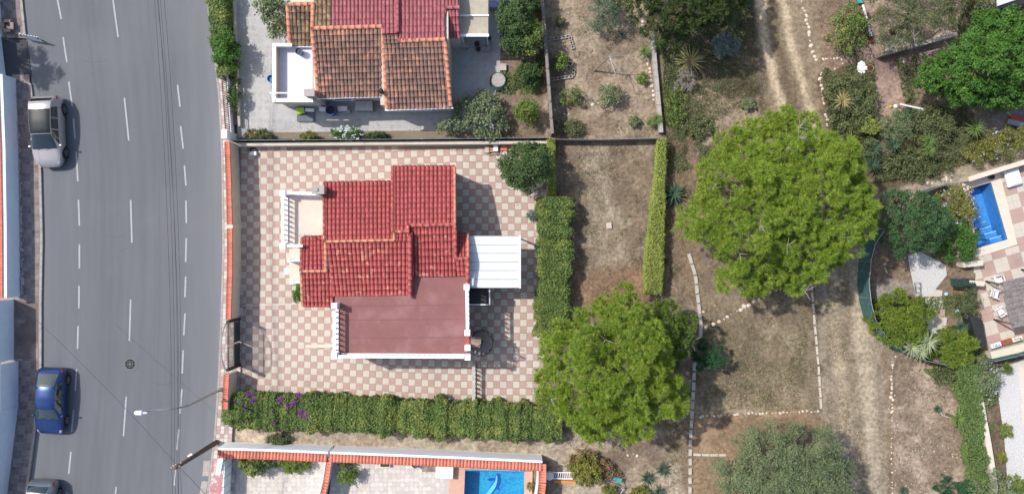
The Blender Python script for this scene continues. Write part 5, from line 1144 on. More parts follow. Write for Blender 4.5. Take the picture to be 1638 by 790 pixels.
for f_, pol in ((f1, [(369, 722), (528, 726), (515, 860), (369, 860)]), (f2, [(540, 726), (715, 732), (712, 860), (522, 860)])):
    m = MB(); q = random.Random(3); x0 = min(p[0] for p in pol); x1 = max(p[0] for p in pol); t = 7.0
    for i in range(int((x1-x0)/t)+1):
        for j in range(19):
            x = x0+(i+.5)*t+q.uniform(-1, 1); y = 722+(j+.5)*t+q.uniform(-1, 1)
            if not inpoly(np.array([x]), np.array([y]), pol)[0]: continue
            n = q.choice((5, 6, 6, 7)); a0 = q.uniform(0, 6); r_ = t/K*.60; p = P(x, y); m.quadpts([(p.x+r_*q.uniform(.85, 1.05)*math.cos(a0+2*math.pi*k/n), p.y+r_*q.uniform(.85, 1.05)*math.sin(a0+2*math.pi*k/n), .004+.0006*((i*7+j*3) % 9)) for k in range(n)])
    m.build('crazy_paving', M['crazy'], f_, kind='stuff')
m = MB(); m.prism([P(722, 738)[:2], P(855, 742)[:2], P(852, 753)[:2], P(720, 749)[:2]], -.05, .06); m.prism([P(720, 749.2)[:2], P(744, 750)[:2], P(738, 900)[:2], P(712, 900)[:2]], -.05, .061); m.prism([P(838.5, 753)[:2], P(852, 753.2)[:2], P(848, 900)[:2], P(838, 900)[:2]], -.05, .061); m.build('pool_surround', M['deck'], kind='structure')
pool = empty('swimming_pool', (P(792, 790).x, P(792, 790).y, 0), 'blue mosaic swimming pool with a leaping dolphin picture on its floor', 'swimming pool')
def pool_basin(parent, pol, depth, mt, deckz):
    pts = [P(*p) for p in pol]; m = MB(); m.quadpts([(p.x, p.y, -depth) for p in reversed(pts)] if False else [(p.x, p.y, -depth) for p in pts])
    if ((pts[1]-pts[0]).cross(pts[2]-pts[1])).z < 0: m.f[-1] = tuple(reversed(m.f[-1]))
    m.build('pool_floor', mt, parent); m = MB(); n = len(pts); cx = sum(p.x for p in pts)/n; cy = sum(p.y for p in pts)/n
    for i in range(n):
        a, b = pts[i], pts[(i+1) % n]; mid = (a+b)/2; d = (b-a).normalized(); s = Vector((-d.y, d.x, 0)); s = s if s.dot(mid-Vector((cx, cy, 0))) > 0 else -s
        m.prism([a[:2], b[:2], (b+s*.05)[:2], (a+s*.05)[:2]], -depth-.05, deckz)
    m.build('pool_wall', mt, parent)
    m = MB(); m.quadpts([(p.x, p.y, -.12) for p in pts]); 
    if ((pts[1]-pts[0]).cross(pts[2]-pts[1])).z < 0: m.f[-1] = tuple(reversed(m.f[-1]))
    m.build('water_surface', M['water'], parent)
pool_basin(pool, [(744, 752), (838.5, 753.5), (838, 899), (738, 899)], 1.25, M['poolmosaic'], .055)
# dolphin mosaic
S = 300/1317.0; D_ = lambda x, y: P(600+x*S, 610+y*S, -1.2)
# the water level view: floor sits below ground, so outlines are placed at floor depth
def dpoly(pts, mt, z, nm='dolphin_mosaic', par=pool): m = MB(); ps = [D_(*p) for p in pts]; m.prism([p[:2] for p in ps], z-.02, z); m.build(nm, mt, par)
dpoly([(862, 640), (878, 655), (886, 690), (880, 720), (868, 742), (878, 766), (862, 756), (850, 752), (838, 772), (815, 800), (806, 830), (770, 900), (740, 900), (768, 830), (790, 770), (815, 735), (835, 700), (840, 690), (812, 700), (784, 688), (805, 676), (840, 676), (850, 655)], M['dolphinblue'], -1.235)
dpoly([(858, 655), (848, 668), (845, 695), (822, 730), (795, 765), (770, 800), (755, 850), (745, 900), (760, 900), (785, 830), (805, 795), (830, 765), (848, 735), (858, 700)], M['dolphinpale'], -1.228)
# cover roller
e = empty('pool_cover_roller', (P(795, 748).x, P(795, 748).y, 0), 'rolled blue pool cover on a roller above the dolphin pool', 'pool cover'); a, b = P(749, 745, .5), P(841, 750, .5)
m = MB(); m.tube([a+(b-a)*t for t in np.linspace(.0, 1, 14)], [.11+.012*math.sin(k*1.9) for k in range(14)], 14); o = m.build('rolled_cover', M['bluecover'], e, smooth=True)
for t in (.14, .34, .68, .89): p = a+(b-a)*t; m = MB(); m.tube([p-Vector((.02, 0, 0)), p+Vector((.02, 0, 0))], .125, 14); m.build('strap', M['plastic'], o)
for p in (a-Vector((.12, 0, 0)), b+Vector((.12, 0, 0))): m = MB(); m.box((p.x, p.y, .28), (.04, .05, .45)); m.box((p.x, p.y, .08), (.05, .42, .04)); m.tube([p, p+Vector((.0, -.16, 0))], .012, 5); m.tube([(p.x-.13, p.y, .5), (p.x+.13, p.y, .5)], .02, 6); m.build('stand', M['steel'], e)
# courtyard furniture
p = P(711, 754, .5); e = empty('storage_box', (p.x, p.y, 0), 'cream plastic storage box left of the blue pool', 'storage box'); m = MB(); m.box((p.x, p.y, .24), (1.02, .78, .48), R(-3)); m.build('bin', M['creamplastic'], e, bevel=.04); m = MB(); m.box((p.x, p.y, .51), (1.08, .84, .07), R(-3)); m.build('lid', M['creamplastic'], e, bevel=.03)
p = P(682, 748, .45); e = empty('garden_chair', (p.x, p.y, 0), 'grey slatted metal garden chair beside the cream storage box', 'chair')
for k in range(7): m = MB(); m.box((p.x, p.y+.22-k*.07, .42), (.52, .05, .02)); m.build('seat_slat', M['wood'], e)
for sx in (-1, 1):
    for sy in (-1, 1): m = MB(); m.box((p.x+sx*.26, p.y+sy*.25, .22 if sy < 0 else .42), (.03, .03, .44 if sy < 0 else .84)); m.build('leg', M['steel'], e)
m = MB(); m.box((p.x, p.y+.27, .7), (.54, .03, .3)); m.build('backrest', M['wood'], e)
for x, y, lb, pl in ((664.5, 743, 'white square planter with a dark round pot left of the garden chair', 0), (615.5, 743, 'white trough planter with green seedlings under the coped wall', 1)):
    p = P(x, y, .3); e = empty('planter', (p.x, p.y, 0), lb, 'planter'); m = MB(); m.box((p.x, p.y, .15), (.55 if not pl else .62, .32, .3)); m.build('trough', M['plastic'], e, bevel=.02); m = MB(); m.box((p.x, p.y, .305), (.46 if not pl else .54, .24, .02)); m.build('earth', M['potsoil'], e)
    if not pl: m = MB(); m._lathe((p.x+.02, p.y, .31), [(.13, 0), (.17, .2), (.13, .2), (.1, .1), (.0, .1)], 14); m.build('pot', M['slate'], e)
    else: np_mesh('seedlings', leaf_quads(np.array([p.x, p.y, .34])+rs.uniform(-1, 1, (90, 3))*[.25, .09, .04], np.tile([0, 0, 1.], (90, 1)), .07), 4, M['hedge_leaf'], e)
# white gate on the street side of the south compound
e = empty('white_gate', (P(368, 750).x, P(368, 750).y, 0), 'white panelled sliding gate at the bottom beside the pink pavement', 'gate'); a, b = P(372, 727), P(366, 850)
for i in range(9):
    p = a+(b-a)*i/9; q_ = a+(b-a)*(i+1)/9; m = MB(); m.bar((p.x, p.y-.02, .75), (q_.x, q_.y+.02, .75), .04, 1.35); m.build('gate_panel', M['white'], e); m = MB(); m.bar((p.x-.03, p.y-.0, .1), (p.x-.03, p.y, 1.45), .03, .05); m.build('gate_bar', M['steel'], e)
e = empty('gate_pier', (P(366, 722).x, P(366, 722).y, 0), 'white baluster pier at the street end of the coped garden wall', 'pier')
for k in range(5): m = MB(); p = P(369-k*1.2, 719+k*6); m._lathe((p.x, p.y, .12), [(.11, 0), (.11, .1), (.06, .2), (.12, .6), (.07, 1.1), (.11, 1.25), (.11, 1.4)], 10); m.build('baluster', M['white'], e)
m = MB(); a, b = P(369, 715), P(363, 747); m.bar((a.x, a.y, 1.56), (b.x, b.y, 1.56), .26, .08); m.build('rail', M['white'], e)
m = MB(); p = P(337, 700); m.prism([P(327, 735)[:2], P(338, 735)[:2], P(335, 760)[:2], P(325, 760)[:2]], .13, .145); m.prism([P(324, 768)[:2], P(334, 768)[:2], P(330, 792)[:2], P(320, 792)[:2]], .13, .145); m.build('kerb_ramp', M['kerb'], kind='structure')
m = MB(); m.prism([P(341, 738)[:2], P(357, 738)[:2], P(350, 850)[:2], P(330, 850)[:2]], .12, .132); m.build('red_pavement_patch', mat('red_patch', (.42, .16, .17), (.38, .25, .25), scale=3, rough=.9, c3=(.55, .46, .43), s3=3, t3=(.52, .6)), kind='structure')
# debris outside east end: bench frame, orange board, turquoise tarps, frame
e = empty('ladder_rack', (P(900, 760).x, P(900, 760).y, 0), 'white barred rack leaning outside the pool end wall', 'rack'); a, b = P(884, 757.5, .5), P(916, 758, .5)
for dy in (.0, -.38): m = MB(); m.bar((a.x, a.y+.1+dy, .5), (b.x, b.y+.1+dy, .5), .05, .05); m.build('rail', M['plastic'], e)
for k in range(9): m = MB(); t = (k+.5)/9; m.box((a.x+(b.x-a.x)*t, a.y-.09, .5), (.035, .38, .03), R(-8)); m.build('rung', M['plastic'], e)
for x in (a.x, b.x): m = MB(); m.box((x, a.y-.1, .24), (.05, .3, .48)); m.build('support', M['plastic'], e)
p = P(904, 770, .15); m = MB(); m.box((p.x, p.y, .1), (1.35, .16, .18), R(-3)); m.build('orange_beam', M['orangep'], label='orange beam on the ground below the white rack', cat='beam', bevel=.02)
p = P(879, 761, .5); m = MB(); m._lathe((p.x, p.y, 0), [(.22, 0), (.26, .5), (.2, .55), (.0, .6)], 16); m.build('water_tank', M['plastic'], label='rounded white tank against the outside of the pool end wall', cat='tank', smooth=False)
for x, y, w_, d_, rz, lb in ((934, 767, .75, .3, .05, 'turquoise tarp half hidden beneath the vine on the rack'), (982, 764, 1.0, .24, -.35, 'turquoise tarp strip on the frame right of the vine')):
    m = MB(); p = P(x, y, .5); n = 8
    for i in range(n): u = i/n-.5; m.box((p.x+math.cos(rz)*w_*(u+.06), p.y+math.sin(rz)*w_*(u+.06), .45+.03*math.sin(i*2.)), (w_/n*1.05, d_, .04), rz, .25*math.sin(i*1.3))
    e = m.build('tarp', M['turq'], label=lb, cat='tarp')
e = empty('scrap_frame', (P(990, 775).x, P(990, 775).y, 0), 'bent grey metal frame lying beside the turquoise tarp strip', 'frame'); m = MB(); m.tube([P(970, 770, .3), P(985, 774, .4), P(998, 781, .35), P(990, 792, .3)], .03, 6); m.tube([P(994, 768, .3), P(998, 781, .35)], .025, 6); m.tube([P(998, 781, .33), P(998, 781, 0)], .025, 6); m.tube([P(970, 770, .3), P(970, 770, 0)], .025, 6); m.build('tubing', M['steel'], e)
# ------------------------------------------------------------------ street lamp, power pole, cables
b_ = P(355, 622); e = empty('street_lamp', (b_.x, b_.y, .12), 'tall grey street lamp with a curved arm over the road', 'street lamp')
hd = P(222, 660, 6.6); m = MB(); m._lathe((b_.x, b_.y, .12), [(.14, 0), (.14, .25), (.09, .35), (.075, .4)], 10); m.tube([(b_.x, b_.y, .4), (b_.x, b_.y, 5.0), (b_.x-.02, b_.y-.0, 5.4)], [.075, .06, .055], 9); m.build('pole', M['steel'], e, smooth=True)
m = MB(); pts = [(b_.x-.02, b_.y, 5.35), (b_.x-.15, b_.y-.01, 5.75), (b_.x-.5, b_.y-.02, 6.15), (b_.x-1.1, b_.y-.04, 6.42), (b_.x-1.75, b_.y-.06, 6.55), (hd.x+.35, hd.y+.02, 6.6)]; m.tube(pts, [.055, .052, .05, .045, .04, .04], 8); m.build('arm', M['steel'], e, smooth=True)
m = MB(); m.tube([(hd.x+.45, hd.y+.0, 6.6), (hd.x+.22, hd.y, 6.62), (hd.x+.2, hd.y, 6.62), (hd.x-.12, hd.y, 6.6), (hd.x-.22, hd.y, 6.58)], [.05, .07, .135, .135, .08], 12); m.build('lamp_head', M['metalwhite'], e, smooth=False)
b_ = P(348, 706); e = empty('power_pole', (b_.x, b_.y, .12), 'brown wooden power pole leaning over the road edge in the picture with cables on top', 'power pole')
tp = P(281, 747, 6.5); H_ = 6.5; m = MB(); m.tube([(b_.x, b_.y, .1), (tp.x, tp.y, H_+.1)], [.16, .11], 12); m.build('pole', M['polewood'], e, smooth=True)
m = MB(); m.box((tp.x, tp.y-.0, H_-.15), (.5, .06, .06), R(-20)); m.box((tp.x, tp.y, H_-.5), (.4, .06, .06), R(60)); m.build('crossarm', M['steel'], e)
for k in range(4): m = MB(); m._lathe((tp.x-.22+.14*k, tp.y+.06*(k % 2), H_-.1), [(.03, 0), (.05, .04), (.03, .09), (.045, .13), (.0, .16)], 8); m.build('insulator', M['stonegrey'], e)
mid = b_+(tp-b_)*.62; m = MB(); m.box((mid.x-.12, mid.y+.12, mid.z), (.28, .12, .3), .6); m.build('junction_box', M['plastic'], e)
def cable(name, label, a, b, sag, r=.010, group='overhead cables of the power pole'):
    a, b = Vector(a), Vector(b); m = MB(); n = 26; m.tube([a+(b-a)*(i/n)-Vector((0, 0, sag*4*(i/n)*(1-i/n))) for i in range(n+1)], r, 5); m.build(name, M['wire'], None, label=label, cat='cable', group=group)
for k, (x0, x1) in enumerate(((-.22, 246), (-.08, 252), (.06, 255), (.2, 261), (.12, 249))):
    cable('cable', 'thin dark overhead cable running along the road in a bundle from the power pole', (tp.x+x0, tp.y, H_), P(x1-4, -60, 6.9), .75+.1*k)
    cable('cable', 'thin dark overhead cable running along the road in a bundle from the power pole', (tp.x+x0, tp.y, H_), P(262+x1-246, 900, 6.8), .5+.05*k)
cable('cable', 'thin cable crossing the road diagonally from the power pole to the left wall', (tp.x, tp.y, H_-.3), P(35, 490, 4.6), .35, .010, None); cable('cable', 'thin cable running from the power pole towards the bottom edge over the pavement', (tp.x, tp.y, H_-.3), P(345, 810, 4.5), .1, .010, None)
# ------------------------------------------------------------------ cars
def make_car(name, label, center, rot, L, W, H, st, paint, glass, rear_glass, wind, side, sunroof=None, clr=.19):
    root = empty(name, (0, 0, 0), label, 'car'); st = np.array(st, float); n = 40
    us = np.linspace(0, 1, n+1); A = [np.interp(us, st[:, 0], st[:, k]) for k in range(1, 6)]
    ker = np.array([.25, .5, .25])
    for k in range(5):
        a = A[k].copy(); b = a.copy(); b[1:-1] = np.convolve(a, ker, 'valid'); A[k] = b
    bw, bz, tw, tz, zl = A
    def sect(i):
        i = min(max(i, 0), n); i0 = int(i); f = i-i0; i1 = min(i0+1, n); g = lambda a: a[i0]*(1-f)+a[i1]*f
        BW, BZ, TW, TZ, ZL = g(bw), g(bz), g(tw), g(tz), g(zl); y = L/2-L*(i/n)
        up = max(0, TZ-BZ)
        return [Vector((x, y, z)) for x, z in ((BW*.90, ZL), (BW*.975, ZL+.10), (BW, ZL+(BZ-ZL)*.52), (BW*.99, BZ-.08), (BW*.955, BZ), (BW*.955+(TW-BW*.955)*.55, BZ+up*.58), (TW+.02, TZ-.05*min(1, up*3)), (TW*.72, TZ+.0), (TW*.35, TZ+.018), (0, TZ+.024))]
    def surf(u, k, sg=1):
        s = sect(u*n); k0 = min(int(k), 8); f = k-k0; p = s[k0]*(1-f)+s[k0+1]*f; return Vector((p.x*sg, p.y, p.z))
    m = MB(); rings = []
    for i in range(n+1):
        s = sect(i); ring = [Vector((-p.x, p.y, p.z)) for p in s]+[s[k] for k in range(8, -1, -1)]; rings.append([len(m.v)+j for j in range(len(ring))]); m.v += [tuple(p) for p in ring]
    for i in range(n):
        for j in range(len(rings[0])-1): m.f.append((rings[i][j], rings[i][j+1], rings[i+1][j+1], rings[i+1][j])); m.m.append(0)
        m.f.append((rings[i][-1], rings[i][0], rings[i+1][0], rings[i+1][-1])); m.m.append(0)
    m.f.append(tuple(reversed(rings[0]))); m.f.append(tuple(rings[-1])); m.m += [0, 0]
    bm = None; body = m.build('body', paint, root, smooth=True)
    bme = bmesh.new(); bme.from_mesh(body.data); bmesh.ops.recalc_face_normals(bme, faces=bme.faces); bme.to_mesh(body.data); bme.free()
    md = body.modifiers.new('split', 'EDGE_SPLIT'); md.split_angle = R(38)
    def patch(nm, u0, u1, k0, k1, mt, both=False, sg=1, off=.012, nu=10, nk=6, taper=(0, 0), parent=None):
        g = []; m = MB()
        for a in range(nu+1):
            u = u0+(u1-u0)*a/nu; row = []
            if both: rng = [(k0+(9-k0)*b/nk, -1) for b in range(nk+1)]+[(9-(9-k0)*b/nk, 1) for b in range(1, nk+1)]
            else: rng = [(k0+(k1-k0)*b/nk, sg) for b in range(nk+1)]
            for k, s in rng:
                if taper != (0, 0):
                    fr = (k-k0)/(k1-k0+1e-9); uu = (u0+taper[0]*fr)+((u1+taper[1]*fr)-(u0+taper[0]*fr))*a/nu
                else: uu = u
                p = surf(uu, k, s); du = surf(min(uu+.01, 1), k, s)-surf(max(uu-.01, 0), k, s); dk = surf(uu, min(k+.2, 9), s)-surf(uu, max(k-.2, 0), s); nn = du.cross(dk)
                nn = nn.normalized() if nn.length > 1e-9 else Vector((0, 0, 1)); c = Vector((0, p.y, .5)); nn = nn if nn.dot(p-c) > 0 else -nn
                row.append(len(m.v)); m.v.append(tuple(p+nn*off))
            g.append(row)
        for a in range(nu):
            for b in range(len(g[0])-1): m.f.append((g[a][b], g[a][b+1], g[a+1][b+1], g[a+1][b])); m.m.append(0)
        return m.build(nm, mt, parent or root, smooth=True)
    patch('rear_window', *rear_glass, 6.25, 9, glass, both=True); patch('windscreen', *wind, 5.85, 9, glass, both=True)
    if sunroof: patch('panoramic_roof', *sunroof, 6.08, 9, M['roofglass'], both=True, off=.008)
    for sg in (1, -1):
        for (u0, u1, t0, t1) in side: patch('side_window', u0, u1, 4.15, 5.85, glass, sg=sg, nu=6, nk=4, taper=(t0, t1), off=.008)
        patch('tail_light', .012, .06, 3.0, 4.5, M['redlamp'], sg=sg, nu=4, nk=4, off=.012); patch('headlight', .925, .975, 3.2, 5.2, M['headlamp'], sg=sg, nu=4, nk=4, off=.01)
        for u in (side[0][0]+.01, side[-1][0]+.0): patch('door_seam', u+.10*0, u+.004, 1.3, 4.1, M['trim'], sg=sg, nu=1, nk=6, off=.004)
        for u in (.40, .60): p = surf(u, 3.2, sg); mm = MB(); mm.box((p.x+sg*.018, p.y, p.z), (.03, .16, .035)); mm.build('door_handle', M['trim'] if paint is not M['carsilver'] else M['steel'], root, bevel=.008)
        um = wind[1]-.045; p = surf(um, 4.3, sg); mm = MB(); mm.box((p.x+sg*.10, p.y, p.z+.03), (.15, .10, .12)); mm.box((p.x+sg*.01, p.y, p.z+.0), (.08, .05, .05)); mm.build('wing_mirror', paint, root, bevel=.03)
        for u in (.19, .80):
            x = W/2*.985*sg; y = L/2-L*u; r_ = .32 if H < 1.5 else .345; mm = MB()
            mm.tube([(x-sg*.16, y, r_), (x+sg*.012, y, r_), (x+sg*.022, y, r_)], [r_, r_, r_*.92], 22); wh = mm.build('wheel', M['tyre'], root, smooth=False); mm = MB()
            mm.tube([(x+sg*.018, y, r_), (x+sg*.028, y, r_)], [r_*.64, r_*.62], 20); wr = MB()
            for k in range(5): a = k*2*math.pi/5+.3; wr.bar((x+sg*.03, y+.04*math.cos(a), r_+.04*math.sin(a)), (x+sg*.03, y+r_*.6*math.cos(a), r_+r_*.6*math.sin(a)), .05, .05)
            mm.build('hub', M['trim'], wh); wr.tube([(x+sg*.02, y, r_), (x+sg*.034, y, r_)], [.055, .05], 10)
            nb = 20; 
            for k in range(nb): a = 2*math.pi*k/nb; a2 = 2*math.pi*(k+1)/nb; wr.bar((x+sg*.028, y+r_*.63*math.cos(a), r_+r_*.63*math.sin(a)), (x+sg*.028, y+r_*.63*math.cos(a2), r_+r_*.63*math.sin(a2)), .02, .02)
            wr.build('rim', M['rim'], wh)
            mm = MB(); mm.tube([(x-sg*.02, y+(r_+.045)*math.cos(t), r_+(r_+.045)*math.sin(t)) for t in np.linspace(-.25, math.pi+.25, 17)], .035, 6); mm.build('wheel_arch', M['trim'], root)
    # bumpers, wipers, dashboard line, plates left blank
    mm = MB(); y = -L/2; mm.box((0, y+.02, .36), (W*.5, .05, .12)); mm.build('grille', M['trim'], root)
    mm = MB(); p = surf(wind[1]+.012, 8.2, 1)
    for s in (-.45, .1): mm.tube([(s, p.y, p.z+.03), (s+.42, p.y+.10, p.z+.07)], .010, 5)
    mm.build('wiper', M['trim'], root)
    p = surf(rear_glass[0]-.01, 9, 1); mm = MB(); mm.tube([(-W*.28, p.y, p.z+.02), (W*.28, p.y, p.z+.02)], .018, 6); mm.build('spoiler', paint, root)
    for u in (wind[1]+.02, ): pass
    for sg in (1, -1): mm = MB(); mm.tube([surf(u, 7.2, sg)+Vector((0, 0, .003)) for u in np.linspace(wind[1]+.03, .93, 6)], .006, 4); mm.build('bonnet_crease', M['trim'] if paint is M['cargrey'] else paint, root)
    mm = MB(); mm.box((0, 0, .17), (W*.78, L*.84, .12)); mm.build('underbody', M['trim'], root)
    root.location = center; root.rotation_euler = (0, 0, rot); return root
make_car('parked_car', 'champagne silver crossover with dark panoramic glass roof parked at the left kerb', P(86, 213), R(2.5), 4.32, 1.80, 1.60,
    [(0, .66, .80, .60, .84, .34), (.02, .78, .93, .66, .98, .28), (.05, .86, 1.0, .70, 1.18, .24), (.11, .89, 1.02, .66, 1.52, .21), (.2, .90, 1.01, .64, 1.57, .20), (.38, .90, .99, .63, 1.60, .20), (.53, .90, .97, .60, 1.55, .20), (.60, .90, .96, .60, 1.42, .20), (.76, .90, .95, .72, 1.06, .20), (.86, .85, .90, .66, .96, .21), (.94, .76, .80, .56, .86, .24), (.98, .62, .66, .46, .70, .28), (1, .50, .55, .36, .58, .32)],
    M['carsilver'], M['glass'], (.055, .10), (.56, .755), [(.17, .33, 0.03, 0), (.345, .49, 0, 0), (.505, .70, 0, -.12)], sunroof=(.215, .552))
make_car('parked_car', 'blue hatchback with sun glare on its rear window parked at the left kerb', P(90.5, 638), R(-1.8), 4.05, 1.70, 1.42,
    [(0, .64, .72, .58, .74, .32), (.02, .76, .84, .62, .88, .26), (.06, .82, .90, .64, .98, .22), (.25, .85, .92, .55, 1.35, .19), (.30, .85, .92, .54, 1.39, .19), (.42, .85, .92, .54, 1.42, .19), (.56, .85, .90, .53, 1.37, .19), (.60, .85, .90, .54, 1.31, .19), (.75, .85, .88, .66, .99, .19), (.86, .83, .82, .66, .88, .20), (.95, .76, .72, .58, .76, .23), (.985, .66, .62, .5, .64, .27), (1, .56, .5, .42, .52, .3)],
    M['carblue'], M['glassgreen'], (.075, .26), (.595, .75), [(.17, .30, .06, 0), (.315, .45, 0, 0), (.465, .69, 0, -.13)])
make_car('parked_car', 'slate grey hatchback cut off by the bottom edge at the left kerb', P(75, 816), R(-4), 4.1, 1.74, 1.48,
    [(0, .66, .76, .60, .80, .32), (.02, .78, .90, .66, .95, .26), (.05, .85, .95, .68, 1.10, .22), (.13, .87, .96, .60, 1.40, .20), (.3, .87, .95, .58, 1.47, .2), (.5, .87, .93, .57, 1.45, .2), (.6, .87, .92, .58, 1.33, .2), (.76, .87, .90, .68, 1.02, .2), (.9, .82, .82, .62, .86, .22), (1, .58, .52, .42, .55, .3)],
    M['cargrey'], M['glass'], (.06, .14), (.58, .755), [(.17, .32, .04, 0), (.335, .47, 0, 0), (.485, .69, 0, -.12)])
# ------------------------------------------------------------------ right hand pool terrace
ang = R(16.3); ux = Vector((math.cos(ang), math.sin(ang), 0)); uy = Vector((math.sin(ang), -math.cos(ang), 0))
TER = [(1541, 291), (1660, 255), (1660, 546), (1581, 567), (1571, 520), (1562, 470), (1556, 412)]; DECK = [(1538, 288), (1597, 270), (1627, 391), (1560, 414), (1555, 400), (1541, 300)]
m = MB(); 
# slab with a hole for the pool: built as a ring of pieces
W0 = P(1549, 302), P(1584.5, 291.5), P(1611, 383), P(1562, 397)
D0 = P(1538, 290), P(1597, 270.5), P(1627, 391), P(1558, 413)
deck = None; m = MB()
for i in range(4):
    j = (i+1) % 4; m.prism([W0[i][:2], D0[i][:2], D0[j][:2], W0[j][:2]], -.05, .05+.0006*i)
deck = m.build('pool_coping', M['pooldeck'], kind='structure')
ter = MB(); ter.prism([D0[1][:2], P(1660, 250)[:2], P(1660, 391)[:2], D0[2][:2]], -.05, -.008); ter.prism([D0[3][:2], D0[2][:2], P(1660, 391)[:2], P(1660, 546)[:2], P(1581, 567)[:2], P(1566, 500)[:2], P(1553, 455)[:2], P(1527, 448)[:2], P(1527, 425)[:2]], -.05, -.0085)
tr = ter.build('checkered_terrace', M['joint'], kind='structure')
o_ = P(1620.7, 323); half = 22.9/K/2; tmesh = []
for mt in (M['pink'], M['cream']):
    mm_ = MB(); h_ = half/2-.006; mm_.box((0, 0, -.01), (h_*2, h_*2, .02)); me_ = bpy.data.meshes.new('terrace_tile'); me_.from_pydata(mm_.v, [], mm_.f); me_.materials.append(mt); me_.update(); tmesh.append(me_)
for i in range(-5, 4):
    for j in range(-4, 13):
        for a in (-.25, .25):
            for b in (-.25, .25):
                p = o_+ux*half*2*(i+a)+uy*half*2*(j+b); X = p.x*K+CX; Y = CY-p.y*K
                if X > 1655 or not inpoly(np.array([X]), np.array([Y]), [(1597, 262), (1660, 245), (1660, 548), (1581, 568), (1568, 500), (1556, 455), (1529, 447), (1529, 426), (1557, 414), (1627, 391)])[0]: continue
                inst('terrace_tile', tmesh[(i+j+1) % 2], tr, (p.x, p.y, .0+random.uniform(-.001, .001)), ang)
pool2 = empty('swimming_pool', (P(1580, 345).x, P(1580, 345).y, 0), 'plain blue swimming pool with submerged white-edged steps on the right', 'swimming pool'); pool_basin(pool2, [(1549, 302), (1584.5, 291.5), (1611, 383), (1562, 397)], 1.3, M['poolblue'], .048)
for k in range(5):
    c0 = P(1607-k*5.2, 381-k*7.8); z_ = -.35-.2*k; p = c0-ux*.35; m = MB(); m.box((p.x, p.y, (z_-1.3)/2), (.75, .34, 1.3+z_), ang); o = m.build('step', M['poolblue'], pool2); q_ = p-uy*.16; m = MB(); m.box((q_.x, q_.y, z_+.005), (.75, .03, .012), ang); m.build('step_edge', M['white'], o)
wall('terrace_wall', 'cream coped wall along the north side of the right hand pool', [(1535, 289), (1590, 272), (1660, 251)], 1.0, .22, M['creamwall'], capm=M['pooldeck'])
def lounge(px, py, rz):
    p = P(px, py, .35); e = empty('sun_lounger', (p.x, p.y, 0), 'wide white daybed beside the right hand pool wall', 'sun lounger'); m = MB(); m.box((p.x, p.y, .3), (.92, 1.05, .16), rz); m.build('frame', M['plastic'], e, bevel=.05); m = MB(); m.box((p.x, p.y, .42), (.78, .9, .10), rz); m.build('cushion', M['pooldeck'] if 0 else M['plastic'], e, bevel=.04)
    for sx in (-1, 1):
        for sy in (-1, 1): m = MB(); q_ = p+Vector((sx*.38*math.cos(rz)-sy*.44*math.sin(rz), sx*.38*math.sin(rz)+sy*.44*math.cos(rz), 0)); m.box((q_.x, q_.y, .115), (.07, .07, .23), rz); m.build('leg', M['plastic'], e)
lounge(1621, 284, ang)
drum('planter_pot', 'dark round pot in the corner beside the right hand pool', 'pot', 1587, 282.5, .17, .3, M['slate'])
# palapa
c = P(1630, 486, 2.3); e = empty('thatched_parasol', (c.x, c.y, 0), 'grey thatched shelter on dark poles over white chairs', 'shelter'); a2 = R(14); vx = Vector((math.cos(a2), math.sin(a2), 0)); vy = Vector((math.sin(a2), -math.cos(a2), 0))
m = MB(); L0 = P(1602, 451, 2.2); q = random.Random(2)
for j in range(70):
    v = j/69*2.75; a = L0+vy*v+vx*(-.08*math.sin(v*1.15)*1.5+q.uniform(-.05, .05))-Vector((.0, 0, 0)); Lx = 2.4
    a = a+vx*(-.25*math.sin(math.pi*v/2.75)*0); b = a+vx*Lx; 
    n_ = 5
    for k in range(n_): p0 = a+(b-a)*(k/n_); p1 = a+(b-a)*((k+1)/n_+.03); z0_ = 2.2+.35*(k/n_); z1_ = 2.2+.35*((k+1)/n_); m.bar((p0.x, p0.y, z0_+q.uniform(0, .03)), (p1.x, p1.y+q.uniform(-.02, .02), z1_+q.uniform(0, .03)), .035, .03)
m.build('thatch', M['thatch'], e, kind='stuff')
m = MB(); p0, p1 = L0+vy*0, L0+vy*2.75; m.quadpts([(p0.x+.05, p0.y, 2.17), (p1.x+.05, p1.y, 2.17), ((p1+vx*2.4).x, (p1+vx*2.4).y, 2.52), ((p0+vx*2.4).x, (p0+vx*2.4).y, 2.52)]); m.build('lining', M['wood'], e)
for x, y, x2, y2 in ((1577, 450, 1604, 455), (1590, 511, 1622, 519), (1634, 431, 1660, 436)):
    base = P(x, y, 0); b2 = P(x, y, .0); m = MB(); t2 = P(x2, y2, 2.3); m.tube([(base.x, base.y, 0), (t2.x, t2.y, 2.25)], .055, 8); m.build('pole', M['polewood'], e, smooth=True)
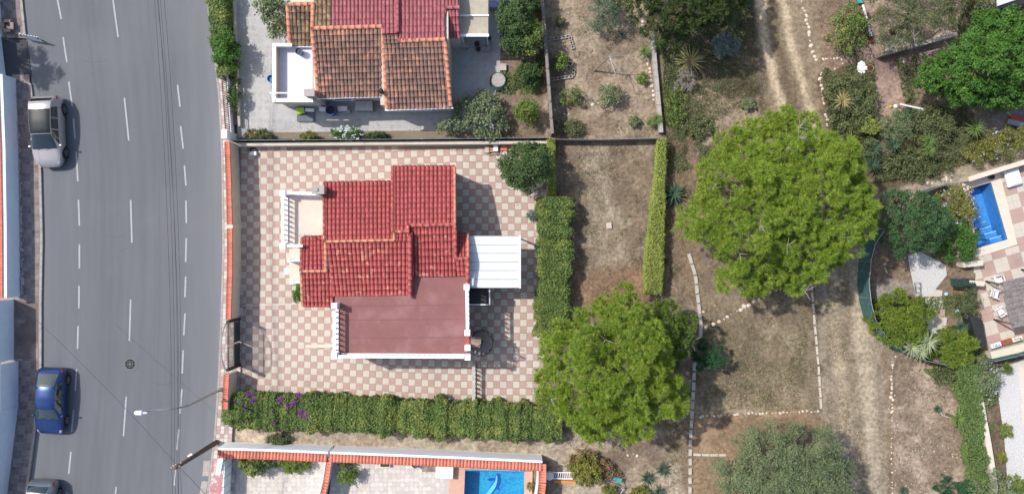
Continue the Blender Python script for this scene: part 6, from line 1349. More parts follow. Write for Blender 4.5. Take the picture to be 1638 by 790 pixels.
def chair(px, py, rz, lb):
    p = P(px, py, .5); e = empty('plastic_chair', (p.x, p.y, 0), lb, 'chair', 'white plastic chairs around the thatched shelter'); X = Vector((math.cos(rz), math.sin(rz), 0)); Y = Vector((-math.sin(rz), math.cos(rz), 0)); bx = lambda m, x, y, z, d, rx=0: m.box((p.x+X.x*x+Y.x*y, p.y+X.y*x+Y.y*y, z), d, rz, rx)
    m = MB(); bx(m, 0, 0, .43, (.46, .46, .035)); m.build('seat', M['plastic'], e, bevel=.015); m = MB(); bx(m, 0, .25, .66, (.44, .03, .44), R(-14)); m.build('backrest', M['plastic'], e, bevel=.012)
    for s in (-1, 1): m = MB(); bx(m, s*.25, .0, .64, (.05, .44, .03)); bx(m, s*.25, -.2, .53, (.04, .04, .2)); m.build('armrest', M['plastic'], e)
    for sx in (-1, 1):
        for sy in (-1, 1): m = MB(); bx(m, sx*.2, sy*.2, .21, (.04, .04, .42)); m.build('leg', M['plastic'], e)
chair(1592, 470, R(75), 'white plastic chair facing the shelter, middle one left of the thatch'); chair(1600, 498, R(120), 'white plastic chair turned diagonally at the lower left of the thatch'); chair(1598, 447, R(20), 'white plastic chair at the upper left corner of the thatch')
# green shutters, terrace side, planters, nets
e = empty('green_shutter_gate', (P(1537, 452).x, P(1537, 452).y, 0), 'dark green louvred gate lying open beside the checkered terrace', 'gate')
for k in range(2):
    a = P(1521+k*19, 455-k*.5, .8); m = MB(); m.box((a.x+.3, a.y+.12, .95), (.78, .06, .52), R(-4), R(60)); o = m.build('shutter_leaf', M['greengate'], e)
    for i in range(6): m = MB(); m.box((a.x+.04+i*.11, a.y+.14, .99), (.03, .05, .44), R(-4), R(60)); m.build('louvre', M['greengate'], o)
p = P(1563, 453, 1.0); m = MB(); m.box((p.x, p.y, .5), (.9, .3, 1.0), R(-4)); m.build('cream_pier', M['creamwall'], label='cream wall stub right of the dark green louvred gate', cat='wall'); p = P(1557, 422, .8); m = MB(); m.box((p.x, p.y, .4), (1.2, .32, .8), R(6)); m.build('cream_bench_wall', M['creamwall'], label='cream bench wall below the pink flowering bush', cat='wall')
m = MB(); pl = [(1548, 500), (1571, 512), (1578, 556), (1566, 558)]; 
for i in range(4): pass
m.prism([P(x, y, .9)[:2] for x, y in pl], .02, .95); m.build('black_net_cover', M['blacknet'], label='black shade net covering the slope beside the checkered terrace', cat='net')
wall('terrace_south_wall', 'low cream planter wall at the south edge of the checkered terrace', [(1577, 567), (1620, 556), (1660, 545)], .6, .5, M['creamwall'])
for k, (x, y) in enumerate(((1594, 552), (1612, 546.5), (1628, 542))):
    p = P(x, y, .8); e = empty('trough_planter', (p.x, p.y, .6), ('white trough with grey-green seedlings, left of three on the planter wall', 'red trough, middle of three on the planter wall', 'pale trough with small flowers, right of three on the planter wall')[k], 'planter'); m = MB(); m.box((p.x, p.y, .7), (.62, .26, .2), ang); m.build('trough', (M['plastic'], M['reddish'], M['creamplastic'])[k], e, bevel=.02)
    np_mesh('seedlings', leaf_quads(np.array([p.x, p.y, .82])+rs.uniform(-1, 1, (70, 3))*[.24, .08, .04], np.tile([0, 0, 1.], (70, 1)), .07), 4, (M['silver_leaf'], M['hedge_leaf'], M['ivy_leaf'])[k], e)
net_fence('green_net_fence', 'dark green net fence below the south edge of the checkered terrace', [(1572, 573), (1612, 564), (1660, 552)], 1.3, M['net'], z0=.05, step=45)
net_fence('curved_net_fence', 'tall curved blue-green net fence around the right hand garden', [(1396, 367), (1381, 390), (1374, 415), (1371, 450), (1374, 480), (1381, 507), (1398, 535), (1425, 557), (1460, 571), (1490, 577)], 1.75, M['net'], z0=.02, step=48)
net_fence('net_fence', 'short blue-green net strip behind the dark green tree near the pool', [(1470, 308), (1492, 300), (1510, 296)], 1.0, M['net'], z0=.02, step=30)
# garden surfaces
m = MB(); m.prism([P(*p)[:2] for p in ((1452, 408), (1470, 402), (1512, 424), (1514, 440), (1496, 462), (1502, 500), (1508, 532), (1488, 534), (1478, 500), (1466, 478), (1455, 430))], .02, .05); m.build('white_gravel_path', M['gravel'], kind='structure')
m = MB(); m.prism([P(*p)[:2] for p in ((1590, 590), (1640, 575), (1660, 900), (1620, 900), (1606, 700))], .02, .05); m.build('white_gravel_bed', M['gravel'], kind='structure')
m = MB(); m.prism([P(*p)[:2] for p in ((1628, 585), (1660, 580), (1660, 720), (1640, 720))], .02, .07); m.build('beige_path', M['terrfloor'], kind='structure')
e = empty('garden_path', (P(1503, 495).x, P(1503, 495).y, 0), 'path of square cream and pink slabs beside the yucca', 'path')
for k in range(5): p = P(1499+k*2.4, 470+k*14.5); m = MB(); m.box((p.x, p.y, .04), (.55, .5, .05), R(-8)); m.build('slab', M['cream'] if k != 2 else M['pink'], e)
for k in range(4): p = P(1487+k*3, 475+k*14.0); m = MB(); m.box((p.x, p.y, .035), (.42, .5, .04), R(-8)); m.build('slab', M['cream'], e)
p = P(1467, 460, .4); e = empty('metal_rack', (p.x, p.y, 0), 'small folding metal rack on the white gravel path', 'rack'); 
for s in (-.14, .14): m = MB(); m.tube([(p.x-.15, p.y+.3, .4), (p.x-.15+.05, p.y-.3, .4)] if s < 0 else [(p.x+.2, p.y+.3, .4), (p.x+.2, p.y-.3, .4)], .018, 6); m.build('side_bar', M['black'], e)
for s in (-.3, 0, .3): m = MB(); m.tube([(p.x-.15, p.y+s, .4), (p.x+.2, p.y+s, .4)], .014, 5); m.tube([(p.x+.2, p.y+s, .4), (p.x+.2, p.y+s, 0)], .014, 5); m.build('cross_bar', M['black'], e)
for x, y, lb in ((1512, 470, 'pale blue ball near the green louvred gate'), (1529, 497, 'pale blue ball in the middle of the bare garden bed')): p = P(x, y); m = MB(); m._lathe((p.x, p.y, .0), [(.05, 0), (.11, .05), (.13, .12), (.11, .19), (.05, .235)], 14); m.build('ball', mat('pale_blue', (.38, .60, .75), rough=.5), label=lb, cat='ball', smooth=True)
boxthing('storage_case', 'small grey case on the sandy slope below the garden bed', 'case', 1537, 517, .28, .28, .2, M['slate'])
e = empty('retaining_wall', (P(1575, 650).x, P(1575, 650).y, 0), 'long cream retaining wall between the hedge strip and the gravel bed', 'wall')
wl = [(1548, 583), (1556, 620), (1563, 660), (1572, 710), (1580, 760), (1586, 830)]
for i in range(5): a, b = P(*wl[i]), P(*wl[i+1]); m = MB(); m.bar((a.x, a.y, .35), (b.x, b.y+.01, .35), .34, .7); m.build('wall_section', M['creamwall'], e); m = MB(); m.bar((a.x+.2, a.y, .30), (b.x+.2, b.y, .30), .06, .62); m.build('dark_edge', M['wood'], e)

# ------------------------------------------------------------------ stones and edgings
stm = []
for k in range(5):
    bm = bmesh.new(); bmesh.ops.create_icosphere(bm, subdivisions=1, radius=1); q = random.Random(k)
    for v in bm.verts: v.co = Vector((v.co.x*q.uniform(.75, 1.1), v.co.y*q.uniform(.75, 1.1), v.co.z*q.uniform(.5, .75)))
    me_ = bpy.data.meshes.new('stone'); bm.to_mesh(me_); bm.free(); me_.materials.append(M['stone']); stm.append(me_)
def stones(name, label, line, sp, s0, s1, seed=1, jit=.5):
    pts = [P(*p) for p in line]; c = pts[len(pts)//2]; e = empty(name, (c.x, c.y, 0), label, 'stone edging'); q = random.Random(seed)
    for i in range(len(pts)-1):
        a, b = pts[i], pts[i+1]; n = max(1, int((b-a).length*K/sp))
        for k in range(n):
            s = q.uniform(s0*.6, s1*.95); p = a+(b-a)*((k+q.uniform(.3, .7))/n); inst('stone', stm[q.randrange(5)], e, (p.x+q.uniform(-jit, jit)*s, p.y+q.uniform(-jit, jit)*s, s*.12), q.uniform(0, 6), (s*q.uniform(.8, 1.3), s*q.uniform(.75, 1.1), s*.8))
stones('stone_edging', 'line of white stones along the right side of the upper track', [(1279, -6), (1288, 22), (1294, 48), (1296, 78), (1303, 95)], 6.2, .09, .18, 1)
stones('stone_edging', 'row of pale stones turning right beside the stone line near the upper track', [(1303, 96), (1345, 93), (1348, 106)], 4.5, .06, .11, 2)
stones('stone_edging', 'white stones curving down from the corner beside the upper track into the pine', [(1342, 108), (1312, 118), (1313, 140), (1318, 165), (1324, 205)], 5, .07, .15, 3)
stones('stone_edging', 'diagonal row of pale stones below the large pine', [(1118, 528), (1160, 508), (1203, 484), (1245, 463)], 8, .10, .17, 4)
stones('stone_edging', 'few stones forming a short upper diagonal row left of the large pine', [(1121, 501), (1156, 483)], 9, .08, .14, 5)
stones('stone_edging', 'long horizontal row of small stones across the dry field', [(1116, 666), (1200, 661), (1313, 657)], 6, .07, .12, 6)
stones('stone_edging', 'line of pale stones down the right side of the lower track', [(1436, 568), (1428, 574), (1426, 610), (1427, 660)], 5.5, .08, .16, 7)
stones('stone_edging', 'sparse small stones continuing down the lower track edge', [(1427, 662), (1426, 720), (1428, 800)], 8, .05, .10, 8)
stones('stone_edging', 'curved row of flat stones below the small bushes of the dry garden', [(882, 174), (895, 181), (917, 184)], 7.5, .10, .15, 9)
stones('stone_edging', 'two white stones between the two bushes of the dry garden', [(944, 169), (962, 163)], 9, .15, .19, 10, .2)
stones('stone_edging', 'column of white stones along the low board wall of the dry garden', [(1034, 92), (1041, 120), (1046, 163)], 6.5, .10, .16, 11)
stones('stone_edging', 'upper stones at the shaded end of the low board wall', [(1029, 28), (1033, 66)], 8, .12, .22, 12)
stones('stone_edging', 'dotted row of tiny stones beside the garden slab path', [(1502, 458), (1508, 490), (1514, 522)], 4, .04, .06, 13)
stones('stone_edging', 'curved row of tiny stones around the white gravel path', [(1462, 398), (1475, 412), (1490, 424), (1511, 425)], 4, .04, .07, 14)
stones('stone_edging', 'small stones around a bare patch behind the curved net fence', [(1416, 422), (1417, 436), (1424, 440)], 4, .06, .10, 15)
stones('stone_edging', 'pile of pale stones near the bottom agaves', [(1002, 722), (1010, 727), (1020, 731)], 5, .10, .18, 16, 1.2)
stones('stone_edging', 'loose stones on the slope above the right hand pool', [(1480, 296), (1505, 291), (1530, 288)], 8, .10, .2, 17, 1.2)
stones('stone_edging', 'rough stones beside the pink path under the top right tree', [(1441, 90), (1447, 108), (1452, 130)], 7, .10, .2, 18, 1.2)
stones('stone_edging', 'rubble stones beside the potted border of the pink path', [(1384, 125), (1395, 140), (1400, 152)], 5, .06, .13, 19, 1.5)
def blocks(name, label, line, ln, w_, h, mt, cat='kerb'):
    pts = [P(*p) for p in line]; c = pts[len(pts)//2]; e = empty(name, (c.x, c.y, 0), label, cat); q = random.Random(3)
    for i in range(len(pts)-1):
        a, b = pts[i], pts[i+1]; n = max(1, int((b-a).length*K/ln))
        for k in range(n): p0 = a+(b-a)*(k/n+.02); p1 = a+(b-a)*((k+1)/n-.02); z = h*q.uniform(.8, 1.05); o = q.uniform(-.015, .015); m = MB(); m.bar((p0.x+o, p0.y, z/2), (p1.x-o, p1.y, z/2), w_, z); m.build('block', mt, e, bevel=.01)
blocks('block_kerb', 'upper stretch of the pale concrete block kerb beside the large pine', [(1101, 405), (1112, 440), (1117, 485), (1121, 520), (1120, 540)], 13, .20, .14, M['concrete'])
blocks('block_kerb', 'long lower stretch of the concrete block kerb from the round bush to the bottom', [(1111, 578), (1108, 640), (1104, 700), (1103, 820)], 14, .20, .14, M['concrete'])
blocks('block_kerb', 'thin concrete edging dividing the dry field from the track', [(1297, 448), (1303, 520), (1310, 600), (1313, 654)], 16, .13, .10, M['stone'])
blocks('block_kerb', 'short row of pale blocks left of the olive tree', [(1108, 726), (1135, 727), (1162, 727)], 13, .15, .12, M['stone'])
def hollow(name, label, line):
    pts = [P(*p) for p in line]; e = empty(name, tuple(pts[0]), label, 'block row')
    for i in range(len(pts)-1):
        a, b = pts[i], pts[i+1]; n = max(1, int((b-a).length*K/6)); d = (b-a).normalized(); rz = math.atan2(d.y, d.x)
        for k in range(n):
            p = a+(b-a)*((k+.5)/n); m = MB()
            for s in (-1, 1): m.box((p.x-d.y*.08*s, p.y+d.x*.08*s, .08), (.22, .03, .16), rz); m.box((p.x+d.x*.095*s, p.y+d.y*.095*s, .08), (.03, .13, .158), rz)
            m.build('hollow_block', M['concrete'], e)
hollow('hollow_block_row', 'L shaped row of hollow concrete blocks in the upper dry garden', [(874, 65), (911, 59), (917, 80)]); hollow('hollow_block_row', 'row of hollow concrete blocks below the small green bush of the dry garden', [(880, 128), (916, 123), (918, 111)])
m = MB(); p = P(974, 361); m.box((p.x, p.y, .08), (.32, .38, .14), .1); m.build('slab_stone', M['stone'], label='square pale stone lying alone in the empty plot', cat='stone', bevel=.02)
# rotary dryer
b_ = P(950.3, 114); hb = P(975, 91, 2.2); e = empty('rotary_dryer', (b_.x, b_.y, 0), 'old leaning rotary clothes dryer in the dry garden', 'clothes dryer'); m = MB(); m.tube([(b_.x, b_.y, 0), (hb.x, hb.y, 2.2)], [.06, .035], 8); m.build('pole', M['wood'], e)
m = MB(); m.box((hb.x, hb.y, 2.2), (.09, .09, .12)); m.build('hub', M['steel'], e)
for a, l in ((48, 1.0), (5, 2.0), (-55, 1.25), (-72, 1.1), (170, .45), (200, .35), (-140, .4)): m = MB(); m.tube([(hb.x, hb.y, 2.2), (hb.x+l*math.cos(R(a)), hb.y+l*math.sin(R(a)), 2.3)], [.022, .012], 6); m.build('arm', M['steel'] if a != 48 else M['wood'], e)
# buckets in dry garden
for x, y, mk, lb in ((912, 102, 'plastic', 'pale blue watering can beside the small green bush'), (924, 151, 'turq', 'turquoise bucket inside the left bush of the dry garden'), (995, 55, 'turq', 'turquoise bucket in the shade of the top tree')):
    drum('bucket', lb, 'bucket', x, y, .13, .3, M[mk], z0=.25 if x == 924 else 0)
# top-right pots, rail, sack
k = 0
for x, y, r_, mk, lb in ((1379, 26, .19, 'reddish', 'red empty pot at the upper end of the pot border'), (1388, 24, .16, 'terracotta', 'brown pot right of the red empty pot'), (1382, 40, .15, 'terracotta', 'terracotta pot below the red empty pot'), (1384, 52, .14, 'terracotta', 'terracotta pot in the lower half of the pot border'), (1393, 63, .17, 'reddish', 'dark red pot at the lower end of the white plank'), (1392.5, 109.5, .21, 'terracotta', 'open terracotta pot beside the white sack')): drum('flower_pot', lb, 'pot', x, y, r_, .32, M[mk])
e = empty('border_plank', (P(1386, 30).x, P(1386, 30).y, 0), 'long narrow white plank leaning along the pot border', 'plank'); m = MB(); m.bar(P(1380, 8, .55), P(1394, 58, .35), .13, .04); m.build('board', M['plastic'], e)
for x, y in ((1381, 10), (1393, 56)): p = P(x, y, .4); m = MB(); m.box((p.x, p.y, .2), (.06, .06, .4)); m.build('support', M['wood'], e)
m = MB(); m.bar(P(1371, 15, .1), P(1386, 62, .1), .07, .16); m.build('border_board', mat('ochre_wood', (.28, .21, .09), rough=.9), label='ochre board along the left side of the pot border', cat='board')
boxthing('turquoise_box', 'turquoise crate at the top of the pot border', 'crate', 1377, 2, .26, .26, .3, M['turq'])
bm = bmesh.new(); bmesh.ops.create_icosphere(bm, subdivisions=3, radius=1)
for v in bm.verts: c3 = v.co*2.6; n = float(vnoise(np.array([c3.x+5]), np.array([c3.y+c3.z*1.7+9]), 7)[0]); s = .62+.8*n; v.co = Vector((v.co.x*.24*s, v.co.y*.36*s, max(-.12, v.co.z*.22*s)))
me_ = bpy.data.meshes.new('sack'); bm.to_mesh(me_); bm.free(); me_.materials.append(M['plastic']); p = P(1380, 108, .25); inst('white_sack', me_, None, (p.x, p.y, .13), .3, label='crumpled white plastic sack next to the open terracotta pot', cat='sack')
# white garden lamp post lying towards right, balls
b_ = P(1476, 173, .3); e = empty('garden_lamp', (P(1437, 171).x, P(1437, 171).y, 0), 'white pole with a small white globe above the pink path', 'garden lamp'); m = MB(); m.bar(P(1440, 167, .9), P(1477, 175, .7), .09, .06); m.build('pole', M['plastic'], e); m = MB(); p = P(1432, 170.5, .8); m._lathe((p.x, p.y, .72), [(.04, 0), (.10, .04), (.13, .12), (.10, .2), (.03, .24)], 14); m.build('globe', M['plastic'], e, smooth=True)
m = MB(); p = P(1436, 170.5); m.tube([(p.x-.1, p.y, 0), (p.x-.1, p.y, .74)], .025, 6); m.tube([P(1448, 168, .86), (P(1448, 168, .86).x, P(1448, 168, .86).y, 0)], .025, 6); m.tube([P(1470, 173.5, .72), (P(1470, 173.5, .72).x, P(1470, 173.5, .72).y, 0)], .025, 6); m.build('support', M['steel'], e)
p = P(1427, 170, .3); m = MB(); m._lathe((p.x, p.y, 0), [(.05, 0), (.11, .05), (.12, .12), (.08, .2), (.02, .23)], 12); m.build('orange_ball', mat('amber', (.6, .36, .05), rough=.5), label='small amber ball beside the white globe', cat='ball', smooth=True)
# top right sheds glimpsed between trees
e = empty('shed_wall', (P(1470, 92).x, P(1470, 92).y, 0), 'low grey block wall between the top right trees', 'wall')
for i in range(5): a, b = P(1400+i*24, 92-i*6.5), P(1424+i*24, 86-i*6.5); m = MB(); m.bar((a.x, a.y, .4), (b.x, b.y, .4), .22, .8); m.build('wall_section', M['concrete'] if i > 1 else M['wood'], e)
m = MB(); m.prism([P(1418, 66, .3)[:2], P(1478, 50, .3)[:2], P(1482, 66, .3)[:2], P(1420, 84, .3)[:2]], .02, .06); m.build('paved_passage', M['stonegrey'], kind='structure')
e = empty('grey_roof', (P(1620, 2).x, P(1620, 2).y, 0), 'pale grey roof corner at the top right edge', 'roof'); m = MB(); m.prism([P(1594, -30, 2.6)[:2], P(1660, -30, 2.6)[:2], P(1660, -12, 2.6)[:2], P(1596, 10, 2.6)[:2]], 2.5, 2.6); m.build('roof_sheet', M['metalwhite'], e)
m = MB(); m.prism([P(1604, -30, 2.4)[:2], P(1700, -30, 2.4)[:2], P(1700, -16, 2.4)[:2], P(1606, 2, 2.4)[:2]], 0, 2.48); m.build('wall', M['stonegrey'], e)
e = empty('cold_frame', (P(1622, 196).x, P(1622, 196).y, 0), 'glass cold frame at the right edge below the bright green tree', 'cold frame'); m = MB(); m.box((P(1625, 194).x, P(1625, 194).y, .2), (1.1, .5, .36), R(-12)); m.build('box', M['reddish'], e); m = MB(); m.box((P(1622, 199).x, P(1622, 199).y-.02, .42), (1.3, .32, .03), R(-12)); m.build('pane', mat('pane_grey', (.25, .31, .32), rough=.15, spec=.6), e)
# ------------------------------------------------------------------ vegetation
PINE1 = [(1235, 166), (1262, 172), (1290, 192), (1318, 205), (1345, 215), (1366, 235), (1375, 262), (1397, 300), (1400, 325), (1390, 352), (1372, 385), (1368, 408), (1352, 400), (1330, 425), (1322, 455), (1300, 462), (1275, 468), (1250, 452), (1215, 478), (1190, 480), (1160, 462), (1145, 440), (1140, 415), (1118, 395), (1098, 375), (1075, 350), (1080, 330), (1110, 305), (1112, 270), (1122, 240), (1150, 215), (1180, 200), (1205, 185), (1215, 168)]
tree('pine_tree', 'largest bright green pine with a broad round crown beside the dirt track', 'tree', PINE1, 4.6, 7.8, M['pine_leaf'], r0=.28, nl=9, bare=12, clump=.62, tuft=.21, leaf=.22, per=40, lumps=1.0, wid=.03, layers=3, skirt=1.4, fill=1.15, space=1.18)
PINE2 = [(985, 455), (1008, 452), (1030, 470), (1035, 500), (1062, 512), (1072, 535), (1062, 560), (1085, 590), (1098, 620), (1100, 645), (1075, 660), (1050, 650), (1048, 690), (1020, 705), (990, 700), (965, 718), (945, 722), (925, 700), (905, 690), (895, 665), (870, 645), (842, 632), (845, 612), (862, 595), (868, 560), (852, 540), (860, 520), (895, 515), (925, 495), (950, 490), (965, 470)]
tree('pine_tree', 'bright green lobed pine at the corner of the checkered patio and the hedge', 'tree', PINE2, 3.8, 7.0, M['pine_leaf'], r0=.25, nl=9, bare=10, clump=.58, tuft=.2, leaf=.2, per=40, lumps=1.0, wid=.03, layers=3, skirt=1.6, fill=1.15, space=1.18)
tree('pine_tree', 'smaller darker pine behind the upper right side of the lobed pine', 'tree', [(1058, 462), (1080, 470), (1098, 490), (1103, 520), (1095, 545), (1072, 550), (1075, 575), (1097, 570), (1088, 600), (1060, 605), (1035, 590), (1030, 540), (1028, 500), (1035, 475)], 3.0, 4.6, M['pine_leaf_dark'], r0=.16, nl=6, bare=5, clump=.6, tuft=.22, leaf=.17, per=26, wid=.05, fill=1.3)
tree('pine_tree', 'dark pine with shade painted into its needles at the top edge above the dry garden', 'tree', [(985, -60), (1200, -60), (1190, 15), (1165, 38), (1135, 40), (1120, 62), (1085, 60), (1060, 78), (1035, 50), (1010, 45), (985, 20)], 3.5, 6.0, M['pine_leaf_shade'], r0=.22, nl=7, clump=.7, tuft=.24, leaf=.2, per=24, wid=.05, fill=1.2)
tree('olive_tree', 'grey-green olive tree with a broad crown at the bottom edge', 'tree', [(1225, 676), (1250, 685), (1272, 680), (1300, 690), (1330, 685), (1338, 715), (1352, 740), (1362, 775), (1360, 830), (1300, 860), (1210, 860), (1160, 830), (1150, 780), (1145, 745), (1175, 715), (1185, 695), (1205, 680)], 3.0, 5.0, M['olive_leaf'], r0=.22, nl=8, clump=.6, tuft=.24, style='willow', leaf=.15, per=20, lumps=.45, fill=1.5)
tree('bright_tree', 'vivid green broadleaf tree filling the top right corner', 'tree', [(1640, 20), (1600, 18), (1575, 12), (1560, 40), (1545, 62), (1520, 66), (1512, 88), (1485, 90), (1470, 112), (1463, 130), (1480, 150), (1510, 155), (1535, 168), (1565, 170), (1590, 172), (1615, 178), (1645, 170), (1690, 150), (1700, 90), (1690, 40)], 2.8, 5.0, M['bright_leaf'], r0=.2, nl=8, clump=.36, tuft=.16, style='leaf', leaf=.15, per=14, lumps=.7, fill=1.0, space=1.3, layers=3)
tree('olive_tree', 'dull olive-green tree above the pink path at the top right', 'tree', [(1395, -50), (1540, -50), (1525, 10), (1535, 35), (1508, 50), (1480, 48), (1475, 70), (1440, 82), (1415, 85), (1398, 62), (1402, 40), (1390, 10)], 2.6, 4.4, M['dull_leaf'], r0=.18, nl=7, clump=.55, tuft=.22, style='willow', leaf=.15, per=15, bare=6, fill=.8)
tree('dark_tree', 'dark green dense tree between the large pine and the right hand pool', 'tree', [(1412, 305), (1440, 300), (1470, 312), (1500, 320), (1512, 350), (1510, 385), (1490, 400), (1460, 415), (1425, 405), (1408, 375), (1405, 345), (1418, 325)], 2.4, 4.0, M['dark_leaf'], r0=.14, clump=.42, tuft=.18, style='leaf', leaf=.12, per=15, fill=.9)
tree('round_tree', 'round dark green tree in the top right corner of the checkered patio', 'tree', [(820, 232), (845, 228), (872, 232), (880, 255), (878, 285), (868, 302), (840, 306), (815, 300), (802, 278), (796, 262), (806, 246)], 2.2, 3.6, M['citrus_leaf'], r0=.10, clump=.36, tuft=.17, style='leaf', leaf=.12, per=16, fill=.95)
tree('citrus_tree', 'dark citrus tree at the top of the yard beside the blue tablecloth', 'tree', [(805, -40), (850, -40), (860, 15), (845, 30), (852, 60), (835, 90), (820, 98), (802, 80), (800, 50), (806, 20), (798, 0)], 1.9, 3.1, M['citrus_leaf'], r0=.09, clump=.36, tuft=.17, style='leaf', leaf=.13, per=13)
tree('citrus_tree', 'lighter citrus tree on the left side of the plank fence', 'tree', [(850, 20), (862, 38), (866, 62), (866, 90), (850, 95), (835, 85), (838, 60), (840, 40)], 1.6, 2.6, M['hedge_leaf'], r0=.08, clump=.34, tuft=.17, style='leaf', leaf=.12, per=13)
shrub('citrus_bush', 'sparse green bush below the two citrus trees', 845, 118, 22, 22, 1.5, M['citrus_leaf'], .12, clump=.3)
shrub('lime_bush', 'yellow-green young tree in the citrus yard', 842, 178, 22, 21, 1.9, M['lime_leaf'], .13, cat='tree', clump=.34, per=12)
shrub('grey_shrub', 'large grey-green shrub along the patio fence below the coiled hose', 770, 185, 52, 34, 1.7, M['olive_leaf'], .15, clump=.42, style='leaf', fill=.8, outline=[(690, 205), (715, 195), (745, 200), (755, 165), (750, 150), (775, 145), (800, 150), (812, 175), (810, 200), (812, 218), (770, 222), (700, 220)])
shrub('round_bush', 'fluffy dark green round bush beside the concrete kerb', 1133, 568, 29, 29, 1.9, M['fluffy_leaf'], .16, style='needle', clump=.42, per=40, wid=.04)
shrub('olive_bush', 'blue-green small olive tree in the upper dry garden', 964, 22, 26, 29, 2.4, M['grove_leaf'], .13, cat='tree', clump=.4, style='willow', per=20, outline=[(940, 5), (950, -15), (985, -20), (992, 10), (990, 40), (975, 52), (955, 50), (942, 30)])
shrub('small_bush', 'small leafy bush holding a turquoise bucket', 916, 156, 21, 20, 1.0, M['hedge_leaf'], .11, fill=.6); shrub('small_bush', 'rounded pale green bush right of the bucket bush', 975, 153, 21, 20, 1.2, M['olive_leaf'], .11, fill=.8)
shrub('small_bush', 'low green bush beside the pale blue watering can', 896, 99, 13, 19, 1.0, M['hedge_leaf'], .10, fill=.8); shrub('small_bush', 'tiny green bush near the lower right of the dry garden', 1014, 194, 10, 10, .6, M['olive_leaf'], .09)
shrub('small_bush', 'brownish seedling bush at the top left of the dry garden', 896, 34, 8, 9, .6, M['dull_leaf'], .08); shrub('weedy_clump', 'wispy green weeds in the lower left corner of the dry garden', 915, 205, 22, 15, .5, M['dull_leaf'], .10, cat='weeds', fill=.5)
shrub('leafy_plant', 'small broad-leaved plant beside a white stone near the low board wall', 1028, 126, 9, 9, .5, M['lime_leaf'], .16, cat='plant', fill=.5, per=6)
shrub('silver_bush', 'silvery blue bush in the upper field', 1160, 72, 25, 20, 1.0, M['silver_leaf'], .12, clump=.3, fill=.8); shrub('dead_bush', 'tangle of pale dead branches below the straw-coloured yucca', 1096, 130, 17, 22, .7, M['palebranch'], .28, style='needle', clump=.3, per=16, fill=.5, wid=.018, cat='bush')
shrub('weedy_clump', 'green weeds left of the large pine below the yucca', 1080, 170, 18, 38, .5, M['hedge_leaf'], .10, cat='weeds', fill=.5); shrub('weedy_clump', 'low dark weeds near the top of the large pine', 1118, 205, 28, 18, .5, M['dull_leaf'], .12, cat='weeds', fill=.6); shrub('weedy_clump', 'small weed tuft just above the large pine', 1196, 167, 12, 10, .5, M['olive_leaf'], .10, cat='weeds')
shrub('wild_hedge', 'tall ragged green bush left of the potted border', 1352, 55, 28, 50, 1.9, M['hedge_leaf'], .12, clump=.45, fill=.9, outline=[(1345, 8), (1362, 0), (1378, 25), (1388, 60), (1382, 80), (1372, 98), (1350, 88), (1330, 70), (1325, 45)])
shrub('wild_hedge', 'dense dark green growth around the pale yucca beside the pink path', 1360, 165, 42, 55, 1.3, M['dull_leaf'], .12, clump=.42, fill=.9, outline=[(1330, 122), (1370, 112), (1396, 140), (1402, 180), (1400, 215), (1370, 225), (1335, 210), (1318, 165)])
shrub('wild_hedge', 'yellow-green shrub patch below the pale yucca', 1385, 203, 22, 16, 1.4, M['ivy_leaf'], .11, clump=.32)
shrub('feathery_shrub', 'grey-green feathery shrub below the white globe lamp', 1430, 205, 25, 34, 1.7, M['olive_leaf'], .14, style='willow', clump=.36, fill=.9); shrub('clipped_bush', 'small rounded dark bush right below the white globe lamp', 1443, 186, 12, 11, 1.3, M['fluffy_leaf'], .08, clump=.25, per=20)
shrub('brown_scrub_bush', 'brownish green scrub right of the feathery shrub', 1490, 205, 40, 42, 1.0, M['dull_leaf'], .12, clump=.4, fill=.7, cat='bush'); shrub('brown_scrub_bush', 'long band of dry brown scrub above the slope of the right hand pool', 1470, 262, 78, 20, .7, M['dull_leaf'], .12, clump=.36, fill=.6, cat='bush'); shrub('dark_undergrowth', 'dark undergrowth at the right edge of the large pine', 1385, 240, 22, 25, 1.0, M['dull_leaf'], .12, clump=.36, fill=.7)
shrub('flowering_hedge', 'golden-green hedge with pale blue flowers along the top right slope', 1600, 228, 55, 16, 1.4, M['golden_leaf'], .11, clump=.36, cat='hedge', flowers='bluef', fc=38, outline=[(1545, 245), (1570, 222), (1600, 212), (1660, 204), (1660, 232), (1620, 240), (1580, 250), (1545, 262), (1535, 255)])
shrub('flowering_shrub', 'golden-yellow shrub with pale blue flowers hanging over the right hand pool', 1527, 325, 28, 34, 1.9, M['golden_leaf'], .11, clump=.36, flowers='bluef', fc=42, outline=[(1505, 300), (1530, 288), (1548, 295), (1552, 320), (1558, 345), (1550, 360), (1530, 362), (1510, 350), (1498, 330)])
shrub('flowering_shrub', 'dark green shrub with a few pink flowers left of the right hand pool', 1530, 388, 27, 36, 1.8, M['bright_leaf'], .11, clump=.36, flowers='pinkf', fc=5, outline=[(1508, 360), (1530, 352), (1555, 362), (1560, 395), (1552, 418), (1528, 427), (1508, 412), (1500, 385)])
shrub('conifer', 'bright green spreading conifer inside the curved net fence', 1440, 507, 52, 44, 2.4, M['cypress_leaf'], .2, style='needle', cat='conifer', clump=.5, per=40, wid=.045, fill=1.8); shrub('conifer', 'mid green feathery conifer right of the large pale yucca', 1527, 552, 40, 32, 1.8, M['cypress_leaf'], .2, style='needle', cat='conifer', clump=.45, per=40, wid=.045, fill=1.8)
shrub('dry_bush', 'grey-brown wiry bush beside the open green gate', 1545, 478, 30, 20, 1.0, M['dull_leaf'], .12, style='willow', clump=.3, fill=.7, outline=[(1512, 480), (1530, 463), (1560, 462), (1566, 490), (1570, 515), (1555, 510), (1540, 488)])
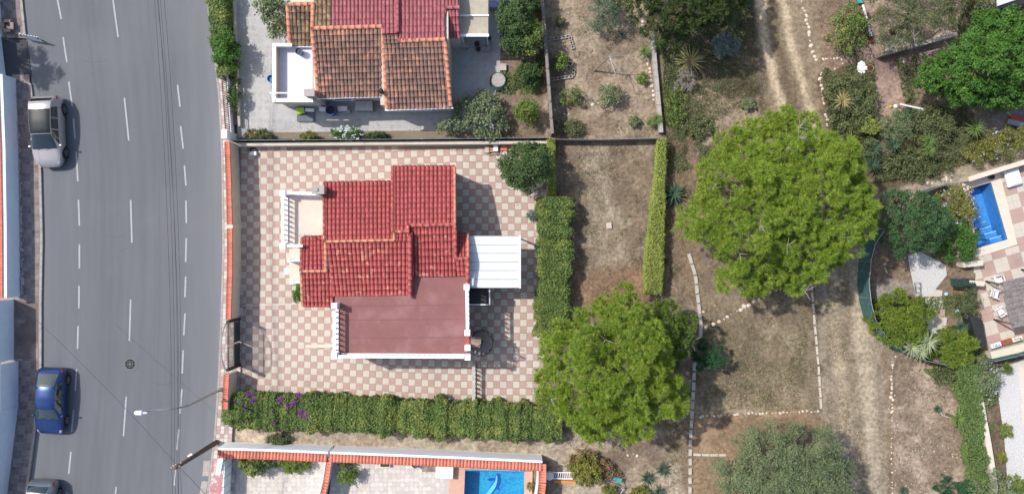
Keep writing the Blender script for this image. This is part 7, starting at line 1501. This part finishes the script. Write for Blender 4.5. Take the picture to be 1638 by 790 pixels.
shrub('purple_flower_bush', 'scraggly bush with purple-blue flowers below the black net', 1580, 590, 22, 26, 1.0, M['olive_leaf'], .11, fill=.7, flowers='bluef', fc=26, outline=[(1565, 570), (1590, 575), (1598, 600), (1590, 625), (1580, 660), (1570, 640), (1562, 600)]); shrub('reedy_plant', 'bright light green reedy plant below the green net fence', 1604, 588, 13, 12, .9, M['lime_leaf'], .22, style='needle', clump=.3, cat='plant', per=30, wid=.03)
for x0, y0, w_, lb in ((1525, 590, 44, 'top'), ): pass
hedge('garden_hedge', 'long green hedge strip along the left side of the cream retaining wall', [(1540, 580), (1545, 640), (1549, 700), (1556, 760), (1562, 800)], [34, 32, 30, 26, 26], .9, M['strip_leaf'], dens=620, bumps=.16)
shrub('low_green', 'pale green ground shrub right below the curved net fence', 1510, 596, 24, 20, .6, M['dull_leaf'], .10, fill=.7); shrub('feathery_shrub', 'blue-green feathery shrub at the bottom right edge', 1525, 785, 32, 26, 1.5, M['fluffy_leaf'], .16, style='needle', clump=.4, per=30, wid=.04); shrub('feathery_shrub', 'large grey-green willowy shrub at the bottom right edge', 1580, 785, 38, 36, 2.0, M['olive_leaf'], .15, style='willow', clump=.42)
shrub('small_bush', 'small bright bush on the white gravel bed', 1608, 689, 11, 12, .6, M['hedge_leaf'], .1); shrub('small_bush', 'small golden bush left of the white gravel bed', 1600, 730, 10, 9, .5, M['golden_leaf'], .09); shrub('small_bush', 'green bush at the lower right corner of the gravel bed', 1625, 775, 14, 16, .8, M['hedge_leaf'], .1)
shrub('climbing_vine', 'yellow and brown vine growing over the white rack', 935, 755, 30, 28, 1.2, M['golden_leaf'], .13, clump=.3, fill=.8, cat='vine', outline=[(908, 735), (925, 726), (950, 730), (965, 745), (972, 760), (955, 772), (930, 775), (915, 765)]); shrub('dry_vine', 'brown dried foliage around the yellow vine', 955, 745, 36, 16, .7, M['dry_leaf'], .11, clump=.26, fill=.7, cat='vine', outline=[(905, 735), (925, 722), (960, 728), (985, 748), (995, 762), (965, 762), (910, 752)])
shrub('golden_bush', 'round golden bush at the bottom edge below the turquoise tarp', 974, 787, 14, 14, .8, M['golden_leaf'], .09); shrub('golden_bush', 'dull golden bush beside the bottom agave', 1025, 788, 22, 12, .6, M['golden_leaf'], .11, fill=.6)
shrub('palm_shrub', 'palm-like dark bush with orange flowers left of the ochre roof', 438, 18, 26, 38, 2.3, M['olive_leaf'], .17, cat='shrub', clump=.42, outline=[(412, -20), (465, -20), (462, 20), (461, 55), (450, 66), (430, 48), (420, 25), (412, 5)], flowers='orangef', fc=4)
for x, y, w_, h_, mk, fl, lb in ((412, 218, 32, 8, 'dull_leaf', 'orangef', 'brownish green planting with orange specks at the left of the netting fence'), (495, 219, 22, 6, 'golden_leaf', None, 'low yellow-green planting along the netting fence'), (605, 217, 22, 6, 'citrus_leaf', None, 'thin green planting right of the white flowering bush')): shrub('bed_plants', lb, x, y, w_, h_, .6, M[mk], .09, cat='plants', clump=.2, flowers=fl, fc=14)
shrub('white_flower_bush', 'green bush dotted with white flowers against the netting fence', 556, 215, 31, 12, .9, M['bright_leaf'], .08, clump=.25, flowers='whitef', fc=90)
# street hedge of the north house
hedge('street_hedge', 'thick green street hedge at the top beside the pavement', [(356, -40), (358, 10), (362, 70), (370, 128)], [32, 34, 28, 20], 1.4, M['hedge_leaf'], dens=560)
shrub('street_bush', 'bright light green bush in the street hedge above the railing', 366, 75, 20, 30, 2.0, M['bright_leaf'], .13, clump=.36, fill=1.4, outline=[(345, 62), (358, 50), (375, 52), (380, 75), (382, 105), (372, 122), (358, 115), (350, 88), (341, 78)]); shrub('street_bush', 'dark sprawling bush behind the street railing', 376, 155, 6, 40, 1.0, M['citrus_leaf'], .1, clump=.22, fill=.7)
# hedges of the villa plot
hedge('flowering_hedge', 'long clipped green hedge with purple bougainvillea along the bottom of the patio', [(366, 650), (450, 653), (560, 657), (700, 664), (800, 668), (896, 672)], [46, 50, 52, 54, 54, 52], 1.35, M['hedge_leaf'], dens=760, bumps=.16)
hv = [o for o in bpy.data.objects if o.get('label', '').startswith('long clipped green hedge')][0]
for nm, bl, n in (('bougainvillea', [(400, 630, 9, 4), (405, 640, 6, 4), (384, 641, 8, 5), (392, 652, 4, 5)], 90), ('bougainvillea', [(482, 660, 8, 9), (490, 665, 6, 6), (470, 645, 8, 6), (478, 632, 5, 4), (448, 640, 7, 9), (436, 660, 3, 4), (460, 650, 4, 6), (438, 676, 3, 2)], 75)):
    cs = []
    for x, y, rx, ry in bl:
        k = n; p = P(x, y, 1.5); cs.append(np.array([p.x, p.y, 1.46])+rs.normal(0, 1, (k, 3))*[rx/K*.42, ry/K*.42, .06])
    cs = np.concatenate(cs); np_mesh('bracts', leaf_quads(cs, np.tile([0, 0, 1.], (len(cs), 1)), .075, .8, .5), 4, M['purple'], hv, kind='stuff')
hedge('clipped_hedge', 'thick vertical hedge on the east side of the checkered patio', [(887, 318), (886, 400), (884, 470), (878, 535)], [50, 48, 46, 44], 1.5, M['hedge_leaf'], dens=700, bumps=.17)
hedge('narrow_hedge', 'narrow yellow-green hedge beside the round patio tree', [(880, 226), (882, 312)], 11, 1.2, M['ivy_leaf'], dens=800, bumps=.05, leaf=.09); hedge('narrow_hedge', 'long narrow yellow-green ivy hedge on the east side of the empty plot', [(1055, 226), (1052, 290), (1046, 370), (1042, 430), (1042, 468)], [11, 15, 22, 26, 26], 1.2, M['ivy_leaf'], dens=700, bumps=.06, leaf=.10)
shrub('grey_shrub', 'small grey cushion plant at the left of the thick vertical hedge', 851, 344, 9, 9, .6, M['silver_leaf'], .07, clump=.2, per=22); shrub('door_bush', 'small green bush at the villa entrance under the red eave', 479, 470, 7, 17, 1.0, M['bright_leaf'], .09, clump=.2)
shrub('courtyard_bush', 'leafy bush in the left southern courtyard under the coped wall', 402, 742, 30, 15, 1.3, M['hedge_leaf'], .13, clump=.32, outline=[(378, 728), (400, 728), (430, 730), (440, 742), (425, 752), (410, 762), (390, 752)]); shrub('courtyard_bush', 'yellowish trailing plants along the coped wall of the left courtyard', 470, 742, 34, 10, .9, M['lime_leaf'], .11, clump=.25, fill=.7); shrub('courtyard_bush', 'yellow-green bush beside the white divider wall', 556, 756, 14, 22, 1.2, M['lime_leaf'], .12, clump=.3, fill=.8)
shrub('alley_weeds', 'patch of green weeds against the outside of the coped wall in the alley', 448, 702, 24, 8, .5, M['dull_leaf'], .10, cat='weeds', fill=.8); shrub('pool_plant', 'small yellow spiky plant on the deck right of the dolphin pool', 848, 776, 7, 9, .4, M['straw_leaf'], .18, style='needle', cat='plant', clump=.2, per=14, wid=.04, fill=.6)
shrub('mixed_plants', 'twiggy tangle left of the top edge of the plank fence', 850, 5, 14, 14, .8, M['dull_leaf'], .1, fill=.7); shrub('wispy_tree', 'wispy green tree beside the pale passage at the top', 1560, 25, 26, 34, 2.4, M['dull_leaf'], .12, cat='tree', clump=.36, fill=.6, outline=[(1545, -30), (1600, -30), (1598, 5), (1575, 30), (1560, 62), (1545, 55), (1538, 20)])
# rosettes
rosette('agave', 'large blue-green agave on the right of the narrow ivy hedge', 1078, 310, 25, .9, M['agave_leaf'], 30, .17, 'agave'); rosette('yucca', 'large straw-yellow yucca in the upper field', 1105, 98, 32, .9, M['straw_leaf'], 44, .07, 'yucca', up=.8)
rosette('yucca', 'straw-green yucca among dark growth beside the pink path', 1350, 161, 18, 1.1, M['straw_leaf'], 36, .07, 'yucca', trunk_h=1.3)
for x, y, r_, lb in ((1054, 69, 16, 'green spiky yucca in the shade beside the top pine'), (1032, 82, 13, 'green spiky yucca left of the shaded one by the top pine'), (1052, 190, 12, 'bright green yucca at the lower end of the low board wall'), (1041, 196, 9, 'small bright yucca touching the one at the low board wall')): rosette('yucca', lb, x, y, r_, .9, M['yucca_leaf'], 34, .07, 'yucca', trunk_h=.25)
for x, y, r_, lb in ((1036, 765, 15, 'left dark green agave near the bottom edge'), (1061, 751, 14, 'upper right dark green agave near the bottom edge'), (1055, 787, 13, 'lowest dark green agave at the bottom edge')): rosette('agave', lb, x, y, r_, .7, M['agave_leaf'], 34, .07, 'agave')
for x, y, r_, mk, lb in ((1488, 226, 15, 'yucca_leaf', 'bright yucca in the middle of the brown scrub'), (1489, 240, 13, 'yucca_leaf', 'bright yucca directly below another in the brown scrub'), (1562, 205, 20, 'yucca_leaf', 'big green yucca with a pale tip under the vivid green tree'), (1430, 232, 14, 'agave_leaf', 'dark yucca below the feathery shrub'), (1400, 238, 17, 'agave_leaf', 'dark spiky agave near the right edge of the large pine'), (1397, 262, 16, 'agave_leaf', 'lower dark agave near the right edge of the large pine'), (1486, 548, 21, 'pale_yucca', 'large pale yucca inside the curved net fence, right head'), (1460, 556, 20, 'pale_yucca', 'pale yucca inside the curved net fence, left head'), (1474, 565, 17, 'pale_yucca', 'pale yucca inside the curved net fence, lowest head'), (1540, 524, 14, 'agave_leaf', 'green spiky plant above the mid green conifer'), (1535, 670, 17, 'yucca_leaf', 'green yucca hanging over the left side of the hedge strip'), (1502, 655, 6, 'agave_leaf', 'tiny spiky plant on the pale bent stem'), (1447, 786, 7, 'agave_leaf', 'tiny green agave at the bottom of the lower track')):
    rosette('yucca', lb, x, y, r_, .9, M[mk], 34, .085, 'yucca', trunk_h=(1.5 if mk == 'pale_yucca' else 1.1 if mk == 'yucca_leaf' else .7) if r_ > 10 else .05)
m = MB(); m.tube([P(1504, 658, .2), P(1508, 664, .3), P(1516, 667, .35), P(1526, 668, .3)], [.04, .045, .045, .05], 6); m.build('bent_stem', M['palebranch'], label='pale bent bare stem left of the hedge strip yucca', cat='stem')
# tree beyond the left edge whose shade reaches the road
tree('street_tree', 'tree beyond the left edge whose shade falls on the road', 'tree', ell(-112, 40, 26, 38), 4.6, 6.2, M['citrus_leaf'], r0=.12, clump=.5, tuft=.2, style='leaf', leaf=.13, per=16, fill=1.3)

# ------------------------------------------------------------------ small things and litter
p = P(404, 244, .3); e = empty('hose_box', (p.x, p.y, 0), 'small pale blue box with black hose in the top left corner of the patio', 'box'); m = MB(); m.box((p.x, p.y-.05, .13), (.42, .24, .26)); m.build('box_body', M['plastic'], e, bevel=.02); m = MB()
for k in range(3): m.tube([(p.x-.02+(.17+.02*k)*math.cos(t), p.y+.17+(.12+.01*k)*math.sin(t), .05+.04*k) for t in np.linspace(0, 6.283, 19)], .018, 5, False)
m.build('hose', M['black'], e)
q = random.Random(8)
for k, (x, y, w_, d_, h, mk, lb) in enumerate(((779, 239, .26, .42, .2, 'concrete', 'hollow grey block at the left of the brick pile by the north patio wall'), (786, 241, .3, .3, .14, 'orange', 'orange brick stack between grey block and white block'), (793, 236, .28, .46, .22, 'white', 'white block in the brick pile by the north patio wall'), (806, 236, .4, .34, .12, 'coping', 'reddish tiles stacked right of the white block'))):
    p = P(x, y); m = MB(); n = 1 if k != 1 else 2
    for j in range(n): m.box((p.x, p.y+j*.16-.04, .012+h/2), (w_, d_/n-.02, h), q.uniform(-.1, .1))
    m.build('block', M[mk], label=lb, cat='block', bevel=.01)
for k, (x, y) in enumerate(((868, 355), (866, 371), (868, 384), (868, 398), (867, 414), (868, 428))):
    p = P(x-4, y); m = MB(); m.box((p.x, p.y, .03), (.36, .42, .06), q.uniform(-.15, .15)); m.build('stepping_slab', M['stone'] if k % 2 else M['concrete'], label='loose pale slab lying along the foot of the thick vertical hedge', cat='slab', group='loose slabs along the vertical hedge', bevel=.01)
def litter(name, label, polys, n, mt, size=.05, z=.012):
    cs = []
    for poly in polys:
        pp = [tuple(P(x, y)[:2]) for x, y in poly]; a = np.array(pp); X = rs.uniform(a[:, 0].min(), a[:, 0].max(), n); Y = rs.uniform(a[:, 1].min(), a[:, 1].max(), n); k = inpoly(X, Y, pp) & (fbm(X*1.1, Y*1.1, 3, 55)+rs.normal(0, .06, n) > .5)
        cs.append(np.stack([X[k], Y[k], np.full(k.sum(), z)], 1))
    c = np.concatenate(cs); L = leaf_quads(c, np.tile([0, 0, 1.], (len(c), 1)), size, .55, .25); L[..., 2] = np.maximum(L[..., 2], .006); np_mesh(name, L, 4, mt, None, label=label, cat='leaf litter', kind='stuff')
litter('leaf_litter', 'dry brown leaf litter on the edges of the checkered patio', [B(820, 300, 872, 330), B(838, 330, 866, 640), B(770, 236, 800, 250), [(385, 615), (760, 632), (860, 640), (860, 648), (385, 626)], B(387, 236, 880, 243)], 900, M['dry_leaf'])
litter('leaf_litter', 'fallen leaves and needles under the big pines', [B(1065, 440, 1110, 720), B(1110, 400, 1330, 520), B(900, 690, 1100, 740)], 2600, M['dry_leaf'], .07, .04)
litter('leaf_litter', 'fallen leaves on the grey courtyard floor of the north house', [B(386, 0, 440, 215), B(450, 195, 790, 214)], 500, M['dull_leaf'], .05)
